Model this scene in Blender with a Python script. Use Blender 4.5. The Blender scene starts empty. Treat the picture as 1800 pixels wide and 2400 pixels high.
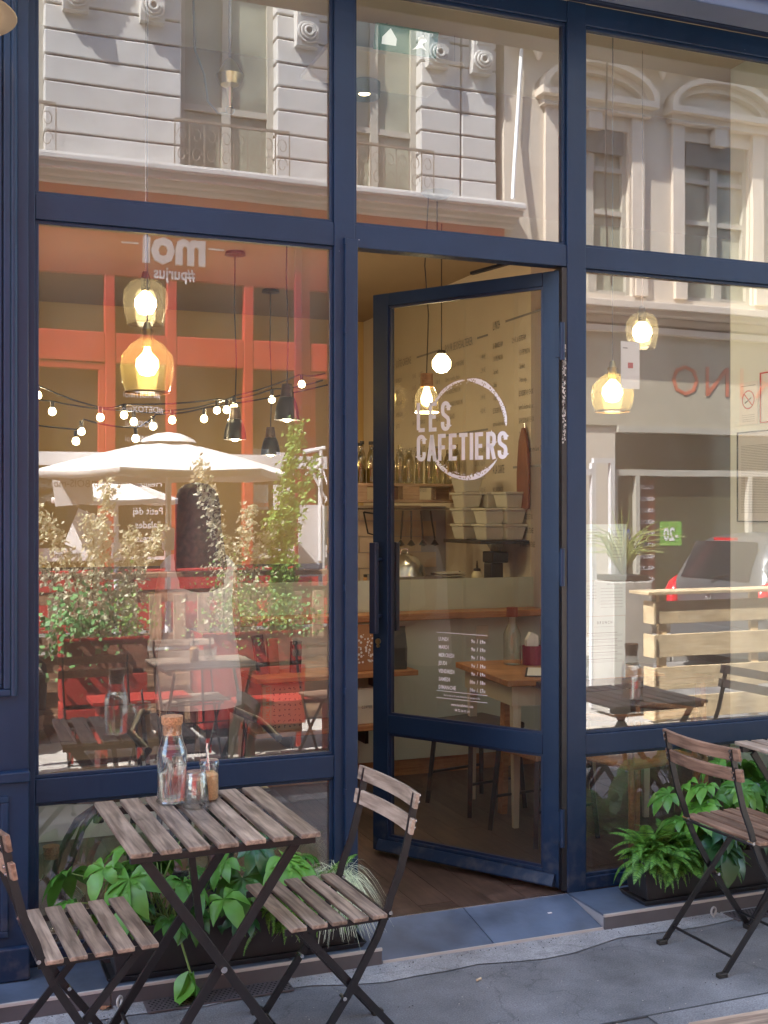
import bpy, bmesh, math, random
from mathutils import Vector, Matrix, Euler
rnd = random.Random(7)
R = math.radians
sc = bpy.context.scene
COL = sc.collection

# ------------------------------------------------------------------ camera
cam = bpy.data.cameras.new('camera'); camo = bpy.data.objects.new('camera', cam); COL.objects.link(camo)
camo.location = (-2.336, -4.008, 1.58); camo.rotation_euler = (R(90), 0, R(-21.5))
cam.sensor_fit = 'HORIZONTAL'; cam.sensor_width = 36; cam.lens = 54.0
cam.clip_start = 0.05; cam.clip_end = 3000
sc.camera = camo
# ------------------------------------------------------------------ sky, sun, exposure
SUN = Vector((-0.55, 0.245, 0.80)).normalized()
w = bpy.data.worlds.new('World'); sc.world = w; w.use_nodes = True
nt = w.node_tree; sky = nt.nodes.new('ShaderNodeTexSky'); sky.sky_type = 'NISHITA'; sky.sun_disc = False
sky.sun_elevation = math.asin(SUN.z); sky.sun_rotation = math.atan2(SUN.x, SUN.y)
sky.air_density = 1.0; sky.dust_density = 1.2; sky.ozone_density = 1.2
bg = nt.nodes['Background']; bg.inputs['Strength'].default_value = 0.15
nt.links.new(sky.outputs[0], bg.inputs['Color'])
sl = bpy.data.lights.new('sun', 'SUN'); sl.energy = 5.0; sl.angle = R(0.55); sl.color = (1.0, 0.965, 0.91)
so = bpy.data.objects.new('sun', sl); COL.objects.link(so); so.rotation_euler = SUN.to_track_quat('Z', 'Y').to_euler(); so.location = (-20, 6, 30)
sc.view_settings.view_transform = 'Standard'; sc.view_settings.look = 'None'
sc.view_settings.exposure = 2.6; sc.view_settings.gamma = 1.0; sc.view_settings.use_curve_mapping = False
sc.cycles.use_denoising = True
sc.cycles.max_bounces = 10; sc.cycles.diffuse_bounces = 4; sc.cycles.glossy_bounces = 4; sc.cycles.transmission_bounces = 6
sc.cycles.transparent_max_bounces = 16; sc.cycles.sample_clamp_indirect = 6.0
sc.cycles.caustics_reflective = False; sc.cycles.caustics_refractive = False

# ------------------------------------------------------------------ helpers
class MB:
    """collects shapes, then links them as ONE mesh object"""
    def __init__(s): s.v = []; s.f = []; s.m = []; s.mi = 0
    def mat(s, i): s.mi = i; return s
    def add(s, vs, fs, M=None):
        b = len(s.v)
        for p in vs:
            p = Vector(p)
            if M is not None: p = M @ p
            s.v.append(tuple(p))
        for f in fs: s.f.append(tuple(b + i for i in f)); s.m.append(s.mi)
        return s
    def box(s, x0, x1, y0, y1, z0, z1, M=None):
        vs = [(x0,y0,z0),(x1,y0,z0),(x1,y1,z0),(x0,y1,z0),(x0,y0,z1),(x1,y0,z1),(x1,y1,z1),(x0,y1,z1)]
        return s.add(vs, [(0,3,2,1),(4,5,6,7),(0,1,5,4),(1,2,6,5),(2,3,7,6),(3,0,4,7)], M)
    def bar(s, p, q, w_, h_, up=(0,0,1)):
        p = Vector(p); q = Vector(q); d = (q - p); L = d.length; d.normalize()
        u = Vector(up); sx = d.cross(u)
        if sx.length < 1e-4: sx = d.cross(Vector((1,0,0)))
        sx.normalize(); sy = sx.cross(d).normalized()
        vs = []
        for e in (p, q):
            for a, b in ((-1,-1),(1,-1),(1,1),(-1,1)): vs.append(e + sx*a*w_/2 + sy*b*h_/2)
        return s.add(vs, [(0,1,2,3),(7,6,5,4),(0,4,5,1),(1,5,6,2),(2,6,7,3),(3,7,4,0)])
    def tube(s, pts, r, n=8, cap=True):
        pts = [Vector(p) for p in pts]; b = len(s.v); k = len(pts)
        rr = r if isinstance(r, (list, tuple)) else [r]*k
        ref = None
        for i, p in enumerate(pts):
            d = (pts[min(i+1,k-1)] - pts[max(i-1,0)]).normalized()
            if ref is None:
                ref = d.orthogonal().normalized()
            ref = (ref - d*ref.dot(d)).normalized()
            o = d.cross(ref)
            for j in range(n):
                a = 2*math.pi*j/n
                s.v.append(tuple(p + (ref*math.cos(a) + o*math.sin(a))*rr[i]))
        for i in range(k-1):
            for j in range(n):
                j2 = (j+1) % n
                s.f.append((b+i*n+j, b+i*n+j2, b+(i+1)*n+j2, b+(i+1)*n+j)); s.m.append(s.mi)
        if cap:
            s.f.append(tuple(b+j for j in range(n))[::-1]); s.m.append(s.mi)
            s.f.append(tuple(b+(k-1)*n+j for j in range(n))); s.m.append(s.mi)
        return s
    def lathe(s, prof, n=24, c=(0,0,0), M=None):
        b = len(s.v); k = len(prof)
        for r, z in prof:
            for j in range(n):
                a = 2*math.pi*j/n; p = Vector((c[0]+r*math.cos(a), c[1]+r*math.sin(a), c[2]+z))
                if M is not None: p = M @ p
                s.v.append(tuple(p))
        for i in range(k-1):
            for j in range(n):
                j2 = (j+1) % n
                s.f.append((b+i*n+j, b+i*n+j2, b+(i+1)*n+j2, b+(i+1)*n+j)); s.m.append(s.mi)
        return s
    def loft(s, rings, n=20, cap=True):
        """rings: (cx,cy,z,rx,ry)"""
        b = len(s.v); k = len(rings)
        for cx, cy, z, rx, ry in rings:
            for j in range(n):
                a = 2*math.pi*j/n; s.v.append((cx+rx*math.cos(a), cy+ry*math.sin(a), z))
        for i in range(k-1):
            for j in range(n):
                j2 = (j+1) % n
                s.f.append((b+i*n+j, b+i*n+j2, b+(i+1)*n+j2, b+(i+1)*n+j)); s.m.append(s.mi)
        if cap:
            s.f.append(tuple(b+j for j in range(n))[::-1]); s.m.append(s.mi)
            s.f.append(tuple(b+(k-1)*n+j for j in range(n))); s.m.append(s.mi)
        return s
    def prism(s, poly, y0, y1, axis='y', M=None):
        """poly in (x,z), extruded along y (or poly in (x,y) extruded z / (y,z) extruded x)"""
        n = len(poly); mk = {'y': lambda a,b,t:(a,t,b), 'z': lambda a,b,t:(a,b,t), 'x': lambda a,b,t:(t,a,b)}[axis]
        vs = [mk(a,b,y0) for a,b in poly] + [mk(a,b,y1) for a,b in poly]
        fs = [tuple(range(n)), tuple(range(2*n-1, n-1, -1))] + [(i, i+n, (i+1)%n+n, (i+1)%n) for i in range(n)]
        return s.add(vs, fs, M)
    def build(s, name, mat=None, parent=None, smooth=False, bevel=0, w=False, props=None):
        me = bpy.data.meshes.new(name)
        vs = s.v
        if w and parent is not None:
            o_ = world_loc(parent); vs = [(a-o_[0], b-o_[1], c-o_[2]) for a,b,c in vs]
        me.from_pydata(vs, [], s.f)
        mats = mat if isinstance(mat, (list, tuple)) else [mat]
        for m in mats:
            if m is not None: me.materials.append(m)
        if len(mats) > 1: me.polygons.foreach_set('material_index', s.m)
        bm = bmesh.new(); bm.from_mesh(me); bmesh.ops.recalc_face_normals(bm, faces=bm.faces); bm.to_mesh(me); bm.free()
        if smooth: smooth_mesh(me, smooth if smooth is not True else 40)
        me.update()
        o = bpy.data.objects.new(name, me); COL.objects.link(o)
        if parent is not None: o.parent = parent
        if bevel:
            b = o.modifiers.new('bevel', 'BEVEL'); b.width = bevel; b.segments = 2; b.limit_method = 'ANGLE'; b.angle_limit = R(40)
            b.harden_normals = False
        if props:
            for k, v in props.items(): o[k] = v
        return o

def smooth_mesh(me, ang=40):
    me.polygons.foreach_set('use_smooth', [True]*len(me.polygons))
    try: me.set_sharp_from_angle(angle=R(ang))
    except Exception: pass

def world_loc(o):
    p = Vector((0,0,0))
    while o is not None: p += o.location; o = o.parent
    return p

def tag(o, label=None, cat=None, group=None, kind=None):
    if label: o['label'] = label
    if cat: o['category'] = cat
    if group: o['group'] = group
    if kind: o['kind'] = kind
    return o

def thing(name, label, cat, loc=(0,0,0), rz=0, group=None):
    o = bpy.data.objects.new(name, None); COL.objects.link(o); o.empty_display_size = 0.1
    o.location = loc; o.rotation_euler = (0,0,rz)
    return tag(o, label, cat, group)

def copy_tree(o, parent=None):
    c = o.copy(); COL.objects.link(c); c.parent = parent
    for ch in list(o.children): copy_tree(ch, c)
    return c

def inst(name, me, parent, loc=(0,0,0), rot=(0,0,0), scale=(1,1,1)):
    o = bpy.data.objects.new(name, me); COL.objects.link(o); o.parent = parent
    o.location = loc; o.rotation_euler = rot; o.scale = scale
    return o

# ------------------------------------------------------------------ materials
def mat_new(name):
    m = bpy.data.materials.new(name); m.use_nodes = True; nt = m.node_tree
    return m, nt, nt.nodes['Principled BSDF'], nt.nodes['Material Output']

def N(nt, typ, **kw):
    n = nt.nodes.new(typ)
    for k, v in kw.items():
        if k in n.inputs: n.inputs[k].default_value = v
        else: setattr(n, k, v)
    return n

def simple(name, col, rough=0.5, metal=0.0, var=0.12, scale=6.0, bump=0.0, bscale=40.0, emit=None, estr=0, spec=0.5, coat=0.0, obj_var=0.0, detail=6):
    m, nt, b, out = mat_new(name)
    tc = N(nt, 'ShaderNodeTexCoord'); nz = N(nt, 'ShaderNodeTexNoise'); nz.inputs['Scale'].default_value = scale; nz.inputs['Detail'].default_value = detail
    nt.links.new(tc.outputs['Object'], nz.inputs['Vector'])
    rp = N(nt, 'ShaderNodeValToRGB'); nt.links.new(nz.outputs[0], rp.inputs[0])
    lo = tuple(max(0, c*(1-var)) for c in col); hi = tuple(min(1, c*(1+var)) for c in col)
    rp.color_ramp.elements[0].color = (*lo, 1); rp.color_ramp.elements[0].position = 0.3
    rp.color_ramp.elements[1].color = (*hi, 1); rp.color_ramp.elements[1].position = 0.7
    src = rp.outputs[0]
    if obj_var:
        oi = N(nt, 'ShaderNodeObjectInfo'); mr = N(nt, 'ShaderNodeMapRange'); mr.inputs[3].default_value = 1-obj_var; mr.inputs[4].default_value = 1+obj_var
        nt.links.new(oi.outputs['Random'], mr.inputs[0])
        hs = N(nt, 'ShaderNodeHueSaturation'); nt.links.new(src, hs.inputs['Color']); nt.links.new(mr.outputs[0], hs.inputs['Value']); src = hs.outputs[0]
    nt.links.new(src, b.inputs['Base Color'])
    b.inputs['Roughness'].default_value = rough; b.inputs['Metallic'].default_value = metal
    b.inputs['Specular IOR Level'].default_value = spec; b.inputs['Coat Weight'].default_value = coat
    if bump:
        n2 = N(nt, 'ShaderNodeTexNoise'); n2.inputs['Scale'].default_value = bscale; n2.inputs['Detail'].default_value = 8
        nt.links.new(tc.outputs['Object'], n2.inputs['Vector'])
        bp = N(nt, 'ShaderNodeBump'); bp.inputs['Strength'].default_value = bump; bp.inputs['Distance'].default_value = 0.01
        nt.links.new(n2.outputs[0], bp.inputs['Height']); nt.links.new(bp.outputs[0], b.inputs['Normal'])
    if emit:
        b.inputs['Emission Color'].default_value = (*emit, 1); b.inputs['Emission Strength'].default_value = estr
    return m

def wood(name, c1, c2, axis='y', scale=14, rough=0.6, knots=True, bump=0.25, obj_var=0.15, stretch=14):
    m, nt, b, out = mat_new(name)
    tc = N(nt, 'ShaderNodeTexCoord'); oi = N(nt, 'ShaderNodeObjectInfo')
    mp = N(nt, 'ShaderNodeMapping'); sc_ = [stretch, stretch, stretch]; sc_['xyz'.index(axis)] = 1.0
    mp.inputs['Scale'].default_value = sc_
    ad = N(nt, 'ShaderNodeVectorMath', operation='MULTIPLY_ADD'); nt.links.new(oi.outputs['Random'], ad.inputs[0]); ad.inputs[1].default_value = (7.3, 3.1, 5.7)
    nt.links.new(tc.outputs['Object'], ad.inputs[2]); nt.links.new(ad.outputs[0], mp.inputs['Vector'])
    nz = N(nt, 'ShaderNodeTexNoise'); nz.inputs['Scale'].default_value = scale*0.35; nz.inputs['Detail'].default_value = 8; nz.inputs['Distortion'].default_value = 0.6
    nt.links.new(mp.outputs[0], nz.inputs['Vector'])
    rp = N(nt, 'ShaderNodeValToRGB'); nt.links.new(nz.outputs[0], rp.inputs[0])
    rp.color_ramp.elements[0].color = (*c1, 1); rp.color_ramp.elements[0].position = 0.32
    rp.color_ramp.elements[1].color = (*c2, 1); rp.color_ramp.elements[1].position = 0.68
    # blotches of wear
    n3 = N(nt, 'ShaderNodeTexNoise'); n3.inputs['Scale'].default_value = 7; n3.inputs['Detail'].default_value = 5
    nt.links.new(ad.outputs[0], n3.inputs['Vector'])
    r3 = N(nt, 'ShaderNodeMapRange'); r3.inputs[1].default_value = 0.35; r3.inputs[2].default_value = 0.7; r3.inputs[3].default_value = 0.78; r3.inputs[4].default_value = 1.22
    nt.links.new(n3.outputs[0], r3.inputs[0])
    mr = N(nt, 'ShaderNodeMapRange'); mr.inputs[3].default_value = 1-obj_var; mr.inputs[4].default_value = 1+obj_var
    nt.links.new(oi.outputs['Random'], mr.inputs[0])
    mu = N(nt, 'ShaderNodeMath', operation='MULTIPLY'); nt.links.new(r3.outputs[0], mu.inputs[0]); nt.links.new(mr.outputs[0], mu.inputs[1])
    hs = N(nt, 'ShaderNodeHueSaturation'); nt.links.new(rp.outputs[0], hs.inputs['Color']); nt.links.new(mu.outputs[0], hs.inputs['Value'])
    src = hs.outputs[0]
    if knots:
        vo = N(nt, 'ShaderNodeTexVoronoi'); vo.inputs['Scale'].default_value = 5.5; nt.links.new(ad.outputs[0], vo.inputs['Vector'])
        kr = N(nt, 'ShaderNodeValToRGB'); nt.links.new(vo.outputs['Distance'], kr.inputs[0])
        kr.color_ramp.elements[0].color = (0.35,0.35,0.35,1); kr.color_ramp.elements[0].position = 0.03
        kr.color_ramp.elements[1].color = (1,1,1,1); kr.color_ramp.elements[1].position = 0.09
        mx = N(nt, 'ShaderNodeMix', data_type='RGBA', blend_type='MULTIPLY'); mx.inputs[0].default_value = 0.8
        nt.links.new(src, mx.inputs[6]); nt.links.new(kr.outputs[0], mx.inputs[7]); src = mx.outputs[2]
    nt.links.new(src, b.inputs['Base Color'])
    b.inputs['Roughness'].default_value = rough
    bp = N(nt, 'ShaderNodeBump'); bp.inputs['Strength'].default_value = bump; bp.inputs['Distance'].default_value = 0.004
    nt.links.new(nz.outputs[0], bp.inputs['Height']); nt.links.new(bp.outputs[0], b.inputs['Normal'])
    return m

def glass(name, refl=3.6, tint=(1,1,1), wobble=0.0, wscale=1.2, rough=0.0, ior=1.5, dust=0.0, glow=0.0):
    """thin pane: what is behind shows through, the street is mirrored by Fresnel reflection (several surfaces of double glazing)"""
    m, nt, b, out = mat_new(name); nt.nodes.remove(b)
    tr = N(nt, 'ShaderNodeBsdfTransparent'); tr.inputs[0].default_value = (*tint, 1)
    gl = N(nt, 'ShaderNodeBsdfGlossy'); gl.inputs['Roughness'].default_value = rough
    geo = N(nt, 'ShaderNodeNewGeometry'); mb = N(nt, 'ShaderNodeMapRange'); mb.inputs[3].default_value = ior; mb.inputs[4].default_value = 1.0/ior
    nt.links.new(geo.outputs['Backfacing'], mb.inputs[0])   # a thin pane mirrors alike from both sides
    fr = N(nt, 'ShaderNodeFresnel'); nt.links.new(mb.outputs[0], fr.inputs['IOR'])
    mu = N(nt, 'ShaderNodeMath', operation='MULTIPLY', use_clamp=True); mu.inputs[1].default_value = refl
    nt.links.new(fr.outputs[0], mu.inputs[0])
    ms = N(nt, 'ShaderNodeMixShader'); nt.links.new(mu.outputs[0], ms.inputs[0]); nt.links.new(tr.outputs[0], ms.inputs[1]); nt.links.new(gl.outputs[0], ms.inputs[2])
    nt.links.new(ms.outputs[0], out.inputs['Surface'])
    if glow:   # seeded glass scatters some of its bulb's light
        tl = N(nt, 'ShaderNodeBsdfTranslucent'); tl.inputs[0].default_value = (*tint, 1)
        m2 = N(nt, 'ShaderNodeMixShader'); m2.inputs[0].default_value = glow; nt.links.new(ms.outputs[0], m2.inputs[1]); nt.links.new(tl.outputs[0], m2.inputs[2]); nt.links.new(m2.outputs[0], out.inputs['Surface'])
    if dust:   # street dust and wiping smears, also a pale haze laid over the pane
        tc = N(nt, 'ShaderNodeTexCoord'); mp = N(nt, 'ShaderNodeMapping'); mp.inputs['Rotation'].default_value = (0,0.5,0); mp.inputs['Scale'].default_value = (1,1,0.35); nt.links.new(tc.outputs['Object'], mp.inputs['Vector'])
        nz = N(nt, 'ShaderNodeTexNoise'); nz.inputs['Scale'].default_value = 3.5; nz.inputs['Detail'].default_value = 8; nz.inputs['Distortion'].default_value = 0.8; nt.links.new(mp.outputs[0], nz.inputs['Vector'])
        mr = N(nt, 'ShaderNodeMapRange'); mr.inputs[1].default_value = 0.35; mr.inputs[2].default_value = 0.8; mr.inputs[3].default_value = dust*0.5; mr.inputs[4].default_value = dust*1.8; nt.links.new(nz.outputs[0], mr.inputs[0])
        df = N(nt, 'ShaderNodeBsdfDiffuse'); df.inputs[0].default_value = (0.75,0.76,0.74,1)
        m2 = N(nt, 'ShaderNodeMixShader'); nt.links.new(mr.outputs[0], m2.inputs[0]); nt.links.new(ms.outputs[0], m2.inputs[1]); nt.links.new(df.outputs[0], m2.inputs[2]); nt.links.new(m2.outputs[0], out.inputs['Surface'])
    if wobble:
        tc = N(nt, 'ShaderNodeTexCoord'); nz = N(nt, 'ShaderNodeTexNoise'); nz.inputs['Scale'].default_value = wscale; nz.inputs['Detail'].default_value = 1
        nt.links.new(tc.outputs['Object'], nz.inputs['Vector'])
        bp = N(nt, 'ShaderNodeBump'); bp.inputs['Strength'].default_value = 1.0; bp.inputs['Distance'].default_value = wobble
        nt.links.new(nz.outputs[0], bp.inputs['Height']); nt.links.new(bp.outputs[0], gl.inputs['Normal'])
    return m

def leafmat(name, c1, c2, rough=0.35, trans=0.25, vein=False, scale=9.0):
    m, nt, b, out = mat_new(name)
    oi = N(nt, 'ShaderNodeObjectInfo'); tc = N(nt, 'ShaderNodeTexCoord')
    geo = N(nt, 'ShaderNodeNewGeometry')
    ad = N(nt, 'ShaderNodeMath', operation='ADD'); nt.links.new(oi.outputs['Random'], ad.inputs[0]); nt.links.new(geo.outputs['Random Per Island'], ad.inputs[1])
    md = N(nt, 'ShaderNodeMath', operation='FRACT'); nt.links.new(ad.outputs[0], md.inputs[0])
    rp = N(nt, 'ShaderNodeValToRGB'); nt.links.new(md.outputs[0], rp.inputs[0])
    rp.color_ramp.elements[0].color = (*c1, 1); rp.color_ramp.elements[1].color = (*c2, 1)
    nz = N(nt, 'ShaderNodeTexNoise'); nz.inputs['Scale'].default_value = scale*3; nt.links.new(tc.outputs['Object'], nz.inputs['Vector'])
    mr = N(nt, 'ShaderNodeMapRange'); mr.inputs[3].default_value = 0.7; mr.inputs[4].default_value = 1.3; nt.links.new(nz.outputs[0], mr.inputs[0])
    hs = N(nt, 'ShaderNodeHueSaturation'); nt.links.new(rp.outputs[0], hs.inputs['Color']); nt.links.new(mr.outputs[0], hs.inputs['Value'])
    nt.links.new(hs.outputs[0], b.inputs['Base Color']); b.inputs['Roughness'].default_value = rough
    tl = N(nt, 'ShaderNodeBsdfTranslucent'); h2 = N(nt, 'ShaderNodeHueSaturation'); h2.inputs['Value'].default_value = 1.6; h2.inputs['Hue'].default_value = 0.48
    nt.links.new(hs.outputs[0], h2.inputs['Color']); nt.links.new(h2.outputs[0], tl.inputs[0])
    ms = N(nt, 'ShaderNodeMixShader'); ms.inputs[0].default_value = trans
    nt.links.new(b.outputs[0], ms.inputs[1]); nt.links.new(tl.outputs[0], ms.inputs[2]); nt.links.new(ms.outputs[0], out.inputs['Surface'])
    return m

def paint(name, col):
    m = simple(name, col, rough=0.42, spec=0.35, var=0.16, scale=2.5, bump=0.10, bscale=30, obj_var=0.05, detail=9)
    nt = m.node_tree; b = nt.nodes['Principled BSDF']; tc = nt.nodes.new('ShaderNodeTexCoord')
    src = b.inputs['Base Color'].links[0].from_socket
    vo = N(nt, 'ShaderNodeTexVoronoi'); vo.inputs['Scale'].default_value = 17; nt.links.new(tc.outputs['Object'], vo.inputs['Vector'])
    nz = N(nt, 'ShaderNodeTexNoise'); nz.inputs['Scale'].default_value = 1.6; nt.links.new(tc.outputs['Object'], nz.inputs['Vector'])
    th = N(nt, 'ShaderNodeMapRange'); th.inputs[1].default_value = 0.45; th.inputs[2].default_value = 0.75; th.inputs[3].default_value = 0.0; th.inputs[4].default_value = 0.045
    nt.links.new(nz.outputs[0], th.inputs[0])
    lt = N(nt, 'ShaderNodeMath', operation='LESS_THAN'); nt.links.new(vo.outputs['Distance'], lt.inputs[0]); nt.links.new(th.outputs[0], lt.inputs[1])
    mx = N(nt, 'ShaderNodeMix', data_type='RGBA'); nt.links.new(lt.outputs[0], mx.inputs[0]); nt.links.new(src, mx.inputs[6]); mx.inputs[7].default_value = (0.35,0.36,0.38,1)
    ge = N(nt, 'ShaderNodeNewGeometry'); sx = N(nt, 'ShaderNodeSeparateXYZ'); nt.links.new(ge.outputs['Position'], sx.inputs[0])
    zr = N(nt, 'ShaderNodeMapRange'); zr.inputs[1].default_value = 0.05; zr.inputs[2].default_value = 0.45; zr.inputs[3].default_value = 0.55; zr.inputs[4].default_value = 0.0; nt.links.new(sx.outputs[2], zr.inputs[0])
    n5 = N(nt, 'ShaderNodeTexNoise'); n5.inputs['Scale'].default_value = 22; n5.inputs['Detail'].default_value = 8; nt.links.new(ge.outputs['Position'], n5.inputs['Vector'])
    r5_ = N(nt, 'ShaderNodeMapRange'); r5_.inputs[1].default_value = 0.48; r5_.inputs[2].default_value = 0.75; nt.links.new(n5.outputs[0], r5_.inputs[0])
    mu = N(nt, 'ShaderNodeMath', operation='MULTIPLY'); nt.links.new(zr.outputs[0], mu.inputs[0]); nt.links.new(r5_.outputs[0], mu.inputs[1])
    m6 = N(nt, 'ShaderNodeMix', data_type='RGBA'); nt.links.new(mu.outputs[0], m6.inputs[0]); nt.links.new(mx.outputs[2], m6.inputs[6]); m6.inputs[7].default_value = (0.11,0.105,0.10,1)   # splashed street dirt
    nt.links.new(m6.outputs[2], b.inputs['Base Color'])
    # brushed-on sheen: roughness varies in long vertical strokes
    mp = N(nt, 'ShaderNodeMapping'); mp.inputs['Scale'].default_value = (60, 60, 1.5); nt.links.new(tc.outputs['Object'], mp.inputs['Vector'])
    n2 = N(nt, 'ShaderNodeTexNoise'); n2.inputs['Scale'].default_value = 1.0; n2.inputs['Detail'].default_value = 4; nt.links.new(mp.outputs[0], n2.inputs['Vector'])
    r2 = N(nt, 'ShaderNodeMapRange'); r2.inputs[3].default_value = 0.26; r2.inputs[4].default_value = 0.60; nt.links.new(n2.outputs[0], r2.inputs[0]); nt.links.new(r2.outputs[0], b.inputs['Roughness'])
    return m
M = {}
M['blue'] = paint('blue_paint', (0.0068, 0.0225, 0.056))
M['blue_dark'] = simple('blue_paint_edge', (0.012, 0.022, 0.055), rough=0.4, var=0.1)
M['black_metal'] = simple('black_metal', (0.012, 0.012, 0.014), rough=0.34, var=0.25, scale=30, bump=0.06, bscale=120)
M['steel'] = simple('steel', (0.6,0.6,0.6), rough=0.25, metal=1.0, var=0.08)
M['brass'] = simple('brass', (0.55,0.45,0.25), rough=0.3, metal=1.0, var=0.1)
M['slat'] = wood('weathered_slat', (0.105,0.073,0.054), (0.36,0.275,0.205), 'y', rough=0.58, obj_var=0.20, bump=0.5)
M['slat_light'] = wood('worn_slat', (0.19,0.135,0.095), (0.43,0.34,0.26), 'y', rough=0.6, obj_var=0.15, bump=0.5)
M['slat_red'] = wood('brown_slat', (0.13,0.07,0.045), (0.34,0.21,0.14), 'y', rough=0.55, obj_var=0.15, bump=0.5)
M['white'] = simple('white_print', (0.82,0.82,0.82), rough=0.6, var=0.02)
M['ink'] = simple('black_print', (0.03,0.03,0.03), rough=0.7, var=0.05)
M['ink_grey'] = simple('grey_print', (0.22,0.22,0.22), rough=0.7, var=0.05)
M['red_ink'] = simple('red_print', (0.5,0.05,0.04), rough=0.7, var=0.05)
M['orange_ink'] = simple('orange_print', (0.6,0.16,0.04), rough=0.7, var=0.05)
M['cork'] = simple('cork', (0.46,0.24,0.12), rough=0.9, var=0.35, scale=160, bump=0.5, bscale=200)
M['clear'] = glass('clear_glass', refl=2.6, tint=(0.955,0.975,0.97))
_m,_nt,_b,_o = mat_new('water'); _b.inputs['Base Color'].default_value=(0.93,0.96,1,1); _b.inputs['Transmission Weight'].default_value=1.0; _b.inputs['IOR'].default_value=1.33; _b.inputs['Roughness'].default_value=0.0; M['water']=_m
M['vinyl'] = simple('white_vinyl', (0.86,0.92,0.96), rough=0.5, var=0.01)
M['pane'] = glass('window_pane', refl=5.5, tint=(0.93,0.95,0.92), wobble=0.0003, wscale=1.9, dust=0.035)
M['door_pane'] = glass('door_pane', refl=2.4, tint=(0.78,0.79,0.72), wobble=0.0002, wscale=1.5, dust=0.02)
M['text_thin'] = M['white']

def text(s, size, mat, parent, loc, rot=(R(90),0,0), xs=1.0, bold=0.0, align='LEFT', name='lettering', spacing=1.0, ext=0.0):
    c = bpy.data.curves.new(name, 'FONT'); c.body = s; c.size = size; c.offset = bold; c.align_x = align; c.space_character = spacing; c.extrude = ext
    c.resolution_u = 2
    o = bpy.data.objects.new(name, c); COL.objects.link(o)
    dg = bpy.context.evaluated_depsgraph_get(); me = bpy.data.meshes.new_from_object(o.evaluated_get(dg))
    bpy.data.objects.remove(o); bpy.data.curves.remove(c)
    me.materials.clear(); me.materials.append(mat)
    o = bpy.data.objects.new(name, me); COL.objects.link(o); o.parent = parent
    o.location = loc; o.rotation_euler = rot; o.scale = (xs, 1, 1)
    return o
def text_group(items, mat, parent, name='lettering', loc=(0,0,0), rot=(0,0,0), w=False):
    """several lines of print joined into one mesh; items: (string, size, x, z, xs, bold, align), laid in the x-z plane, read from -y"""
    vs = []; fs = []
    for s, size, x, z, xs, bold, align in items:
        c = bpy.data.curves.new('t', 'FONT'); c.body = s; c.size = size; c.offset = bold; c.align_x = align; c.resolution_u = 1
        o = bpy.data.objects.new('t', c); COL.objects.link(o)
        dg = bpy.context.evaluated_depsgraph_get(); me = bpy.data.meshes.new_from_object(o.evaluated_get(dg))
        b = len(vs)
        for v in me.vertices: vs.append((x + v.co.x*xs, 0.0, z + v.co.y))
        for p in me.polygons: fs.append(tuple(b+i for i in p.vertices))
        bpy.data.objects.remove(o); bpy.data.curves.remove(c); bpy.data.meshes.remove(me)
    me = bpy.data.meshes.new(name); me.from_pydata(vs, [], fs); me.materials.append(mat)
    o = bpy.data.objects.new(name, me); COL.objects.link(o); o.parent = parent; o.location = loc; o.rotation_euler = rot
    return o
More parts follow.
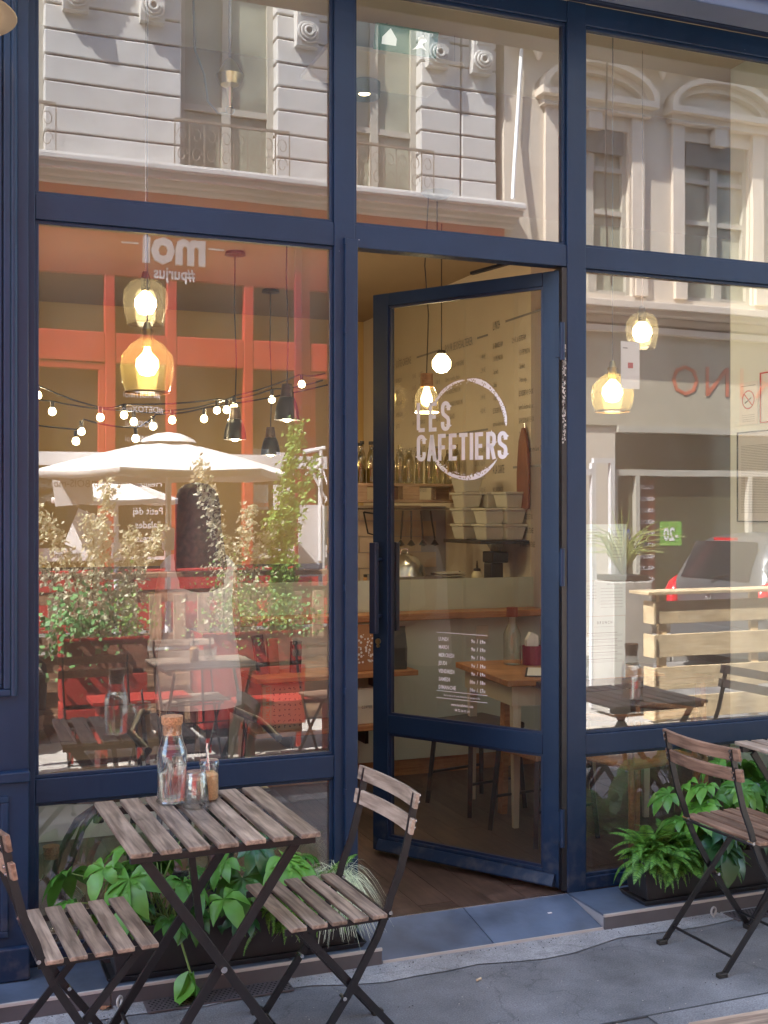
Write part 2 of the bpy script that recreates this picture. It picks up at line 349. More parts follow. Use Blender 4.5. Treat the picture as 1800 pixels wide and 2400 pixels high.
# ================================================================== GROUND
def asphalt(name, base, spec_amt=0.5, light=1.6, cracks=True, patch=0.0):
    m, nt, b, out = mat_new(name)
    tc = N(nt, 'ShaderNodeTexCoord')
    n1 = N(nt, 'ShaderNodeTexNoise'); n1.inputs['Scale'].default_value = 2.2; n1.inputs['Detail'].default_value = 9; n1.inputs['Roughness'].default_value = 0.65
    nt.links.new(tc.outputs['Object'], n1.inputs['Vector'])
    r1 = N(nt, 'ShaderNodeValToRGB'); nt.links.new(n1.outputs[0], r1.inputs[0])
    r1.color_ramp.elements[0].position = 0.3; r1.color_ramp.elements[0].color = (*[c*0.50 for c in base], 1)
    r1.color_ramp.elements[1].position = 0.72; r1.color_ramp.elements[1].color = (*[c*1.42 for c in base], 1)
    n2 = N(nt, 'ShaderNodeTexNoise'); n2.inputs['Scale'].default_value = 190; n2.inputs['Detail'].default_value = 2
    nt.links.new(tc.outputs['Object'], n2.inputs['Vector'])
    r2 = N(nt, 'ShaderNodeMapRange'); r2.inputs[1].default_value = 0.3; r2.inputs[2].default_value = 0.75; r2.inputs[3].default_value = 0.72; r2.inputs[4].default_value = 1.35
    nt.links.new(n2.outputs[0], r2.inputs[0])
    hs = N(nt, 'ShaderNodeHueSaturation'); nt.links.new(r1.outputs[0], hs.inputs['Color']); nt.links.new(r2.outputs[0], hs.inputs['Value'])
    src = hs.outputs[0]
    # pale specks: gum, grit
    vo = N(nt, 'ShaderNodeTexVoronoi'); vo.inputs['Scale'].default_value = 26; nt.links.new(tc.outputs['Object'], vo.inputs['Vector'])
    vr = N(nt, 'ShaderNodeValToRGB'); nt.links.new(vo.outputs['Distance'], vr.inputs[0])
    vr.color_ramp.elements[0].position = 0.035; vr.color_ramp.elements[0].color = (spec_amt,)*3 + (1,)
    vr.color_ramp.elements[1].position = 0.07; vr.color_ramp.elements[1].color = (0,0,0,1)
    mx = N(nt, 'ShaderNodeMix', data_type='RGBA'); nt.links.new(vr.outputs[0], mx.inputs[0]); nt.links.new(src, mx.inputs[6]); mx.inputs[7].default_value = (*[min(1,c*light) for c in base], 1)
    src = mx.outputs[2]
    if cracks:
        v2 = N(nt, 'ShaderNodeTexVoronoi'); v2.feature = 'DISTANCE_TO_EDGE'; v2.inputs['Scale'].default_value = 1.3
        nd = N(nt, 'ShaderNodeTexNoise'); nd.inputs['Scale'].default_value = 5; nd.inputs['Detail'].default_value = 6
        nt.links.new(tc.outputs['Object'], nd.inputs['Vector'])
        av = N(nt, 'ShaderNodeVectorMath', operation='MULTIPLY_ADD'); nt.links.new(nd.outputs['Color'], av.inputs[0]); av.inputs[1].default_value = (0.5,0.5,0.5); nt.links.new(tc.outputs['Object'], av.inputs[2])
        nt.links.new(av.outputs[0], v2.inputs['Vector'])
        c2 = N(nt, 'ShaderNodeValToRGB'); nt.links.new(v2.outputs['Distance'], c2.inputs[0])
        c2.color_ramp.elements[0].position = 0.0; c2.color_ramp.elements[0].color = (0.74,0.74,0.74,1); c2.color_ramp.elements[1].position = 0.012; c2.color_ramp.elements[1].color = (1,1,1,1)
        m3 = N(nt, 'ShaderNodeMix', data_type='RGBA', blend_type='MULTIPLY'); m3.inputs[0].default_value = 1; nt.links.new(src, m3.inputs[6]); nt.links.new(c2.outputs[0], m3.inputs[7]); src = m3.outputs[2]
    nt.links.new(src, b.inputs['Base Color']); b.inputs['Roughness'].default_value = 0.75
    bp = N(nt, 'ShaderNodeBump'); bp.inputs['Strength'].default_value = 0.35; bp.inputs['Distance'].default_value = 0.006
    nt.links.new(n2.outputs[0], bp.inputs['Height']); nt.links.new(bp.outputs[0], b.inputs['Normal'])
    return m
M['asphalt'] = asphalt('pavement_asphalt', (0.165,0.168,0.174))
M['asphalt_worn'] = asphalt('worn_concrete_strip', (0.31,0.31,0.31), spec_amt=0.3)
M['road'] = asphalt('road_asphalt', (0.22,0.21,0.20), cracks=False)
M['stone'] = simple('kerb_stone', (0.36,0.34,0.31), rough=0.8, var=0.2, scale=12, bump=0.3, obj_var=0.1)
M['concrete'] = simple('pale_concrete', (0.42,0.40,0.37), rough=0.85, var=0.15, scale=4, bump=0.2)

def sheet(name, x0, x1, y0, y1, z, m, n=1):
    b = MB(); b.add([(x0,y0,z),(x1,y0,z),(x1,y1,z),(x0,y1,z)], [(0,1,2,3)])
    return tag(b.build(name, m), kind='structure')
sheet('ground', -400, 400, -400, 400, -0.14, M['concrete'])
MB().box(-60, 60, -1.95, 0.05, -0.13, 0.0).build('pavement', M['asphalt'], props={'kind':'structure'})
sheet('road', -60, 60, -6.9, -2.1, -0.12, M['road'])
MB().box(-60, 60, -8.6, -7.05, -0.13, 0.0).build('far_pavement', M['concrete'], props={'kind':'structure'})
# worn concrete strip along the step, a sheet of its own
b = MB(); xs = [-3.2 + 0.12*i for i in range(60)]
vs = []; fs = []
for i, x in enumerate(xs):
    wob = 0.03*math.sin(x*3.1) + 0.02*math.sin(x*9.7+1) + rnd.uniform(-0.008, 0.008)
    vs += [(x, -0.20, 0.004), (x, -0.385 + wob, 0.004)]
    if i: fs.append((2*i-2, 2*i-1, 2*i+1, 2*i))
b.add(vs, fs); tag(b.build('concrete_strip', M['asphalt_worn']), kind='structure')
# saw-cut joint in the pavement (bottom right)
J = MB(); J.bar((-0.6,-0.957,0.002),(2.2,-0.957,0.002),0.007,0.006); J.build('pavement_joint', simple('joint_dirt',(0.05,0.05,0.052),rough=1,var=0.4,scale=30), props={'kind':'structure'})
# the far side of the joint is a newer, paler patch
sheet('pavement_patch', -0.25, 3.0, -1.95, -0.96, 0.004, asphalt('pavement_patch_asphalt', (0.21,0.214,0.222), cracks=False))
# kerbs: stones
kerb = thing('kerb', 'long row of grey kerb stones on the road edge in front of the cafe', 'kerb', (0,-2.02,0)); kerb['kind'] = 'structure'
ks = MB(); ks.box(-0.49,0.49,-0.07,0.07,-0.13,0.005); k0 = ks.build('stone', M['stone'], kerb, bevel=0.012); k0.location = (-12,0,0)
for i in range(1,26): inst('stone', k0.data, kerb, (-12+i,0,0)).modifiers.new('bevel','BEVEL').width = 0.012
kerb2 = thing('kerb', 'row of pale kerb stones on the far side of the street', 'kerb', (0,-6.98,0)); kerb2['kind'] = 'structure'
for i in range(26): inst('stone', k0.data, kerb2, (-12+i,0,0)).modifiers.new('bevel','BEVEL').width = 0.012

# ---- tiled step in front of the windows and sloping tiled threshold at the door
def tilemat():
    m = simple('slate_tile', (0.085,0.115,0.165), rough=0.40, var=0.40, scale=5, bump=0.1, bscale=30, obj_var=0.10)
    return m
M['tile'] = tilemat()
M['trim'] = simple('stone_trim', (0.42,0.40,0.37), rough=0.5, var=0.1)
M['riser'] = simple('dark_riser_tile', (0.085,0.08,0.085), rough=0.5, var=0.25, scale=6, obj_var=0.1)
M['grout'] = simple('grout', (0.30,0.31,0.33), rough=0.9)
def step(x0, x1, tile_w, label):
    t = thing('tiled_step', label, 'step', (x0, 0, 0))
    MB().box(x0, x1, -0.262, 0.0, 0.0, 0.052).build('step_core', M['grout'], t, w=True)
    x = x0
    while x < x1 - 1e-3:
        xe = min(x + tile_w, x1)
        MB().box(x+0.0015, xe-0.0015, -0.262, -0.002, 0.052, 0.060).build('tile', M['tile'], t, w=True, bevel=0.001)
        MB().box(x+0.0015, xe-0.0015, -0.271, -0.2625, 0.0, 0.050).build('riser_tile', M['riser'], t, w=True, bevel=0.001)
        x = xe
    MB().box(x0, x1, -0.272, -0.2622, 0.0505, 0.061).build('edge_trim', M['trim'], t, w=True, bevel=0.001)
    return t
step(-4.8, -0.87, 0.60, 'blue grey tiled step below the left cafe window with dark risers')
step(0.03, 3.0, 0.60, 'blue grey tiled step carrying the planter below the right window')
t = thing('door_threshold', 'sloping blue slate tiles leading up to the open cafe door', 'threshold', (-0.42,-0.13,0))
def slope_tile(xa, xb, xc, xd):
    # front edge xa..xb at z .012, back edge xc..xd at z .06
    b = MB(); top = [(xa,-0.262,0.014),(xb,-0.262,0.014),(xd,-0.004,0.061),(xc,-0.004,0.061)]
    bot = [(a,b_,-0.002) for a,b_,c in top]
    b.add(bot+top, [(0,3,2,1),(4,5,6,7),(0,1,5,4),(1,2,6,5),(2,3,7,6),(3,0,4,7)]); return b
for a, c in ((-0.866,-0.434),(-0.430,0.026)): slope_tile(a, c, a, c).build('tile', M['tile'], t, w=True, bevel=0.001)
MB().box(-0.867,0.027,-0.268,-0.2625,0.001,0.0135).build('edge_trim', M['trim'], t, w=True)
MB().bar((-0.867,-0.0035,0.0615),(0.0255,-0.0035,0.0615),0.007,0.003).build('metal_strip', M['steel'], t, w=True)
tag(MB().box(0,0.016,0,0.010,0,0.0015).build('paper_scrap', M['white']), 'tiny white paper scrap on the tiled door threshold', 'litter').location = (-0.13,-0.13,0.040)

# grit, crumbs and scraps trodden into the pavement and gathered along the step
gr_=MB(); rg_=random.Random(9)
for i in range(1500):
    if i<600: x,y=rg_.uniform(-2.6,1.6),-0.275-abs(rg_.gauss(0,0.03))
    else: x,y=rg_.uniform(-2.6,1.6),rg_.uniform(-1.6,-0.28)
    s_=rg_.uniform(0.0010,0.0036); a=rg_.uniform(0,6.3); z0=0.0045
    gr_.mi=rg_.choice((0,0,1))
    gr_.add([(x+s_*math.cos(a+k*2.09),y+s_*math.sin(a+k*2.09),z0) for k in range(3)]+[(x,y,z0+s_*0.8)],[(0,1,3),(1,2,3),(2,0,3)])
gr_.build('grit',[simple('pale_grit',(0.38,0.36,0.33),rough=1),simple('dark_grit',(0.05,0.045,0.04),rough=1)],None,props={'kind':'stuff'})
for i,(x,y,a) in enumerate(((-0.62,-0.52,0.4),(0.75,-1.05,1.9))):
    o=MB().tube([(-0.010,0,0.0),(0.012,0,0.0)],0.0038,8).build('cigarette_butt',simple('butt%d'%i,(0.55,0.42,0.28),rough=0.9),None); o.location=(x,y,0.0085); o.rotation_euler=(0,0,a); tag(o,['flattened cigarette butt on the pavement before the doorway','cigarette butt on the pavement at the right edge'][i],'cigarette butt')
# ventilation grate in the pavement under the left table
g = thing('pavement_grate', 'long perforated metal grate in the pavement below the left planter', 'grate', (-1.46,-0.325,0.004))
MB().box(-0.24,0.24,-0.045,0.045,0,0.004).build('grate_frame', M['black_metal'], g)
holes = MB()
for i in range(30):
    for j in range(6):
        cx, cy = -0.225+i*0.0155+(j%2)*0.0075, -0.035+j*0.014
        holes.add([(cx-0.0045,cy,0.0048),(cx,cy-0.0045,0.0048),(cx+0.0045,cy,0.0048),(cx,cy+0.0045,0.0048)],[(0,1,2,3)])
holes.build('grate_holes', simple('hole_black',(0.004,0.004,0.004),rough=1), g, props={'kind':'stuff'})
M['rust'] = simple('grate_metal', (0.12,0.10,0.10), rough=0.6, metal=0.4, var=0.3, scale=20)
g.children[0].data.materials[0] = M['rust']
g2 = copy_tree(g); g2.location = (0.80,-0.335,0.004); g2['label'] = 'perforated metal grate in the pavement beside the right chair'
# eye bolts in the ground
def eyebolt(x, y, label):
    e = thing('eye_bolt', label, 'eye bolt', (x,y,0), R(rnd.uniform(0,60)))
    b = MB(); b.tube([(0.015*math.cos(a),0,0.028+0.015*math.sin(a)) for a in [2*math.pi*i/16 for i in range(17)]],0.004,8)
    b.build('ring', M['trim'], e, smooth=True); MB().tube([(0,0,0),(0,0,0.014)],0.004,8).build('shank', M['trim'], e)
eyebolt(-1.777,-0.30,'pale eye bolt in the ground below the left chair seat')
eyebolt(0.498,-0.31,'pale eye bolt in the pavement below the right planter')

# ================================================================== CAFE BUILDING
bld = thing('cafe_building', 'navy blue timber and glass cafe front with tall windows', 'building', (0,0,0))
M['upper'] = simple('upper_render', (0.40,0.36,0.30), rough=0.9, var=0.1)
MB().box(-14,-2.6,0.0,0.35,0.0,8.9).box(1.72,14,0.0,0.35,0.0,8.9).box(-2.6,1.72,0.0,0.35,3.98,8.9).build('upper_wall', M['upper'], bld)  # unseen above the shopfront; height set so its shadow ends before the terrace
MB().box(-14,14,7.0,7.3,0,8.9).box(-14,-13.7,0.35,7.0,0,8.9).box(13.7,14,0.35,7,0,8.9).box(-14,14,-0.05,7.3,8.9,9.05).build('rear_wall', M['upper'], bld)
# left pilaster with mouldings
P_ = MB()
P_.box(-2.60,-2.035,-0.055,0.05,0.06,3.98)
P_.build('pilaster', M['blue'], bld, bevel=0.004)
pm = MB()
for x in (-2.10,-2.115,-2.13): pass
# raised panel mouldings around upper and lower fields
def frame_moulding(b, x0, x1, z0, z1, y, wd=0.018, d=0.014):
    b.box(x0,x1,y-d,y,z0,z0+wd); b.box(x0,x1,y-d,y,z1-wd,z1); b.box(x0,x0+wd,y-d,y,z0+wd,z1-wd); b.box(x1-wd,x1,y-d,y,z0+wd,z1-wd)
frame_moulding(pm,-2.53,-2.092,0.98,3.6,-0.055,0.022,0.018); frame_moulding(pm,-2.505,-2.117,1.005,3.575,-0.055,0.012,0.008)
frame_moulding(pm,-2.53,-2.100,0.20,0.66,-0.082,0.022,0.010)
pm.build('pilaster_moulding', M['blue'], bld, bevel=0.005)
MB().box(-2.62,-2.036,-0.082,-0.0555,0.065,0.71).build('pilaster_plinth', M['blue'], bld, bevel=0.004)
MB().box(-2.64,-2.032,-0.095,-0.0825,0.70,0.735).box(-2.64,-2.033,-0.0822,-0.0555,0.7105,0.735).build('pilaster_ledge', M['blue'], bld, bevel=0.005)
MB().box(-2.64,-2.034,-0.110,-0.0825,0.062,0.17).build('pilaster_foot', M['blue'], bld, bevel=0.006)
# vertical round moulding catching light on the pilaster
MB().tube([(-2.082,-0.062,0.98),(-2.082,-0.062,3.6)],0.012,10).build('bead', M['blue'], bld, smooth=True)
# right pilaster (outside the frame)
MB().box(1.60,1.72,-0.05,0.05,0.06,3.98).build('pilaster', M['blue'], bld, bevel=0.004)

Y0, Y1 = 0.0, 0.065      # frame faces
def member(x0,x1,z0,z1,y0=Y0,y1=Y1,nm='frame_member'): return MB().box(x0,x1,y0,y1,z0,z1).build(nm, M['blue'], bld, bevel=0.003)
ZH = 3.535
member(-2.0345,-2.009,0.06,3.62)            # left jamb
member(-0.954,-0.8735,0.06,3.62,-0.004)            # mullion
member(0.027,0.112,0.06,3.62,-0.004)            # mullion
member(1.56,1.5995,0.06,3.62)
for (a,b_) in ((-2.009,-0.954),(-0.8735,0.027),(0.112,1.56)): member(a,b_,2.56,2.645)     # transom
for (a,b_) in ((-2.009,-0.954),(0.112,1.56)):
    member(a,b_,0.604,0.686); member(a,b_,0.062,0.112)
member(-2.009,-0.954,ZH,3.62); member(-0.8735,0.027,ZH,3.62); member(0.112,1.56,ZH,3.62)
# thin glazing beads round every pane (front side)
def beads(x0,x1,z0,z1):
    b = MB(); y=0.012; e=0.012
    for q in ((x0,x1,z0,z0+e),(x0,x1,z1-e,z1),(x0,x0+e,z0+e,z1-e),(x1-e,x1,z0+e,z1-e)): b.box(q[0],q[1],y,0.028,q[2],q[3])
    b.build('glazing_bead', M['blue'], bld, bevel=0.002)
panes = [(-2.009,-0.954,2.645,ZH),(-2.009,-0.954,0.686,2.56),(-2.009,-0.954,0.112,0.604),(-0.8735,0.027,2.645,ZH),(0.112,1.56,2.645,ZH),(0.112,1.56,0.686,2.56),(0.112,1.56,0.112,0.604)]
for x0,x1,z0,z1 in panes:
    beads(x0,x1,z0,z1)
    xm_,zm_=(x0+x1)/2,(z0+z1)/2; o=MB().add([(x0-xm_,0,z0-zm_),(x1-xm_,0,z0-zm_),(x1-xm_,0,z1-zm_),(x0-xm_,0,z1-zm_)],[(0,1,2,3)]).build('pane', M['pane'], bld); o.location=(xm_,0.03,zm_)
    o.rotation_euler=(R(rnd.uniform(-0.12,0.12)) if z0>2 else 0,0,R(rnd.uniform(-0.15,0.15)) if z0>2 else 0)
# head mouldings above the glass and projecting box
hm = MB(); hm.box(-2.60,1.72,-0.03,0.0,3.6205,3.66); hm.box(-2.60,1.72,-0.05,0.0,3.6605,3.72); hm.box(-2.60,1.72,-0.16,0.0,3.7205,3.745)
hm.build('head_moulding', M['blue_dark'], bld, bevel=0.004)
MB().box(-2.60,1.72,-0.30,-0.1605,3.56,3.98).box(-2.60,1.72,-0.33,-0.3005,3.62,3.66).build('shutter_box', simple('shutter_box_blue',(0.045,0.075,0.15),rough=0.35,var=0.08), bld, bevel=0.005)
MB().box(-2.60,1.72,-0.1604,0.0,3.7455,3.98).build('head_panel', M['blue_dark'], bld)
# astragal strip beside the doorway with small hinge knuckles
MB().box(-0.918,-0.869,-0.022,-0.0045,0.075,2.585).build('cover_strip', M['blue'], bld, bevel=0.002)
hk = MB()
for z in (2.575,2.25,1.95,1.62,1.30,0.92,0.55): hk.box(-0.921,-0.9145,-0.026,-0.006,z-0.012,z+0.012)
hk.build('strip_clip', M['blue'], bld)
# ---- the open door: local x from -0.93 (free edge) to 0 (hinge), outside is -y
door = bpy.data.objects.new('door', None); COL.objects.link(door); door.parent = bld; door.location = (0.012,0.012,0); door.rotation_euler = (0,0,R(-57))
DW = -0.935; T = 0.052
dm = MB()
dm.box(DW,-0.853,0.0,T,0.075,2.548); dm.box(-0.088,-0.004,0.0,T,0.075,2.548)
dm.box(-0.8528,-0.0882,0.0,T,2.492,2.548); dm.box(-0.8528,-0.0882,0.0,T,0.600,0.682); dm.box(-0.8528,-0.0882,0.0,T,0.075,0.142)
dmo = dm.build('door_frame', M['blue'], bld, bevel=0.003); dmo.parent = door
for z0,z1 in ((0.682,2.492),(0.142,0.600)):
    MB().add([(-0.853,0.024,z0),(-0.088,0.024,z0),(-0.088,0.024,z1),(-0.853,0.024,z1)],[(0,1,2,3)]).build('door_pane', M['door_pane'], door)
    b = MB(); e=0.010
    for q in ((-0.8525,-0.0885,z0,z0+e),(-0.8525,-0.0885,z1-e,z1),(-0.8525,-0.8425,z0+e,z1-e),(-0.0985,-0.0885,z0+e,z1-e)): b.box(q[0],q[1],0.008,0.022,q[2],q[3])
    b.build('glazing_bead', M['blue_dark'], door)
MB().prism([(0.0,0.128),(-0.008,0.128),(-0.030,0.090),(-0.030,0.084),(0.0,0.084)],-0.90,-0.03,'x').build('weather_bar', M['blue'], door, bevel=0.001)
# pull handles outside and inside
for y in (-0.055, T+0.055):
    sgn = -1 if y < 0 else 1; base = 0.0 if y < 0 else T
    h = MB(); h.box(-0.905 if y<0 else -0.905,-0.872,y-0.014,y+0.014,1.045,1.445); h.tube([(-0.888,base,1.12),(-0.888,y,1.12)],0.008,8); h.tube([(-0.888,base,1.37),(-0.888,y,1.37)],0.008,8)
    h.build('handle', M['blue_dark'], door, bevel=0.004)
MB().tube([(-0.902,-0.001,1.005),(-0.902,-0.010,1.005)],0.013,12).tube([(-0.902,-0.001,0.985),(-0.902,-0.010,0.985)],0.008,10).build('lock', M['brass'], door, smooth=True)
for z in (0.32, 1.36, 2.26):
    MB().tube([(0.006,-0.012,z-0.075),(0.006,-0.012,z+0.075)],0.011,12).box(-0.03,0.0,-0.006,-0.001,z-0.06,z+0.06).build('hinge', M['blue'], door, smooth=True)
# weathered paint seam on the hinge jamb
ws = MB()
for i in range(150):
    z = 1.85+rnd.random()**0.8*0.40; ww = rnd.uniform(0.002,0.007)
    x = 0.0245; y=-0.0205+rnd.uniform(-0.001,0.001)
    xx = 0.010 + rnd.uniform(-0.006,0.008)
    ws.add([(xx,-0.0006,z),(xx+ww,-0.0006,z+rnd.uniform(-.002,.002)),(xx+ww*0.7,-0.0006,z+ww*1.6),(xx-ww*0.2,-0.0006,z+ww*1.2)],[(0,1,2,3)])
MB().box(0.004,0.0265,0.0,0.06,0.07,2.555).build('hinge_jamb', M['black_metal'], bld)
ws.build('paint_chips', M['trim'], bld, props={'kind':'stuff'})
# door closer arm
MB().bar((-0.10,0.05,2.60),(-0.235,0.33,2.575),0.02,0.012).build('door_closer', M['black_metal'], bld)

# ---- lettering on the door glass (white vinyl, built as thin ribbons)
YL = 0.0215
def ribbon(b, pts, wd, ox, oz, sx, sz, closed=False):
    pts = [(ox+p[0]*sx, oz+p[1]*sz) for p in pts]; n = len(pts); vs=[]; fs=[]
    for i, (x,z) in enumerate(pts):
        p0 = pts[i-1] if i > 0 else (pts[-1] if closed else None); p1 = pts[i+1] if i < n-1 else (pts[0] if closed else None)
        def nrm(a, c):
            dx, dz = c[0]-a[0], c[1]-a[1]; L = math.hypot(dx,dz) or 1; return (-dz/L, dx/L)
        if p0 and p1:
            a = nrm(p0,(x,z)); c = nrm((x,z),p1); mx, mz = a[0]+c[0], a[1]+c[1]; L = math.hypot(mx,mz) or 1; mx/=L; mz/=L
            k = 1/max(0.5,(mx*a[0]+mz*a[1])); nx, nz = mx*k, mz*k
        else: nx, nz = nrm(p0,(x,z)) if p0 else nrm((x,z),p1)
        vs += [(x+nx*wd/2, YL, z+nz*wd/2),(x-nx*wd/2, YL, z-nz*wd/2)]
        if i: fs.append((2*i-2,2*i-1,2*i+1,2*i))
    if closed: fs.append((2*n-2,2*n-1,1,0))
    b.add(vs, fs)
def arc(cx,cz,rx,rz,a0,a1,n=8): return [(cx+rx*math.cos(R(a0+(a1-a0)*i/n)), cz+rz*math.sin(R(a0+(a1-a0)*i/n))) for i in range(n+1)]
# glyphs in a 1 x 1 cell measured on stroke centre lines (w = 0.2 inset)
def glyph(c):
    L,Rr,B,T_ = 0.0,1.0,0.0,1.0; q=0.16; qx=0.42
    S = {
     'L': [[(0,1.08),(0,0)],[(0,0),(1.1,0)]],
     'E': [[(0,1.08),(0,-0.08)],[(0,1),(1.05,1)],[(0,0.5),(0.92,0.5)],[(0,0),(1.05,0)]],
     'F': [[(0,1.08),(0,-0.08)],[(0,1),(1.05,1)],[(0,0.5),(0.92,0.5)]],
     'I': [[(0,1.08),(0,-0.08)]],
     'T': [[(-0.22,1),(1.22,1)],[(0.5,1),(0.5,-0.08)]],
     'A': [[(-0.05,-0.08),(0.5,1.06)],[(0.5,1.06),(1.05,-0.08)],[(0.2,0.25),(0.8,0.25)]],
     'C': [[(1,0.68)]+[(1,1-q)]+arc(0.5,1-q,0.5,q,0,180)+[(0,q)]+arc(0.5,q,0.5,q,180,360)+[(1,0.32)]],
     'S': [[(1,0.72)]+[(1,1-q)]+arc(0.5,1-q,0.5,q,0,180)+[(0,0.68),(0.12,0.58),(0.88,0.42),(1,0.32),(1,q)]+arc(0.5,q,0.5,q,0,-180)+[(0,0.28)]],
     'R': [[(0,1.08),(0,-0.08)],[(0,1),(0.5,1)]+arc(0.5,1-q,0.5,q,90,0)+[(1,0.5+q)]+arc(0.5,0.5+q,0.5,q,0,-90)+[(0,0.5)],[(0.55,0.5),(1.02,-0.08)]],
    }
    return S[c]
lt = MB()
def word(s, x0, z0, h, cw, gap, wd):
    x = x0
    for c in s:
        if c == 'T': x -= 0.0055
        wc = 0.0 if c == 'I' else cw
        for st in glyph(c): ribbon(lt, st, wd, x+wd/2, z0+wd/2, max(wc-wd,1e-4), h-wd)
        x += (wd if c == 'I' else cw) + gap
    return x
word('LES', -0.713, 1.928, 0.128, 0.047, 0.0155, 0.0172)
word('CAFETIERS', -0.713, 1.800, 0.116, 0.0465, 0.0085, 0.0172)
lt.build('name_lettering', M['vinyl'], door)
# brush ring
rg = MB(); cx, cz, rr = -0.461, 1.932, 0.208
rr2 = random.Random(3)
def ring_part(a0, a1, amp, base):
    n = 90; vs=[]; fs=[]
    for i in range(n+1):
        t_ = i/n; a = R(a0+(a1-a0)*t_); taper = math.sin(math.pi*min(1,max(0.03,t_)))**0.5
        wd = (base + amp*math.sin(a*5+1.3))*taper
        q = [1+wd+rr2.uniform(-0.004,0.004), 1+wd*rr2.uniform(0.2,0.5), 1-wd*rr2.uniform(0.1,0.4), 1-wd+rr2.uniform(-0.004,0.004)]
        for e in q: vs.append((cx+rr*0.93*e*math.cos(a), YL, cz+rr*e*math.sin(a)))
        if i:
            for k in range(3):
                if rr2.random() > (0.05, 0.16, 0.22)[k]: fs.append((4*i-4+k,4*i-3+k,4*i+1+k,4*i+k))
    rg.add(vs, fs)
ring_part(146, 92, 0.010, 0.040); ring_part(89, 1, 0.018, 0.052); ring_part(206, 322, 0.014, 0.048); ring_part(296,318,0.0,0.008)
# broken inner flecks
for i in range(40):
    a = R(rr2.choice([rr2.uniform(10,140), rr2.uniform(212,300)])); r_ = rr*(1-0.05-rr2.random()*0.02); s_=rr2.uniform(0.002,0.005)
    x_, z_ = cx+0.93*r_*math.cos(a), cz+r_*math.sin(a)
    rg.add([(x_,YL,z_),(x_+s_*1.6,YL,z_+s_*0.4),(x_+s_,YL,z_+s_*1.3)],[(0,1,2)])
rg.build('ring_emblem', M['vinyl'], door)
hrs = [('LUNDI','9','19'),('MARDI','9','19'),('MERCREDI','9','19'),('JEUDI','9','19'),('VENDREDI','9','19'),('SAMEDI','10','18'),('DIMANCHE','10','17')]
it = []
for i, (d, a, c) in enumerate(hrs):
    z = 1.026 - i*0.0345
    it.append((d, 0.0235, -0.600, z, 0.72, 0.0006, 'LEFT'))
    it.append((a, 0.0235, -0.4275, z, 0.75, 0.0006, 'RIGHT')); it.append(('H', 0.0165, -0.4265, z, 0.75, 0.0004, 'LEFT'))
    it.append(('/', 0.0235, -0.4085, z, 0.75, 0.0006, 'LEFT'))
    it.append((c, 0.0235, -0.3775, z, 0.75, 0.0006, 'RIGHT')); it.append(('H', 0.0165, -0.3765, z, 0.75, 0.0004, 'LEFT'))
it.append(('Du 1er juin au 31 août, fermeture en semaine à 17h', 0.0115, -0.484, 0.790, 0.74, 0.0002, 'CENTER'))
it.append(('www.lescafetiers.com', 0.0155, -0.481, 0.752, 0.80, 0.0004, 'CENTER'))
it.append(('04 72 16 01 64', 0.0155, -0.481, 0.729, 0.78, 0.0004, 'CENTER'))
for i in range(7): text_group(it[i*6:i*6+6], M['vinyl'], door, 'opening_hours', (0,YL,0))
for q in it[42:]: text_group([q], M['vinyl'], door, 'small_print', (0,YL,0))
for z in (1.0615, 0.8105, 0.780): MB().add([(-0.611,YL,z-0.0012),(-0.357,YL,z-0.0012),(-0.357,YL,z+0.0012),(-0.611,YL,z+0.0012)],[(0,1,2,3)]).build('ruled_line', M['vinyl'], door)

# outdoor lamp on the left pilaster (only its rim in view)
wl = thing('wall_lamp', 'cream enamel outdoor lamp shade on the blue pilaster', 'lamp', (-2.30,-0.055,3.15))
MB().lathe([(0.005,0.06),(0.03,0.055),(0.06,0.035),(0.13,0.0),(0.205,-0.045),(0.212,-0.050),(0.208,-0.052),(0.13,-0.012),(0.03,0.04),(0.005,0.05)],40,(0,-0.26,-0.02)).build('lamp_shade', simple('cream_enamel',(0.62,0.50,0.32),rough=0.3,var=0.05), wl, smooth=60)
MB().tube([(0,0.0,0.10),(0,-0.12,0.16),(0,-0.24,0.12),(0,-0.26,0.04)],0.010,8).build('arm', M['black_metal'], wl, smooth=True)
MB().lathe([(0.0,0.02),(0.02,0.015),(0.03,-0.02),(0.02,-0.045),(0.0,-0.05)],16,(0,-0.26,-0.02)).build('lamp_bulb', simple('lamp_bulb_glow',(0.9,0.8,0.6),emit=(1.0,0.75,0.45),estr=4), wl, smooth=True)
# ================================================================== INTERIOR
M['gold_wall'] = simple('ochre_wall', (0.46,0.33,0.13), rough=0.85, var=0.08, scale=1.5)
M['beige_wall'] = simple('beige_wall', (0.56,0.50,0.40), rough=0.85, var=0.06, scale=1.5)
M['pale_wall'] = simple('pale_wall', (0.80,0.88,0.86), rough=0.85, var=0.05, scale=1.5)
M['ceiling'] = simple('ceiling_paint', (0.30,0.22,0.14), rough=0.9, var=0.05, scale=1.5)
M['mint'] = simple('pale_green_panel', (0.56,0.62,0.54), rough=0.4, var=0.05, scale=2)
M['oak'] = wood('orange_oak', (0.34,0.15,0.06), (0.52,0.26,0.11), 'x', rough=0.45, knots=False)
M['floor'] = wood('brown_floor_plank', (0.045,0.027,0.020), (0.105,0.062,0.046), 'y', scale=9, rough=0.42, knots=False, obj_var=0.25, bump=0.15)
def S(b, name, m): return tag(b.build(name, m), kind='structure')
S(MB().box(-2.9,-2.8,0.36,5.3,0.05,3.9), 'left_wall', M['gold_wall'])
S(MB().box(-2.9,3.4,5.2,5.3,0.05,3.9), 'back_wall', M['gold_wall'])
S(MB().box(1.10,1.2,2.25,5.19,0.05,3.9), 'menu_wall', M['beige_wall'])
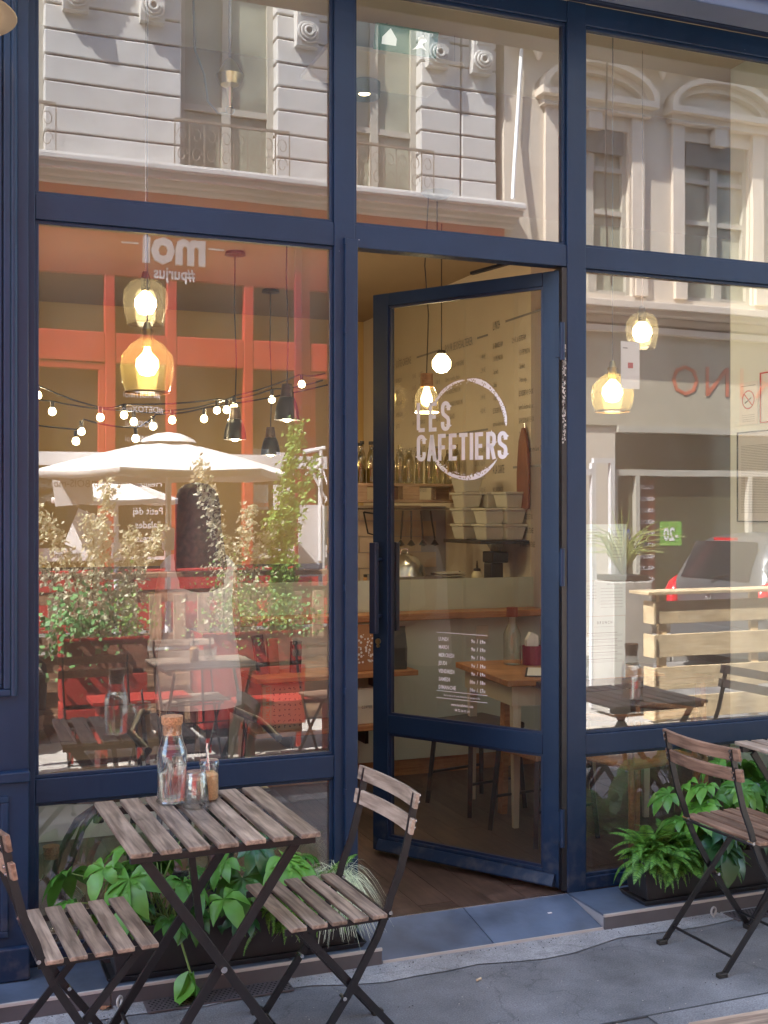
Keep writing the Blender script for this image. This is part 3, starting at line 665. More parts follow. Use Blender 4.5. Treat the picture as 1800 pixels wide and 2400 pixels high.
S(MB().box(1.2005,3.4,2.25,2.35,0.05,3.9), 'side_wall', M['beige_wall'])
S(MB().box(3.4,3.5,0.36,5.3,0.05,3.9), 'right_wall', M['beige_wall'])
S(MB().box(1.50,1.60,0.36,0.86,0.05,3.9), 'window_pier', M['pale_wall'])
S(MB().box(-2.9,3.4,1.6,5.2,3.20,3.9), 'lowered_ceiling', M['ceiling'])
S(MB().box(-2.9,3.4,0.36,1.598,3.86,3.95), 'ceiling', M['beige_wall'])
M['dimming_panel']=simple('dimming_brown',(0.07,0.045,0.03),rough=0.5,var=0.15)  # dark panels added on the lower walls, standing in for the dim room
S(MB().box(-2.799,-2.78,0.37,5.19,0.06,1.15),'dimming_panel',M['dimming_panel'])
S(MB().box(-2.779,1.09,5.17,5.199,0.06,1.15),'dimming_panel',M['dimming_panel'])
S(MB().box(-2.9,3.4,0.07,5.2,0.0,0.050), 'floor_base', M['black_metal'])
fl = thing('floor', 'dark brown plank floor', 'floor', (0,0,0)); fl['kind'] = 'structure'
del fl['category']; del fl['label']
pk = MB().box(-0.0715,0.0715,-0.60,0.60,0.0,0.008).build('plank', M['floor'], fl, bevel=0.0008)
first = True
for i in range(44):
    x = -2.83 + 0.145*i; off = (i*0.37) % 1.2
    y = 0.002 - off
    while y < 5.2:
        a = max(y, 0.004); b_ = min(y+1.2, 5.19)
        if b_ - a > 0.03 and -2.8 < x < 3.4:
            o = pk if first else inst('plank', pk.data, fl)
            first = False
            o.location = (x, (a+b_)/2, 0.051 + rnd.uniform(0,0.0008)); o.scale = (1, (b_-a-0.003)/1.2, 1)
        y += 1.2

# counter with screen, ledge, shelves
ct = thing('counter', 'pale green cafe counter with an orange oak ledge and glass screen', 'counter', (0,2.1,0.06))
MB().box(-0.90,1.09,2.12,2.18,0.155,0.962).build('front_panel', M['mint'], ct, w=True)
MB().box(-0.90,1.09,2.14,2.20,0.06,0.154).build('skirting', M['oak'], ct, w=True)
MB().box(-0.90,1.09,2.02,2.24,0.963,1.002).build('ledge', M['oak'], ct, w=True, bevel=0.004)
M['frost'] = simple('frosted_glass', (0.46,0.52,0.42), rough=0.25, var=0.04)
MB().box(-0.90,1.09,2.20,2.212,1.0025,1.185).build('screen', M['frost'], ct, w=True)
MB().box(-0.90,1.09,2.241,2.85,0.80,1.06).build('worktop', M['steel'], ct, w=True)
# two low oak shelves with things on them
sh = thing('wall_shelf', 'orange oak shelf fixed to the counter, the upper of two', 'shelf', (-0.3,1.95,0.69))
MB().box(-0.76,0.155,1.80,2.115,0.685,0.713).build('shelf_board', M['oak'], sh, w=True, bevel=0.003)
for xb_ in (-0.55,-0.02): MB().box(xb_,xb_+0.02,1.9,2.115,0.60,0.684).build('bracket', M['black_metal'], sh, w=True)
sh2 = thing('wall_shelf', 'orange oak shelf holding the picture book, the lower of two', 'shelf', (-0.3,1.95,0.40))
MB().box(-0.76,0.0,1.80,2.115,0.400,0.428).build('shelf_board', M['oak'], sh2, w=True, bevel=0.003)
for xb_ in (-0.55,-0.12): MB().box(xb_,xb_+0.02,1.9,2.115,0.31,0.399).build('bracket', M['black_metal'], sh2, w=True)
# picture book
bk = thing('book', 'tan picture book with an orange vertical title on the lower shelf', 'book', (-0.60,1.86,0.428))
MB().box(-0.115,0.115,-0.012,0.012,0.0,0.245).build('cover', simple('book_cover',(0.42,0.28,0.18),rough=0.5,var=0.08), bk, bevel=0.002)
MB().box(-0.1145,-0.066,-0.0145,-0.0125,0.001,0.244).build('title_strip', simple('book_strip',(0.36,0.38,0.24),rough=0.5), bk)
text('VISUAL FAMILIES', 0.030, M['orange_ink'], bk, (-0.076,-0.0155,0.018), (R(90),R(-90),0), xs=0.98, bold=0.0004, name='title')
pic = MB(); r5 = random.Random(5)
for i in range(6):
    for j in range(8):
        x = -0.052+i*0.028; z = 0.018+j*0.028
        for q in range(3):
            w_=r5.uniform(0.003,0.008); h_=r5.uniform(0.003,0.010); a=x+r5.uniform(-.006,.006); c=z+r5.uniform(-.006,.006)
            pic.add([(a,-0.0128,c),(a+w_,-0.0128,c+0.002),(a+w_*0.6,-0.0128,c+h_),(a-0.002,-0.0128,c+h_*0.7)],[(0,1,2,3)])
pic.build('pictograms', M['ink'], bk)
# coffee bags
def bag(x, y, z, wd, h, m, label, deco=None):
    t = thing('coffee_bag', label, 'bag', (x,y,z), R(rnd.uniform(-6,6)))
    b = MB(); w2 = wd/2; d=0.035
    b.add([(-w2,-d,0),(w2,-d,0),(w2,d,0),(-w2,d,0),(-w2*1.02,-d*1.1,h*0.5),(w2*1.02,-d*1.1,h*0.5),(w2*1.02,d*1.1,h*0.5),(-w2*1.02,d*1.1,h*0.5),(-w2,-0.004,h),(w2,-0.004,h),(w2,0.004,h),(-w2,0.004,h)],
      [(0,3,2,1),(0,1,5,4),(1,2,6,5),(2,3,7,6),(3,0,4,7),(4,5,9,8),(5,6,10,9),(6,7,11,10),(7,4,8,11),(8,9,10,11)])
    b.build('bag_body', m, t, bevel=0.004)
    MB().box(-w2*1.01,w2*1.01,-0.007,0.007,h*0.93,h).build('folded_top', m, t)
    return t
M['kraft'] = simple('kraft_paper',(0.36,0.18,0.09),rough=0.8,var=0.12); M['dark_bag'] = simple('dark_bag',(0.035,0.035,0.03),rough=0.5,var=0.3); M['white_bag']=simple('white_bag',(0.62,0.58,0.46),rough=0.7)
bg1 = bag(-0.125,1.90,0.713,0.13,0.25,M['kraft'],'brown kraft coffee bag with white coral print on the upper shelf')
cr = MB(); r6=random.Random(11)
for i in range(60):
    x=r6.uniform(-0.06,0.055); z=r6.uniform(0.04,0.20); s_=r6.uniform(0.003,0.008)
    if abs(x)<0.055: cr.add([(x+s_*math.cos(a),-0.0395,z+s_*math.sin(a)) for a in [k*math.pi/3 for k in range(6)]],[(0,1,2,3,4,5)])
cr.build('coral_print', M['white'], bg1)
bag(0.04,1.90,0.713,0.15,0.235,M['dark_bag'],'dark charcoal coffee bag beside the brown one on the upper shelf')
bw = bag(-0.115,1.89,0.428,0.15,0.19,M['white_bag'],'cream coffee bag lettered COFFEE on the lower shelf by the doorway')
text('COFFEE', 0.022, M['ink'], bw, (-0.045,-0.0395,0.085), xs=0.8, name='print')
MB().tube([(0.045,-0.039,0.065),(0.045,-0.042,0.065)],0.012,10).build('round_mark', M['ink'], bw)
for i,(x,h_,c) in enumerate(((-0.68,0.21,(0.05,0.05,0.05)),(-0.62,0.19,(0.22,0.15,0.1)),(-0.50,0.17,(0.03,0.03,0.035)))):
    t = thing('folded_board', ['black folded board leaning on the upper shelf, left end','brown folded board leaning on the upper shelf next to the black one','short black folder standing on the upper shelf near the mullion'][i], 'folder', (x,1.95,0.713), R(10))
    o = MB().box(-0.03,0.03,-0.006,0.006,0,h_).box(-0.03,0.03,0.008,0.020,0,h_).build('panel', simple('board%d'%i,c,rough=0.5), t, bevel=0.002); o.rotation_euler=(R(-8),R(6*(i-1)),0)

# pallet shelf with bottles
M['pallet'] = wood('pallet_wood', (0.30,0.19,0.11), (0.48,0.34,0.22), 'x', rough=0.7, knots=True)
ps = thing('pallet_shelf', 'wooden pallet hung as a shelf under the glass bottles', 'shelf', (0.2,3.2,1.64))
for z in (1.758, 1.652):
    for y in (3.02,3.17,3.32): MB().box(0.17,1.05,y-0.045,y+0.045,z-0.009,z+0.009).build('plank', M['pallet'], ps, w=True, bevel=0.002)
for x in (0.24,0.61,0.98):
    for y in (3.02,3.32): MB().box(x-0.06,x+0.06,y-0.04,y+0.04,1.6615,1.7485).build('block', M['pallet'], ps, w=True, bevel=0.002)
M['bottle_glass'] = glass('bottle_glass', refl=3.0, tint=(0.72,0.70,0.55)); M['bottle_dark'] = simple('dark_bottle_cap',(0.02,0.018,0.016),rough=0.5)
b0 = None; ORD=['first','second','third','fourth','fifth','sixth','seventh','eighth','ninth','tenth','eleventh','twelfth']
for i in range(24):
    x = 0.20+(i//2)*0.070+rnd.uniform(-0.008,0.008); y = 3.04+ (i%2)*0.14
    if b0 is None:
        t = thing('glass_bottle', 'stoppered oil bottle at the left end of the front row on the pallet shelf', 'bottle', (x,y,1.767), 0, 'bottles lined up on the pallet shelf')
        MB().lathe([(0.0,0.002),(0.026,0.002),(0.028,0.01),(0.028,0.17),(0.022,0.20),(0.012,0.225),(0.012,0.26)],14).build('bottle_body', M['bottle_glass'], t, smooth=True)
        MB().lathe([(0.0,0.262),(0.015,0.262),(0.015,0.285),(0.0,0.285)],12).build('stopper', M['bottle_dark'], t)
        MB().lathe([(0.0,0.004),(0.0255,0.004),(0.0262,0.10),(0.0,0.10)],12).build('contents', simple('oil',(0.22,0.16,0.05),rough=0.2), t, smooth=True)
        b0 = t
    else:
        t = copy_tree(b0); t['label'] = 'stoppered oil bottle, %s of the %s row on the pallet shelf' % (ORD[i//2],('front','back')[i%2]); t.location = (x,y,1.767); s_=rnd.uniform(0.85,1.05); t.scale=(1,1,s_)
        if i > 9: 
            for ch in list(t.children):
                if ch.name.startswith('contents') or (ch.name.startswith('stopper')): bpy.data.objects.remove(ch)
            t['label'] = 'empty clear bottle, %s of the %s row on the pallet shelf' % (ORD[i//2],('front','back')[i%2]); t['group'] = 'glasses lined up on the pallet shelf'; t['category']='glass'; t.name='drinking_glass'
# white takeaway tubs stacked on a shelf by the menu wall
ws_ = thing('side_shelf','dark shelf on the menu wall carrying stacked white tubs','shelf',(0.92,2.6,1.40))
MB().box(0.76,1.095,2.26,2.80,1.385,1.405).build('shelf_board', M['bottle_dark'], ws_, w=True)
tm = None; M['tub']=simple('white_tub',(0.50,0.49,0.42),rough=0.4,var=0.05)
spots = [(0.86,2.66,4),(1.01,2.62,3),(0.90,2.42,2),(1.02,2.38,3)]
nm = ['far left','far right','near left','near right']
for k,(x,y,n) in enumerate(spots):
    for i in range(n):
        lab = 'white plastic tub, number %s from the bottom of the %s stack' % (['one','two','three','four'][i], nm[k])
        if tm is None:
            t = thing('plastic_tub', lab, 'tub', (x,y,1.405), 0, 'white tubs stacked on the side shelf')
            b=MB(); b.add([(-0.055,-0.07,0),(0.055,-0.07,0),(0.055,0.07,0),(-0.055,0.07,0),(-0.07,-0.09,0.085),(0.07,-0.09,0.085),(0.07,0.09,0.085),(-0.07,0.09,0.085)],[(0,3,2,1),(0,1,5,4),(1,2,6,5),(2,3,7,6),(3,0,4,7),(4,5,6,7)])
            b.build('tub_body', M['tub'], t, bevel=0.008); MB().box(-0.078,0.078,-0.097,0.097,0.0855,0.0995).build('lid', M['tub'], t, bevel=0.003)
            tm = t
        else:
            t = copy_tree(tm); t.location=(x,y,1.405+i*0.1); t['label']=lab
# kitchen back: white tiles
tw = thing('tiled_splashback','cream rectangular wall tiles behind the counter','tiles',(0.2,3.45,1.0)); tw['kind']='structure'; del tw['category']; del tw['label']
tb=None; M['cream_tile']=simple('cream_tile',(0.50,0.42,0.32),rough=0.25,var=0.05,obj_var=0.06)
MB().box(0.2,1.095,3.50,3.6,0.06,1.62).build('tile_backing', M['grout'], tw, w=True)
for j in range(5):
    for i in range(4):
        x=0.20+i*0.235+(0.117 if j%2 else 0); 
        if x+0.23>1.1: continue
        if tb is None:
            tb=MB().box(0,0.23,0,0.008,0,0.105).build('tile', M['cream_tile'], tw, bevel=0.002); tb.location=(x-0.2,3.491-3.45,1.08+j*0.11-1.0); tbd=tb.data
        else:
            o=inst('tile',tbd,tw,(x-0.2,3.491-3.45,1.08+j*0.11-1.0))
# things on the worktop
def small(name,label,cat,loc,rz=0,group=None): return thing(name,label,cat,loc,rz,group)
t=small('dish_cover','shiny domed metal dish cover in the grey crate on the counter','dish cover',(0.36,2.50,1.13))
MB().lathe([(0.0,0.20),(0.03,0.197),(0.08,0.175),(0.12,0.12),(0.135,0.05),(0.14,0.0),(0.145,0.0)],28).build('dome',M['steel'],t,smooth=60); MB().tube([(-0.025,0,0.195),(-0.02,0,0.225),(0.02,0,0.225),(0.025,0,0.195)],0.005,8).build('handle',M['steel'],t,smooth=True)
t=small('grey_crate','grey plastic crate with square holes on the counter','crate',(0.36,2.50,1.062))
M['crate']=simple('grey_crate',(0.16,0.15,0.14),rough=0.6); b=MB()
for (x0,x1,y0,y1) in ((-0.18,0.18,-0.16,-0.15),(-0.18,0.18,0.15,0.16),(-0.18,-0.17,-0.15,0.15),(0.17,0.18,-0.15,0.15)):
    b.box(x0,x1,y0,y1,0.0,0.03).box(x0,x1,y0,y1,0.10,0.13)
for i in range(9):
    x=-0.176+i*0.0435
    for y in (-0.155,0.155): b.box(x-0.004,x+0.004,y-0.004,y+0.004,0.031,0.099)
    b2=x*0.85
    for s_ in (-1,1): b.box(s_*0.175-0.004,s_*0.175+0.004,b2-0.004,b2+0.004,0.031,0.099)
b.box(-0.17,0.17,-0.15,0.15,0.0,0.01); b.build('crate_body',M['crate'],t)
pl=None
for i in range(9):
    if pl is None:
        pl=MB().lathe([(0.0,0.004),(0.05,0.002),(0.095,0.012),(0.10,0.014),(0.095,0.016),(0.05,0.007),(0.0,0.008)],28).build('plate',simple('white_plate',(0.6,0.57,0.5),rough=0.2,var=0.02),None,smooth=60); o=pl
    else: o=pl.copy(); COL.objects.link(o)
    o.location=(0.66,2.48,1.062+i*0.016+0.12*0); tag(o,'white plate, %s in the pile on the counter'%['bottom one','second from bottom','third from bottom','fourth from bottom','middle one','fourth from top','third from top','second from top','top one'][i],'plate','plates piled on the counter')
t=small('squeeze_bottle','cream squeeze bottle with a pointed nozzle on the counter','squeeze bottle',(0.83,2.45,1.062))
MB().lathe([(0.0,0.0),(0.034,0.0),(0.036,0.01),(0.036,0.12),(0.026,0.145),(0.02,0.15),(0.0,0.15)],18).build('bottle_body',simple('cream_plastic',(0.62,0.58,0.38),rough=0.4),t,smooth=True)
MB().lathe([(0.022,0.151),(0.022,0.165),(0.008,0.17),(0.003,0.215),(0.0,0.215)],14).build('nozzle',M['bottle_dark'],t,smooth=True)
t=small('coffee_grinder','black coffee grinder with glass hopper on the counter','grinder',(0.97,2.47,1.062))
MB().box(-0.06,0.06,-0.08,0.08,0,0.03).box(-0.045,0.045,-0.02,0.08,0.031,0.20).box(-0.055,0.055,-0.07,0.08,0.2005,0.27).build('grinder_body',M['black_metal'],t,bevel=0.008)
MB().lathe([(0.03,0.271),(0.065,0.33),(0.065,0.37),(0.0,0.371)],16).build('hopper',M['bottle_glass'],t,smooth=True)
t=small('utensil_rack','rail of hanging black kitchen utensils under the pallet shelf','utensils',(0.6,3.1,1.60))
MB().tube([(-0.35,0,0.0),(0.35,0,0.0)],0.005,8).build('rail',M['steel'],t)
for i,x in enumerate((-0.1,0.0,0.06,0.13,0.2)):
    MB().tube([(x,0,-0.01),(x+0.04*(i-2)*0.4,0,-0.20)],0.006,6).lathe([(0.0,0),(0.03,0.01),(0.0,0.05)],10,(x+0.016*(i-2),0,-0.25)).build('utensil',M['black_metal'],t,smooth=True)
MB().tube([(-0.28,0,-0.02),(-0.08,-0.0,-0.05),(-0.1,0,-0.2),(-0.25,0,-0.16),(-0.28,0,-0.02)],0.006,6).build('wire_basket',M['black_metal'],t)
t=small('bread_loaf','round brown loaf wrapped at the left end of the counter','bread',(-0.03,2.42,1.062)); MB().lathe([(0.0,0.0),(0.06,0.0),(0.075,0.03),(0.065,0.07),(0.03,0.09),(0.0,0.092)],20).build('loaf',simple('crust',(0.42,0.17,0.06),rough=0.8,var=0.3,scale=20),t,smooth=True)

M['ink_mid']=simple('charcoal_print',(0.11,0.10,0.09),rough=0.8)
# menu printed on the wall, read from the room
mt = thing('wall_menu', 'black cafe menu printed high on the beige side wall', 'menu', (1.098,2.4,2.1))
# wall normal faces -x: text x axis runs towards -y, i.e. from far (y=4.4) to near (y=2.2)
it=[]; hv=lambda s,x,z,a='LEFT',sz=0.080: it.append((s,sz,x,z,0.62,0.0,a)); tx=lambda s,x,z,a='LEFT',sz=0.048: it.append((s,sz,x,z,0.62,0.0,a))
# x measured from y=4.55 (x=0) to y=2.36 (x=2.19)
hv('CÔTÉ CAFÉINE',0.0,0.62)
for i,(a,p) in enumerate((('EXPRESSO','1.50 €'),('DÉCA','1.60 €'),('MACCHIATO','2.20 €'),('AMÉRICAIN','2.20 €'),('LATTE','3.80 €'))): tx(a,0.0,0.50-i*0.09); tx(p,0.44,0.50-i*0.09,'RIGHT')
for i,(a,p) in enumerate((('LATTÉ','3.80 €'),('CAPPUCCINO','3.80 €'),('MOKA','4.20 €'),('CHOCOLAT','3.90 €'),('VIENNOIS','4.20 €'))): tx(a,0.50,0.50-i*0.09); tx(p,0.92,0.50-i*0.09,'RIGHT')
hv('THÉS & CHOCOLAT CHAUD',0.0,-0.08)
for i,a in enumerate(('DARJEELING','EARL GREY','THÉ VERT menthe fraîche','THÉ NOIR bergamote','CHOCOLAT lait entier','ROOIBOS vanille','INFUSION verveine')): tx(a,0.0,-0.20-i*0.085,sz=0.05)
for i,a in enumerate(('ROUGE BIO','Thé blanc','Matcha latte','Chaï latte')): tx(a,0.50,-0.37-i*0.085,sz=0.05)
hv('POUR SE DÉSALTÉRER',1.02,0.62)
for i,(a,p) in enumerate((('LES SIROPS, LA MARGERIE','1.40 €'),('Citron, menthe, fraise','2.90 €'),('THÉ GLACÉ MAISON','3.80 €'),('CITRONNADE MAISON','3.90 €'),('CAFÉ GLACÉ','4.20 €'))): tx(a,1.02,0.50-i*0.09); tx(p,1.72,0.50-i*0.09,'RIGHT')
for i in range(5): tx('2.50 €  4.20 €',1.72,-0.12-i*0.09,'RIGHT')
for i,a in enumerate(('JUS FRAIS 25 cl','SMOOTHIE 25 cl','BIÈRE 33 cl','LIMONADE','EAU GAZEUSE')): tx(a,1.14,-0.12-i*0.09)
wmo = text_group(it, M['ink_grey'], mt, 'menu_text', (0,2.15,0.0), (0,0,R(-90)))
it=[]
hv('LUNCH',0.0,0.62); 
for i,a in enumerate(('LA GRANDE FAIM','1 SOUPE MAISON','- Sandwich','- Salade','- Soupe','LE DESSERT AU CHOIX','parmi la sélection du jour','LA BOISSON AU CHOIX')): tx(a,0.0,0.50-i*0.085)
tx('12,90 €  LA PETITE FAIM',0.44,0.50)
for i,a in enumerate(('1 SOUPE MAISON','- Sandwich','- Petite soupe','LE DESSERT AU CHOIX','parmi la sélection du jour','LA BOISSON AU CHOIX','Chaude ou froide')): tx(a,0.60,0.41-i*0.085)
tx('Supplément verre de vin : 2.80 €',0.72,-0.20,sz=0.05)
hv('À LA CARTE',0.0,-0.32)
for i,(a) in enumerate(('NOS SANDWICHS','LE PETIT SANDWICH','LE GRAND SANDWICH')): tx(a,0.0,-0.44-i*0.09)
tx('NOS SALADES',0.62,-0.42,sz=0.06)
for i,(a,p) in enumerate((('LA PETITE DÉTOX','3.70 €'),('LA GRANDE DÉTOX','6.20 €'),('LA PETITE PROTÉINÉE','3.90 €'),('LA GRANDE PROTÉINÉE','6.90 €'))): tx(a,0.62,-0.53-i*0.085); tx(p,1.24,-0.53-i*0.085,'RIGHT')
wm2 = text_group(it, M['ink_mid'], mt, 'menu_text', (0,1.62,0.05), (0,0,R(-90)))
MY1=2.05; MY2=0.36; wmo.scale=(0.92,1,1); wm2.scale=(0.60,1,1)
for o in (wmo, wm2): o.location.x = -0.001
wmo.location.y = MY1; wm2.location.y = MY2
rl = MB()
def rule(x0,x1,z,oy): rl.add([(-0.0015,oy-x0,z),(-0.0015,oy-x1,z),(-0.0015,oy-x1,z+0.014),(-0.0015,oy-x0,z+0.014)],[(0,1,2,3)])
rule(0.42,0.85,0.645,MY1); rule(0.72,0.85,-0.055,MY1); rule(1.46,1.62,0.645,MY1); rule(0.95,1.62,0.02,MY1); rule(0.18,0.72,0.695,MY2); rule(0.28,0.72,-0.245,MY2)
rl.build('rule', M['ink_grey'], mt)
# splashes of interior furniture behind the door
tb_ = thing('cafe_table','white cafe table with a brown wooden top inside by the door','table',(0.66,1.18,0.06),R(-5))
MB().box(-0.42,0.42,-0.36,0.36,0.69,0.72).build('table_top',M['oak'],tb_,bevel=0.004)
M['cream']=simple('cream_paint',(0.58,0.54,0.42),rough=0.5,var=0.05)
MB().box(-0.38,0.38,-0.32,-0.30,0.59,0.689).box(-0.38,0.38,0.30,0.32,0.59,0.689).box(-0.38,-0.36,-0.299,0.299,0.59,0.689).box(0.36,0.38,-0.299,0.299,0.59,0.689).build('apron',M['cream'],tb_)
for x,y in ((-0.35,-0.29),(0.35,-0.29),(-0.35,0.29),(0.35,0.29)): MB().tube([(x,y,0.689),(x,y,0.0)],[0.032,0.018],4).build('leg',M['cream'],tb_)
M['dark_seat']=wood('dark_seat',(0.05,0.03,0.02),(0.11,0.065,0.045),'x',rough=0.4)
def stool(x,y,rz,h,label,seatm,thick=0.035):
    t=thing('stool',label,'stool',(x,y,0.06),rz)
    MB().box(-0.18,0.18,-0.18,0.18,h-thick,h).build('seat',seatm,t,bevel=0.01)
    for i,(a,b_) in enumerate(((-1,-1),(1,-1),(1,1),(-1,1))): MB().bar((a*0.15,b_*0.15,h-thick),(a*0.18,b_*0.18,0.0),0.022,0.022).build('leg',M['black_metal'],t)
    MB().bar((-0.17,-0.17,0.16),(0.17,-0.17,0.16),0.012,0.012).bar((-0.17,0.17,0.16),(0.17,0.17,0.16),0.012,0.012).build('stretcher',M['black_metal'],t)
    return t
stool(0.30,1.38,R(12),0.44,'dark wooden stool with black metal legs under the indoor table',M['dark_seat'])
stool(0.36,0.78,R(8),0.44,'cork seated stool with black legs, closest to the open door',M['cork'],0.05)
t=thing('clipboard','white menu sheet on a black clipboard on the indoor table','clipboard',(0.52,1.02,0.781),R(-30)); MB().box(-0.11,0.11,-0.15,0.15,0,0.004).build('board',M['bottle_dark'],t); MB().box(-0.10,0.10,-0.14,0.14,0.0042,0.006).build('paper',M['white'],t)
t=thing('napkin_tin','dark red tin of white napkins on the indoor table','tin',(0.60,1.33,0.781)); MB().lathe([(0.0,0.0),(0.05,0.0),(0.05,0.10),(0.046,0.10),(0.046,0.01),(0.0,0.01)],24).build('tin_body',simple('red_tin',(0.25,0.02,0.05),rough=0.3),t,smooth=40); MB().prism([(-0.03,0.02),(0.035,0.02),(0.03,0.15),(-0.01,0.17),(-0.035,0.13)],-0.015,0.015).build('napkins',M['white'],t)
t=thing('swing_top_bottle','clear water bottle with dark red cap on the indoor table','bottle',(0.50,1.36,0.781)); MB().lathe([(0.0,0.002),(0.045,0.002),(0.047,0.01),(0.047,0.16),(0.03,0.20),(0.022,0.215),(0.022,0.25)],20).build('bottle_body',M['clear'],t,smooth=True); MB().lathe([(0.0,0.251),(0.030,0.251),(0.030,0.30),(0.0,0.30)],18).build('cap',simple('brown_cap',(0.22,0.05,0.03),rough=0.5),t)
# timber table by the right window: legs seen through the glass
t=thing('timber_table','orange timber trestle table inside behind the right window','table',(0.75,0.95,0.06),R(4))
MB().box(-0.40,0.5,-0.30,0.30,0.68,0.71).build('table_top',M['dark_seat'],t,bevel=0.004)
for x,y in ((-0.36,-0.26),(0.44,-0.26),(-0.36,0.26),(0.44,0.26)): MB().bar((x,y,0.68),(x*1.06,y,0.0),0.045,0.030).build('leg',M['oak'],t)
MB().bar((-0.37,-0.24,0.45),(0.45,-0.24,0.45),0.05,0.02).build('rail',M['oak'],t)
t=thing('wooden_armchair','pale bentwood armchair inside below the right window','chair',(0.62,0.42,0.06),R(190))
MB().tube([(-0.24,-0.2,0.60),(-0.24,0.05,0.62),(-0.16,0.22,0.64),(0.0,0.27,0.65),(0.16,0.22,0.64),(0.24,0.05,0.62),(0.24,-0.2,0.60)],0.016,8).build('arm_rail',M['oak'],t,smooth=True)
MB().box(-0.22,0.22,-0.2,0.2,0.41,0.435).build('seat',M['oak'],t,bevel=0.01)
for x,y,z in ((-0.21,-0.19,0.60),(0.21,-0.19,0.60),(-0.19,0.18,0.64),(0.19,0.18,0.64)): MB().tube([(x,y,z),(x*1.05,y*1.1,0.0)],0.014,8).build('leg',M['oak'],t,smooth=True)

# ---- lamps
M['bulb'] = simple('bulb_glow',(1,0.9,0.7),emit=(1.0,0.80,0.48),estr=6)
M['bulb_small'] = simple('small_bulb_glow',(1,0.9,0.7),emit=(1.0,0.80,0.45),estr=4)
M['amber'] = glass('amber_glass', refl=1.6, tint=(1.0,0.84,0.40), glow=0.085); M['smoke'] = glass('smoked_glass', refl=1.6, tint=(0.88,0.80,0.62), glow=0.05)
M['copper'] = simple('brushed_brass',(0.62,0.42,0.16),rough=0.35,metal=0.9)
def plight(loc, e, parent=None, r=0.03, col=(1.0,0.76,0.46)):
    l = bpy.data.lights.new('bulb_light','POINT'); l.energy=e*0.13; l.color=col; l.shadow_soft_size=r
    o = bpy.data.objects.new('bulb_light', l); COL.objects.link(o); o.location=loc
    if parent: o.parent=parent
    return o
def glass_pendant(x,y,zb,r,h,m,label,ztop,e,bulbz=None,jug=False):
    t = thing('glass_pendant', label, 'lamp', (x,y,zb))
    if jug: prof=[(r*0.78,0.0),(r*0.92,h*0.15),(r,h*0.38),(r*0.93,h*0.58),(r*0.62,h*0.75),(r*0.26,h*0.86),(r*0.20,h*0.92),(r*0.24,h*0.97),(r*0.2,h)]
    else: prof=[(r*0.80,0.0),(r*0.90,h*0.2),(r,h*0.5),(r*0.95,h*0.72),(r*0.7,h*0.9),(r*0.3,h*0.985),(r*0.14,h)]
    MB().lathe(prof,32).build('lamp_shade', m, t, smooth=60)
    MB().lathe([(r*0.80,0.004),(r*0.80+0.003,0.0),(r*0.80,-0.004)],32).build('rim', M['copper'] if jug else m, t)
    MB().lathe([(0.0,h*1.0+0.03),(0.012,h+0.028),(0.02,h),(0.02,h*0.72),(0.0,h*0.71)],14).build('socket', M['brass'] if jug else M['bottle_dark'], t, smooth=True)
    bz = h*0.45
    MB().lathe([(0.0,bz-0.052),(0.030,bz-0.044),(0.048,bz-0.01),(0.045,bz+0.018),(0.018,bz+0.048),(0.012,h*0.71)],18).build('bulb', M['bulb'], t, smooth=True)
    MB().tube([(0,0,h+0.02),(0.002,0,ztop-zb)],0.0025,6).build('cord', M['steel'] if not jug else M['ink_grey'], t)
    plight((0,0,bz), e, t)
    return t
glass_pendant(-1.498,0.80,2.076,0.112,0.262,M['amber'],'amber glass bottle pendant lamp, lowest one behind the left window',3.85,22,jug=True)
glass_pendant(-1.462,1.05,2.40,0.098,0.20,M['smoke'],'smoked glass bell pendant above the amber one in the left window',3.85,16)
glass_pendant(0.923,0.80,2.388,0.080,0.175,M['smoke'],'smoked glass pendant higher of two behind the right window',3.85,9)
glass_pendant(0.560,0.50,2.040,0.098,0.20,M['amber'],'amber glass pendant lower of two behind the right window',3.85,7,jug=True)
# door pendant: wooden cap and clear jar
t = thing('wood_cap_pendant','clear glass pendant with a turned wooden cap seen through the door glass','lamp',(0.029,1.4,2.09))
MB().lathe([(0.06,0.0),(0.062,0.04),(0.058,0.09),(0.035,0.13)],28).build('lamp_shade',M['smoke'],t,smooth=60)
MB().lathe([(0.0,0.20),(0.032,0.198),(0.034,0.13),(0.0,0.129)],24).build('wooden_cap',M['oak'],t,smooth=50)
MB().lathe([(0.0,0.03),(0.026,0.045),(0.030,0.07),(0.02,0.10),(0.012,0.13)],18).build('bulb',M['bulb'],t,smooth=True)
MB().lathe([(0.058,0.002),(0.0635,0.0),(0.058,-0.002)],28).build('rim',M['bulb_small'],t)
MB().tube([(0,0,0.2),(0.01,0,0.5),(-0.01,0,0.75),(0.01,0,1.105)],0.003,6).build('cord',M['bottle_dark'],t,smooth=True)
plight((0,0,0.075),8,t)
t = thing('globe_pendant','bright round pendant bulb beyond the wood capped lamp','lamp',(0.339,1.9,2.36))
MB().lathe([(0.0,0.0),(0.03,0.008),(0.052,0.035),(0.052,0.07),(0.03,0.10),(0.0,0.108)],24).build('bulb',M['bulb'],t,smooth=True)
MB().lathe([(0.0,0.13),(0.02,0.128),(0.03,0.109),(0.0,0.108)],18).build('cap',M['bottle_dark'],t); MB().tube([(0,0,0.12),(0,0,0.84)],0.003,6).build('cord',M['bottle_dark'],t)
plight((0,0,-0.05),7,t)
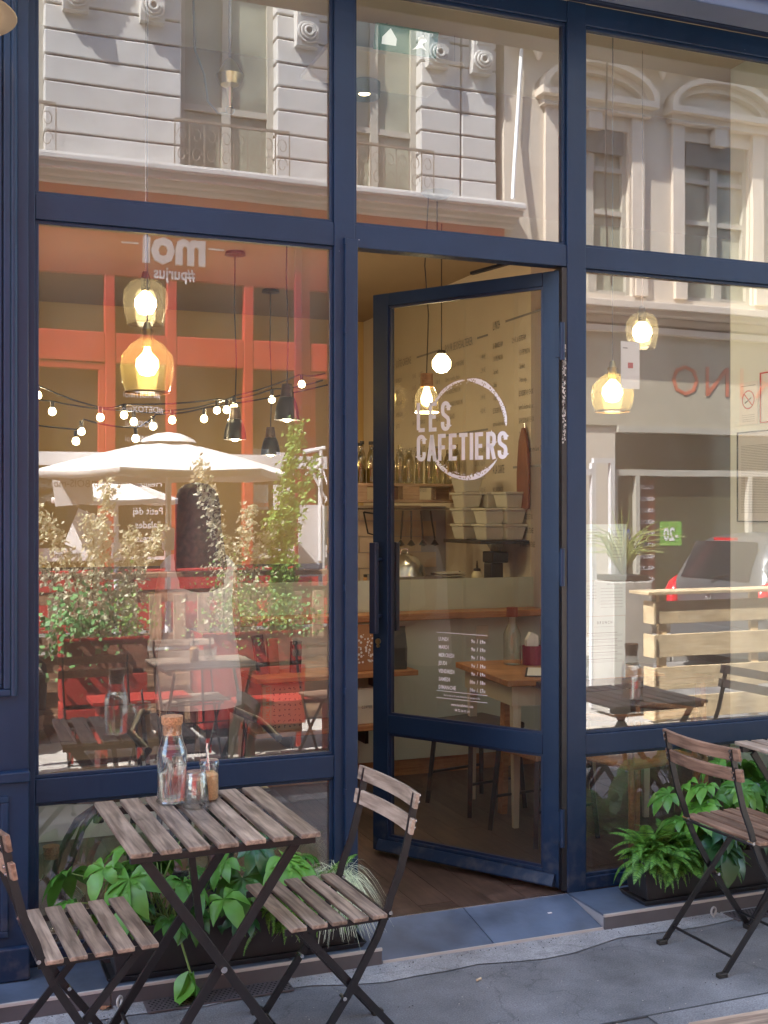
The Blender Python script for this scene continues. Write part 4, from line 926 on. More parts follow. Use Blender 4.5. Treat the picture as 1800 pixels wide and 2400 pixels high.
# black pendants
def black_pendant(x,y,zb,s,label):
    t = thing('black_pendant',label,'lamp',(x,y,zb))
    MB().lathe([(0.075*s,0.0),(0.070*s,0.05*s),(0.058*s,0.10*s),(0.046*s,0.13*s),(0.04*s,0.135*s),(0.036*s,0.135*s),(0.065*s,0.02*s),(0.070*s,0.002)],28).build('lamp_shade',M['black_metal'],t,smooth=50)
    MB().lathe([(0.0,0.215*s),(0.030*s,0.213*s),(0.040*s,0.136*s),(0.0,0.135*s)],24).build('wooden_cap',M['dark_seat'],t,smooth=50)
    MB().lathe([(0.0,-0.012*s),(0.02*s,-0.006*s),(0.032*s,0.014*s),(0.028*s,0.05*s),(0.012*s,0.10*s)],18).build('bulb',M['bulb'],t,smooth=True)
    MB().tube([(0,0,0.21*s),(0.008,0,0.5),(-0.004,0,0.8),(0,0,3.19-zb)],0.004,6).build('cord',M['bottle_dark'],t,smooth=True)
    MB().lathe([(0.0,3.17-zb),(0.07*s,3.178-zb),(0.06*s,3.198-zb),(0.0,3.2-zb)],20).build('ceiling_rose',M['bottle_dark'],t,smooth=True)
    plight((0,0,-0.02),17,t)
black_pendant(-0.571,3.0,2.03,0.95,'black pendant lamp, left one of the three beyond the left window')
black_pendant(-0.03,4.1,1.995,0.95,'black pendant lamp hanging lowest, middle of the three')
black_pendant(-0.475,2.2,2.095,0.95,'largest looking black pendant lamp closest to the window mullion')
# string lights
BL=[(-1.755,2.257),(-1.669,2.169),(-1.497,2.06),(-1.399,2.139),(-1.253,2.161),(-1.187,2.127),(-1.192,2.019),(-1.534,1.998),(-1.071,2.102),(-0.973,2.136),(-0.767,2.153),(-0.674,2.213),(-0.637,2.209),(-0.578,2.235),(-0.32,2.292),(-0.154,2.386)]
sg = thing('string_lights','festoon of small warm bulbs on black wires across the back of the cafe','string lights',(-1.0,3.0,2.2))
bulb0=None
for i,(x,z) in enumerate(BL):
    yy = 3.0 + 0.05*(i%3-1)
    if bulb0 is None:
        bulb0=MB().lathe([(0.0,-0.024),(0.018,-0.016),(0.023,0.0),(0.018,0.016),(0.010,0.024)],14).build('bulb',M['bulb_small'],sg,smooth=True); bulb0.location=(x+1.0,yy-3.0,z-2.2)
        so0=MB().tube([(0,0,0.024),(0,0,0.062)],0.012,8).build('socket',M['bottle_dark'],sg); so0.location=bulb0.location
    else:
        inst('bulb',bulb0.data,sg,(x+1.0,yy-3.0,z-2.2)); inst('socket',so0.data,sg,(x+1.0,yy-3.0,z-2.2))
def wire(idx, yo=0, ext=None):
    pts=[]
    P=[BL[i] for i in idx]
    pp=[(x,z+0.066) for x,z in P]
    if ext: pp=[ext[0]]+pp+[ext[1]]
    out=[]
    for (x0,z0),(x1,z1) in zip(pp,pp[1:]):
        for k in range(6):
            t_=k/6; out.append((x0+(x1-x0)*t_+1.0, yo, z0+(z1-z0)*t_-0.012*math.sin(math.pi*t_)-2.2))
    out.append((pp[-1][0]+1.0,yo,pp[-1][1]-2.2)); return out
for idx,yo,ext in (((0,3,4,11,13,15),0.0,((-2.75,2.5),(0.02,2.47))),((1,5,9,12,14),0.05,((-2.75,2.36),(0.02,2.43))),((2,7,6,8,10),-0.05,((-2.75,2.2),(0.02,2.39)))):
    P2=sorted(idx,key=lambda i:BL[i][0]); MB().tube(wire(P2,yo,ext),0.005,6).build('wire',M['bottle_dark'],sg,smooth=True)
plight((-0.75,0.15,0.05),14,sg); plight((-0.2,0.15,-0.05),14,sg); plight((0.4,0.15,0.0),16,sg)
# ceiling fittings
M['exit_white']=simple('lit_white_symbol',(0.8,0.8,0.8),emit=(0.9,1.0,0.95),estr=0.10)
t = thing('exit_sign','green emergency exit sign with white arrow and running figure hung from the ceiling','sign',(-0.05,1.50,4.0-0.22),R(0))
t.location=(-0.10,1.35,3.80)
ex=MB().box(-0.15,0.15,-0.012,0.012,-0.055,0.055).build('sign_panel',simple('exit_green',(0.01,0.10,0.06),rough=0.4,emit=(0.02,0.16,0.10),estr=0.05),t)
MB().add([(-0.12,-0.0135,-0.03),(-0.05,-0.0135,-0.03),(-0.05,-0.0135,0.0),(-0.085,-0.0135,0.04),(-0.12,-0.0135,0.0)],[(0,1,2,3,4)]).build('arrow',M['exit_white'],t)
MB().add([(0.03,-0.0135,-0.035),(0.055,-0.0135,-0.01),(0.05,-0.0135,0.02),(0.075,-0.0135,0.035),(0.095,-0.0135,0.01),(0.075,-0.0135,-0.005),(0.10,-0.0135,-0.03),(0.07,-0.0135,-0.02)],[(0,1,2,3,4,5,6,7)]).build('running_figure',M['exit_white'],t)
MB().tube([(-0.1,0,0.055),(-0.1,0,0.06)],0.004,6).build('hanger',M['steel'],t)
t.location=(-0.335,0.80,3.71); t.rotation_euler=(R(18),0,0)
t = thing('ceiling_speaker','round black ceiling spot in a pale panel above the door','spotlight',(-0.33,1.35,3.66)); MB().lathe([(0.0,0.0),(0.03,0.0),(0.06,-0.02),(0.075,-0.02),(0.08,0.0),(0.08,0.19)],28).build('housing',M['bottle_dark'],t,smooth=50); MB().lathe([(0.0,-0.003),(0.028,-0.003)],20).build('lens',M['bulb_small'],t)
t = thing('ceiling_panel','thin pale acoustic panel hung below the ceiling','panel',(-0.30,1.20,3.72)); MB().box(-0.34,0.34,-0.22,0.22,-0.01,0.01).build('panel_board',M['beige_wall'],t); MB().tube([(-0.3,-0.2,0.01),(-0.3,-0.2,0.14)],0.002,5).tube([(0.3,-0.2,0.01),(0.3,-0.2,0.14)],0.002,5).tube([(0.3,0.2,0.01),(0.3,0.2,0.14)],0.002,5).build('hanger',M['steel'],t)
t = thing('lamp_cable_hook','brass ceiling cone with a looped grey cable behind the upper left window','cable hook',(-1.16,0.75,3.36))
MB().lathe([(0.0,0.14),(0.022,0.12),(0.058,0.06),(0.040,0.02),(0.014,0.008),(0.009,-0.05),(0.006,-0.07),(0.0,-0.07)],24).build('cone',M['brass'],t,smooth=True)
MB().tube([(0.018*math.cos(a),0,-0.085+0.018*math.sin(a)) for a in [2*math.pi*i/16 for i in range(17)]],0.0025,6).tube([(-0.01,0,-0.10),(-0.05,0,-0.105),(-0.095,0,-0.06),(-0.11,0,0.05),(-0.15,0,0.15),(-0.16,0,0.5)],0.005,6).tube([(0,0,0.13),(0,0,0.5)],0.006,6).build('cable',M['ink_grey'],t,smooth=True)
for (a,zc,pt) in ((0,3.10,'x'),):
    t = thing('uplighter','slim black uplighter dish on a thin rod behind the upper middle window','lamp',(0.20,1.7,2.0)); MB().lathe([(0.0,1.185),(0.05,1.19),(0.085,1.215),(0.0,1.216)],24).build('dish',M['bottle_dark'],t,smooth=True)
    t.location=(0.155,1.55,2.05); MB().tube([(0,0,1.17),(0,0,0.90)],0.004,6).build('rod',M['bottle_dark'],t)
# papers in the right window
def paper(name,label,cat,x0,x1,z0,z1,y,lines,m=None,ang=0):
    t=thing(name,label,cat,((x0+x1)/2,y,z0),ang)
    w2=(x1-x0)/2; MB().box(-w2,w2,0,0.002,0,z1-z0).build('sheet',m or M['mint_paper'],t)
    b=MB()
    for (xa,xb,z,th) in lines: b.add([(xa*w2,-0.001,z*(z1-z0)),(xb*w2,-0.001,z*(z1-z0)),(xb*w2,-0.001,z*(z1-z0)+th),(xa*w2,-0.001,z*(z1-z0)+th)],[(0,1,2,3)])
    b.build('print',M['ink_grey'],t); return t
M['mint_paper']=simple('mint_paper',(0.66,0.78,0.72),rough=0.7,var=0.02)
ln=[(-0.8,-0.35,0.90-0.02*i,0.0012) for i in range(5)]+[(0.0,0.75,0.92-0.025*i,0.0012) for i in range(8)]+[(-0.8,-0.3,0.55,0.003)]
p1=paper('window_menu','tall pale green menu sheet taped inside the right window, upper half','menu',0.135,0.338,1.30,1.53,0.050,[(-0.85,-0.4,0.9-0.05*i,0.001) for i in range(6)]+[(0.35,0.8,0.88-0.06*i,0.001) for i in range(9)])
p2=paper('window_menu','pale green menu sheet with dense small print in the right window','menu',0.135,0.335,1.155,1.298,0.051,[(-0.85,-0.4,0.86-0.09*i,0.001) for i in range(5)]+[(-0.2,0.85,0.78-0.09*i,0.001) for i in range(7)]+[(0.1,0.7,0.9,0.002)])
p3=paper('window_menu','BRUNCH menu sheet, lowest of the papers in the right window','menu',0.135,0.333,0.90,1.153,0.050,[(-0.85,0.6,0.70-0.105*i+0.03,0.0018) for i in range(5)]+[(-0.85,0.85,0.70-0.105*i,0.0008) for i in range(5)]+[(-0.85,0.85,0.68-0.105*i,0.0008) for i in range(5)]+[(-0.5,0.5,0.83,0.0008)])
text('BRUNCH',0.017,M['ink'],p3,(0,-0.0012,0.222),xs=0.8,align='CENTER',spacing=1.5,name='title')
c1=paper('window_card','small white card with a red mark hung inside the right window','card',0.315,0.405,2.09,2.285,0.055,[(-0.8,-0.3,0.85,0.004)],M['white']); MB().box(-0.012,0.012,-0.0022,-0.001,0.085,0.108).build('red_mark',M['red_ink'],c1)
# signs on the pier (wall facing -x)
def wall_paper(name,label,cat,y0,y1,z0,z1,lines,edge=None):
    t=thing(name,label,cat,(1.499,(y0+y1)/2,z0),R(-90)); w2=(y1-y0)/2
    MB().box(-w2,w2,-0.0,0.002,0,z1-z0).build('sheet',M['white'],t).location=(0,-0.003,0)
    b=MB()
    for (xa,xb,z,th) in lines: b.add([(xa*w2,-0.004,z*(z1-z0)),(xb*w2,-0.004,z*(z1-z0)),(xb*w2,-0.004,z*(z1-z0)+th),(xa*w2,-0.004,z*(z1-z0)+th)],[(0,1,2,3)])
    if lines: b.build('print',M['ink_grey'],t)
    if edge:
        e=MB(); q=0.006
        for (a,b_,c,d) in ((-w2,w2,0,q),(-w2,w2,z1-z0-q,z1-z0),(-w2,-w2+q,q,z1-z0-q),(w2-q,w2,q,z1-z0-q)): e.box(a,b_,-0.008,-0.0035,c,d)
        e.build('frame',edge,t)
    return t
ns=wall_paper('no_smoking_notice','white no smoking notice with red barred circle on the pier','notice',0.645,0.785,2.02,2.235,[(-0.7,0.7,0.22-0.05*i,0.0015) for i in range(4)]+[(-0.8,0.8,0.90,0.003)])
b=MB(); vs=[];fs=[]
for i in range(33):
    a=2*math.pi*i/32; vs+=[(0.048*math.cos(a),-0.0045,0.125+0.048*math.sin(a)),(0.041*math.cos(a),-0.0045,0.125+0.041*math.sin(a))]
    if i: fs.append((2*i-2,2*i-1,2*i+1,2*i))
b.add(vs,fs); b.add([(-0.034,-0.0047,0.154),(-0.029,-0.0047,0.159),(0.034,-0.0047,0.096),(0.029,-0.0047,0.091)],[(0,1,2,3)]); b.build('barred_circle',M['red_ink'],ns)
MB().add([(-0.026,-0.0043,0.105),(0.024,-0.0043,0.130),(0.022,-0.0043,0.137),(-0.028,-0.0043,0.112)],[(0,1,2,3)]).build('cigarette',M['ink'],ns)
wall_paper('framed_notice','framed official notice full of fine print on the pale pier','notice',0.42,0.80,1.53,1.985,[(-0.85,0.9,0.84-0.018*i,0.0016) for i in range(42)],M['bottle_dark'])
tf=wall_paper('edge_notice','white notice with a red border at the right edge of the photo','notice',0.44,0.625,2.02,2.27,[],M['red_ink'])
fm=MB().add([(0,-0.0045,0.40),(0.012,-0.0045,0.40),(0.012,-0.0045,0.42),(0,-0.0045,0.42)],[(0,1,2,3)])
# demijohn behind the lower left pane
t=thing('demijohn','large round clear glass demijohn with a cork behind the lower left pane','bottle',(-1.93,0.30,0.06))
MB().lathe([(0.0,0.004),(0.10,0.004),(0.125,0.03),(0.13,0.08),(0.12,0.13),(0.075,0.175),(0.033,0.20),(0.027,0.22),(0.027,0.285),(0.031,0.29)],32).build('bottle_body',M['clear'],t,smooth=60)
MB().lathe([(0.0,0.27),(0.024,0.27),(0.03,0.315),(0.0,0.315)],20).build('cork_stopper',M['cork'],t,smooth=40)
# pedestal table and woven armchair behind the left window
t=thing('pedestal_table','black pedestal table with arched iron feet behind the lower left pane','table',(-1.72,0.62,0.06))
MB().lathe([(0.0,0.44),(0.28,0.44),(0.28,0.46),(0.0,0.46)],32).build('table_top',M['dark_seat'],t,bevel=0.003)
MB().tube([(0,0,0.44),(0,0,0.30)],0.022,10).build('column',M['black_metal'],t,smooth=True)
for k in range(4):
    a=R(45+90*k); MB().tube([(0.01*math.cos(a),0.01*math.sin(a),0.36),(0.10*math.cos(a),0.10*math.sin(a),0.30),(0.19*math.cos(a),0.19*math.sin(a),0.16),(0.24*math.cos(a),0.24*math.sin(a),0.0)],0.014,8).build('foot',M['black_metal'],t,smooth=True)
t=thing('iron_armchair','black metal armchair with curved rail and teal cushion behind the left window','chair',(-1.34,0.55,0.06),R(5))
MB().tube([(-0.26,-0.22,0.63),(-0.27,0.0,0.66),(-0.18,0.2,0.70),(0,0.27,0.72),(0.18,0.2,0.70),(0.27,0.0,0.66),(0.26,-0.22,0.63)],0.015,10).build('arm_rail',M['black_metal'],t,smooth=True)
for i in range(7):
    a=R(20+i*23.3); MB().tube([(0.25*math.cos(a),0.24*math.sin(a)+0.0,0.69),(0.22*math.cos(a),0.2*math.sin(a),0.44)],0.009,6).build('spindle',M['black_metal'],t)
MB().box(-0.23,0.23,-0.22,0.22,0.42,0.44).build('seat',M['black_metal'],t,bevel=0.01)
MB().box(-0.21,0.21,-0.20,0.20,0.441,0.485).build('cushion',simple('teal_cloth',(0.02,0.17,0.19),rough=0.9,var=0.2),t,bevel=0.02)
for x,y in ((-0.21,-0.2),(0.21,-0.2),(-0.2,0.2),(0.2,0.2)): MB().tube([(x,y,0.42),(x*1.1,y*1.15,0)],0.012,8).build('leg',M['black_metal'],t,smooth=True)
t=thing('bench_seat','low cream panelled bench along the inside of the cafe','bench',(-1.9,1.5,0.06))
MB().box(-0.85,0.75,0,0.4,0.0,0.34).build('bench_front',M['pale_wall'],t); MB().box(-0.87,0.77,-0.02,0.42,0.341,0.37).build('bench_top',M['dimming_panel'],t,bevel=0.004)

# odds and ends inside
t=thing('leather_apron','brown leather apron hanging on the menu wall at the door edge','apron',(1.085,2.30,1.60)); MB().prism([(-0.07,0.0),(0.07,0.0),(0.075,0.22),(0.05,0.42),(0.01,0.50),(-0.01,0.50),(-0.05,0.42),(-0.078,0.22)],-0.02,0.0,'x',Matrix.Translation((0,0,0))).build('apron_cloth',simple('brown_leather',(0.20,0.07,0.03),rough=0.5,var=0.2),t,bevel=0.004); MB().tube([(0.0,0,0.50),(0.0,0,0.53)],0.006,6).build('hook',M['steel'],t)
t=thing('wall_socket','small white socket on the pale counter front above the hours lettering','socket',(0.70,2.118,1.03-0.16)); MB().box(-0.04,0.04,-0.008,0.0,-0.04,0.04).build('socket_plate',M['white_bag'],t,bevel=0.003); MB().lathe([(0.0,-0.002),(0.018,-0.002),(0.018,0.001)],16,M=Matrix.Translation((0,-0.008,0))@Matrix.Rotation(R(90),4,'X')).build('socket_well',M['ink_grey'],t)
JN=('first','second','third','fourth','fifth','sixth')
for i in range(6):
    t=thing('spice_jar','dark lidded spice jar, %s from the left on the counter back ledge'%JN[i],'jar',(0.22+i*0.115,2.74,1.062),0,'spice jars on the counter'); h_=0.10+0.02*((i*3)%3)
    MB().lathe([(0.0,0.0),(0.034,0.0),(0.036,0.01),(0.036,h_),(0.03,h_+0.012)],18).build('jar_body',M['bottle_glass'] if i%2 else simple('jar_content%d'%i,((0.25,0.12,0.04),(0.1,0.1,0.03),(0.35,0.25,0.12))[i//2],rough=0.5),t,smooth=40)
    MB().lathe([(0.0,h_+0.03),(0.034,h_+0.028),(0.034,h_+0.0125),(0.0,h_+0.012)],18).build('lid',M['bottle_dark'],t)
t=thing('kitchen_hood_pipe','pale upright steam pipe behind the counter','pipe',(0.47,3.05,1.06)); MB().tube([(0,0,0),(0,0,0.56)],0.022,12).build('pipe_body',M['cream'],t,smooth=True)
t=thing('black_kettle','black kettle with a curved spout on the counter right side','kettle',(0.72,2.68,1.062)); MB().lathe([(0.0,0.0),(0.06,0.0),(0.065,0.02),(0.05,0.10),(0.035,0.13),(0.0,0.135)],20).build('kettle_body',M['black_metal'],t,smooth=50); MB().tube([(0.05,0,0.04),(0.09,0,0.08),(0.10,0,0.14)],0.007,8).tube([(-0.045,0,0.11),(-0.09,0,0.12),(-0.09,0,0.05),(-0.055,0,0.03)],0.007,8).build('spout_and_grip',M['black_metal'],t,smooth=True)
# ================================================================== BISTRO FURNITURE (folding, steel and slats)
def bistro_chair(name, label, loc, rz, slm, back_m, group, parts=True):
    """local +x is the sitter's front; seat top z .45, back top z .78"""
    t = thing(name, label, 'chair', loc, rz, group)
    for i in range(5):
        x = -0.012 + i*0.0605
        o = MB().box(-0.0225,0.0225,-0.205,0.205,-0.012,0.0).build('seat_slat', slm, t, bevel=0.0025); o.location = (x,0,0.452)
        o.rotation_euler = (0,0,R(rnd.uniform(-0.6,0.6)))
    for z in (0.757,0.685):
        xb = -0.134 - (0.757-z)*-0.18
        o = MB(); n=8; vs=[]; fs=[]
        for i in range(n+1):
            y=-0.205+0.41*i/n; cx=-0.022*(1-(y/0.205)**2)
            for dx,dz in ((0,-0.022),(0.013,-0.022),(0.013,0.022),(0,0.022)): vs.append((cx+dx,y,dz))
        for i in range(n):
            for j in range(4): fs.append((4*i+j,4*i+(j+1)%4,4*i+4+(j+1)%4,4*i+4+j))
        fs += [(0,1,2,3),(4*n+3,4*n+2,4*n+1,4*n)]
        o.add(vs,fs); ob=o.build('back_slat', back_m, t, bevel=0.002, smooth=30); ob.location=(xb+0.003,0,z); ob.rotation_euler=(0,R(-10),0)
    for s_ in (-1,1):
        y = s_*0.178
        pts=[(-0.135,y,0.775),(-0.112,y,0.66),(-0.085,y,0.56),(-0.055,y,0.49),(-0.045,y,0.455),(-0.012,y,0.38),(0.075,y,0.235),(0.235,y,0.018),(0.255,y,0.006)]
        m_=MB()
        for p,q in zip(pts,pts[1:]): m_.bar(p,q,0.0085 if p[2]>0.46 else 0.009,0.021)
        for p in pts[1:-1]: m_.tube([(p[0],p[1]-0.0042,p[2]),(p[0],p[1]+0.0042,p[2])],0.0105,10)
        m_.build('back_leg', M['black_metal'], t)
        y2 = s_*0.164
        m2=MB(); m2.bar((0.215,y2,0.432),(-0.155,y2,0.012),0.008,0.02).bar((-0.150,y2,0.012),(-0.175,y2,0.005),0.012,0.01); m2.build('front_leg', M['black_metal'], t)
        m3=MB(); m3.bar((-0.05,s_*0.172,0.432),(0.26,s_*0.172,0.432),0.006,0.018); m3.build('seat_rail', M['black_metal'], t)
        MB().tube([(0.088,s_*0.185,0.226),(0.088,s_*0.155,0.226)],0.006,8).build('rivet', M['steel'], t)
        MB().tube([(-0.050,s_*0.19,0.447),(-0.050,s_*0.16,0.447)],0.006,8).build('rivet', M['steel'], t)
        MB().box(0.225,0.262,y-0.011,y+0.011,0.0,0.016).build('foot_cap', M['bottle_dark'], t, bevel=0.003)
        MB().box(-0.185,-0.148,y2-0.011,y2+0.011,0.0,0.016).build('foot_cap', M['bottle_dark'], t, bevel=0.003)
        rv=MB()
        for z,x in ((0.767,-0.1455),(0.748,-0.1425),(0.695,-0.1325),(0.676,-0.129)): rv.tube([(x+0.002,y,z),(x-0.003,y,z)],0.0045,8)
        rv.build('screw', M['steel'], t)
    MB().tube([(-0.115,-0.164,0.058),(-0.115,0.164,0.058)],0.0055,8).build('cross_bar', M['black_metal'], t, smooth=True)
    MB().tube([(0.20,-0.178,0.065),(0.20,0.178,0.065)],0.0055,8).tube([(0.20,-0.17,0.42),(0.20,0.17,0.42)],0.0055,8).build('cross_bar', M['black_metal'], t, smooth=True)
    MB().tube([(-0.049,-0.185,0.44),(-0.049,0.185,0.44)],0.0055,8).build('cross_bar', M['black_metal'], t, smooth=True)
    return t
def bistro_table(label, loc, rz, slm, group):
    t = thing('bistro_table', label, 'table', loc, rz, group)
    for i in range(7):
        x = -0.231 + i*0.077
        o = MB().box(-0.0285,0.0285,-0.29,0.29,-0.014,0.0).build('table_slat', slm, t, bevel=0.003); o.location=(x,0,0.70+rnd.uniform(-0.0006,0.0006)); o.rotation_euler=(0,0,R(rnd.uniform(-0.5,0.5)))
    for y in (-0.255,0.255): MB().bar((-0.255,y,0.675),(0.255,y,0.675),0.020,0.022).build('top_rail', M['black_metal'], t, bevel=0.002)
    for y,yy in ((-0.235,-0.222),(0.235,0.222)):
        MB().bar((-0.215,y,0.665),(0.235,y,0.012),0.011,0.026).build('leg', M['black_metal'], t, bevel=0.001)
        MB().bar((0.215,yy,0.665),(-0.235,yy,0.012),0.011,0.026).build('leg', M['black_metal'], t, bevel=0.001)
        MB().tube([(0.0,y-0.012,0.345),(0.0,yy+0.012,0.345)],0.009,10).build('rivet', M['steel'], t)
    for x in (-0.19,0.19): MB().tube([(x,-0.235,0.075),(x,0.235,0.075)],0.006,8).build('cross_bar', M['black_metal'], t, smooth=True)
    MB().bar((-0.04,0.0,0.665),(0.0,-0.0,0.345),0.010,0.02).bar((0.0,-0.235,0.345),(0.0,0.235,0.345),0.008,0.008).build('strut', M['black_metal'], t)
    for sx in (-1,1):
        for sy in (-1,1): MB().box(sx*0.235-0.02,sx*0.235+0.02,sy*0.229-0.014,sy*0.229+0.014,0.0,0.014).build('foot_cap', M['bottle_dark'], t)
    return t
GT='folding bistro tables outside'; GC='folding bistro chairs outside'
tabA = bistro_table('slatted bistro table with the water carafe in front of the left window',(-1.605,-0.715,0),R(1.5),M['slat'],GT)
chB = bistro_chair('bistro_chair','slatted bistro chair with pale back slats on the doorway side of the left table',(-1.185,-0.80,0),R(180+3),M['slat'],M['slat_light'],GC)
chA = bistro_chair('bistro_chair','slatted bistro chair at the far left by the blue pilaster',(-2.045,-0.80,0),R(4),M['slat'],M['slat_red'],GC)
tabB = bistro_table('slatted bistro table cut off by the right edge of the photo',(0.79,-0.68,0),R(-1),M['slat_light'],GT)
chC = bistro_chair('bistro_chair','brown slatted bistro chair on the pavement in front of the right window',(0.325,-0.62,0),R(2),M['slat_red'],M['slat_red'],GC)
chD = bistro_chair('bistro_chair','bistro chair of which only the top of the back shows at the bottom edge',(-1.475,-2.365,0),R(87),M['slat'],M['oak'],GC)
# fake no more: second pavement set partly mirrored in the glass
# ---- tableware
def carafe(x,y,z,label):
    t = thing('carafe', label, 'carafe', (x,y,z))
    MB().lathe([(0.0,0.005),(0.036,0.004),(0.0445,0.012),(0.0455,0.03),(0.0455,0.145),(0.043,0.160),(0.032,0.190),(0.0295,0.205),(0.0295,0.232),(0.031,0.238)],36).build('glass_body', M['clear'], t, smooth=60)
    MB().lathe([(0.0,0.010),(0.036,0.010),(0.0425,0.018),(0.0435,0.145),(0.0415,0.158),(0.0385,0.166),(0.0,0.166)],36).build('water', M['water'], t, smooth=50)
    MB().lathe([(0.0,0.206),(0.0275,0.206),(0.0285,0.235),(0.032,0.240),(0.033,0.262),(0.0,0.263)],28).build('cork_stopper', M['cork'], t, smooth=40)
    MB().lathe([(0.046,0.004),(0.048,0.008),(0.046,0.012),(0.044,0.008),(0.046,0.004)],32).build('base_ring', M['clear'], t, smooth=True)
    return t
carafe(-1.655,-0.530,0.701,'clear glass water carafe with cork stopper on the left table')
def tumbler(x,y,z,label,s=1.0):
    t = thing('drinking_glass', label, 'glass', (x,y,z))
    MB().lathe([(0.0,0.004),(0.030*s,0.002),(0.033*s,0.01),(0.038*s,0.055),(0.0385*s,0.088),(0.0365*s,0.089),(0.0355*s,0.055),(0.030*s,0.014),(0.0,0.012)],32).build('glass_body', M['clear'], t, smooth=60)
    return t
# stacked upside-down tumblers
t1=tumbler(-1.598,-0.605,0.701,'lower glass of the upturned tumbler pair next to the carafe'); t1.rotation_euler=(R(180),0,0); t1.location.z=0.701+0.089
t2=tumbler(-1.598,-0.605,0.701,'upper glass of the upturned tumbler pair next to the carafe',0.93); t2.rotation_euler=(R(180),0,0); t2.location.z=0.701+0.108
def jar(x,y,z,label):
    t = thing('sugar_jar', label, 'jar', (x,y,z))
    MB().lathe([(0.0,0.004),(0.024,0.003),(0.028,0.01),(0.0285,0.095),(0.026,0.105),(0.026,0.11)],28).build('glass_body', M['clear'], t, smooth=60)
    MB().lathe([(0.0,0.007),(0.0255,0.007),(0.027,0.014),(0.0272,0.080),(0.015,0.090),(0.0,0.086)],24).build('brown_sugar', simple('cane_sugar',(0.62,0.36,0.16),rough=0.95,var=0.2,scale=200,bump=0.4,bscale=400), t, smooth=50)
    MB().lathe([(0.029,0.098),(0.030,0.100),(0.030,0.118),(0.027,0.124),(0.008,0.126),(0.0,0.126)],28).build('lid', M['clear'], t, smooth=50)
    MB().tube([(0.0,0,0.07),(-0.004,0,0.128),(-0.008,0,0.160)],0.0045,8).tube([(-0.008,0,0.16),(-0.006,0,0.175)],0.0035,8).build('pouring_spout', M['steel'], t, smooth=True)
    return t
jar(-1.545,-0.548,0.701,'small glass jar of brown cane sugar with a pouring spout on the left table')
carafe(0.72,-0.53,0.701,'glass water carafe on the right table, mirrored in the right window')
jar(0.80,-0.60,0.701,'small sugar jar on the right table beside its carafe')

# ================================================================== PLANTERS
M['leafA'] = leafmat('fatsia_leaf', (0.035,0.13,0.020), (0.13,0.34,0.045), rough=0.38, trans=0.22)
M['leafDark'] = leafmat('fatsia_leaf_dark', (0.012,0.050,0.016), (0.03,0.11,0.035), rough=0.30, trans=0.15)
M['fern'] = leafmat('fern_green', (0.035,0.13,0.022), (0.16,0.38,0.055), rough=0.45, trans=0.3)
M['carex'] = leafmat('pale_sedge', (0.55,0.62,0.42), (0.80,0.84,0.64), rough=0.5, trans=0.3)
M['stem'] = simple('green_stem', (0.16,0.26,0.07), rough=0.6)
M['pot'] = simple('black_plastic_planter', (0.022,0.022,0.025), rough=0.5, var=0.15, bump=0.05)
M['soil'] = simple('soil', (0.035,0.022,0.015), rough=1, var=0.4, scale=40, bump=0.5)
def planter(x0,x1,y0,y1,z,h,label):
    t = thing('planter', label, 'planter', ((x0+x1)/2,(y0+y1)/2,z))
    w2=(x1-x0)/2; d=(y1-y0)/2; i_=0.025
    b=MB(); b.add([(-w2+i_,-d+i_*0.6,0.012),(w2-i_,-d+i_*0.6,0.012),(w2-i_,d-i_*0.6,0.012),(-w2+i_,d-i_*0.6,0.012),(-w2,-d,h),(w2,-d,h),(w2,d,h),(-w2,d,h),
        (-w2+0.008,-d+0.008,h),(w2-0.008,-d+0.008,h),(w2-0.008,d-0.008,h),(-w2+0.008,d-0.008,h),(-w2+0.02,-d+0.02,h-0.03),(w2-0.02,-d+0.02,h-0.03),(w2-0.02,d-0.02,h-0.03),(-w2+0.02,d-0.02,h-0.03)],
        [(0,3,2,1),(0,1,5,4),(1,2,6,5),(2,3,7,6),(3,0,4,7),(4,5,9,8),(5,6,10,9),(6,7,11,10),(7,4,8,11),(8,9,13,12),(9,10,14,13),(10,11,15,14),(11,8,12,15)])
    b.build('trough', M['pot'], t, bevel=0.006)
    MB().box(-w2+0.02,w2-0.02,-d+0.02,d-0.02,h-0.045,h-0.028).build('soil', M['soil'], t)
    b=MB(); k=0.012; b.add([(-w2+0.005,-d-0.002,0),(w2-0.005,-d-0.002,0),(w2-0.005,d,0),(-w2+0.005,d,0),(-w2-k,-d-k-0.004,0.022),(w2+k,-d-k-0.004,0.022),(w2+k,d+0.004,0.022),(-w2-k,d+0.004,0.022),(-w2-k+0.005,-d-k+0.001,0.022),(w2+k-0.005,-d-k+0.001,0.022),(w2+k-0.005,d,0.022),(-w2-k+0.005,d,0.022),(-w2+0.008,-d+0.003,0.008),(w2-0.008,-d+0.003,0.008),(w2-0.008,d-0.004,0.008),(-w2+0.008,d-0.004,0.008)],
        [(0,3,2,1),(0,1,5,4),(1,2,6,5),(2,3,7,6),(3,0,4,7),(4,5,9,8),(5,6,10,9),(6,7,11,10),(7,4,8,11),(8,9,13,12),(9,10,14,13),(10,11,15,14),(11,8,12,15),(12,13,14,15)])
    b.build('saucer', M['pot'], t, bevel=0.003)
    return t
planter(-1.80,-0.93,-0.235,-0.075,0.0605,0.17,'long black plastic planter on the step below the left window')
planter(0.225,1.15,-0.245,-0.085,0.0605,0.165,'long black plastic planter on the step below the right window')
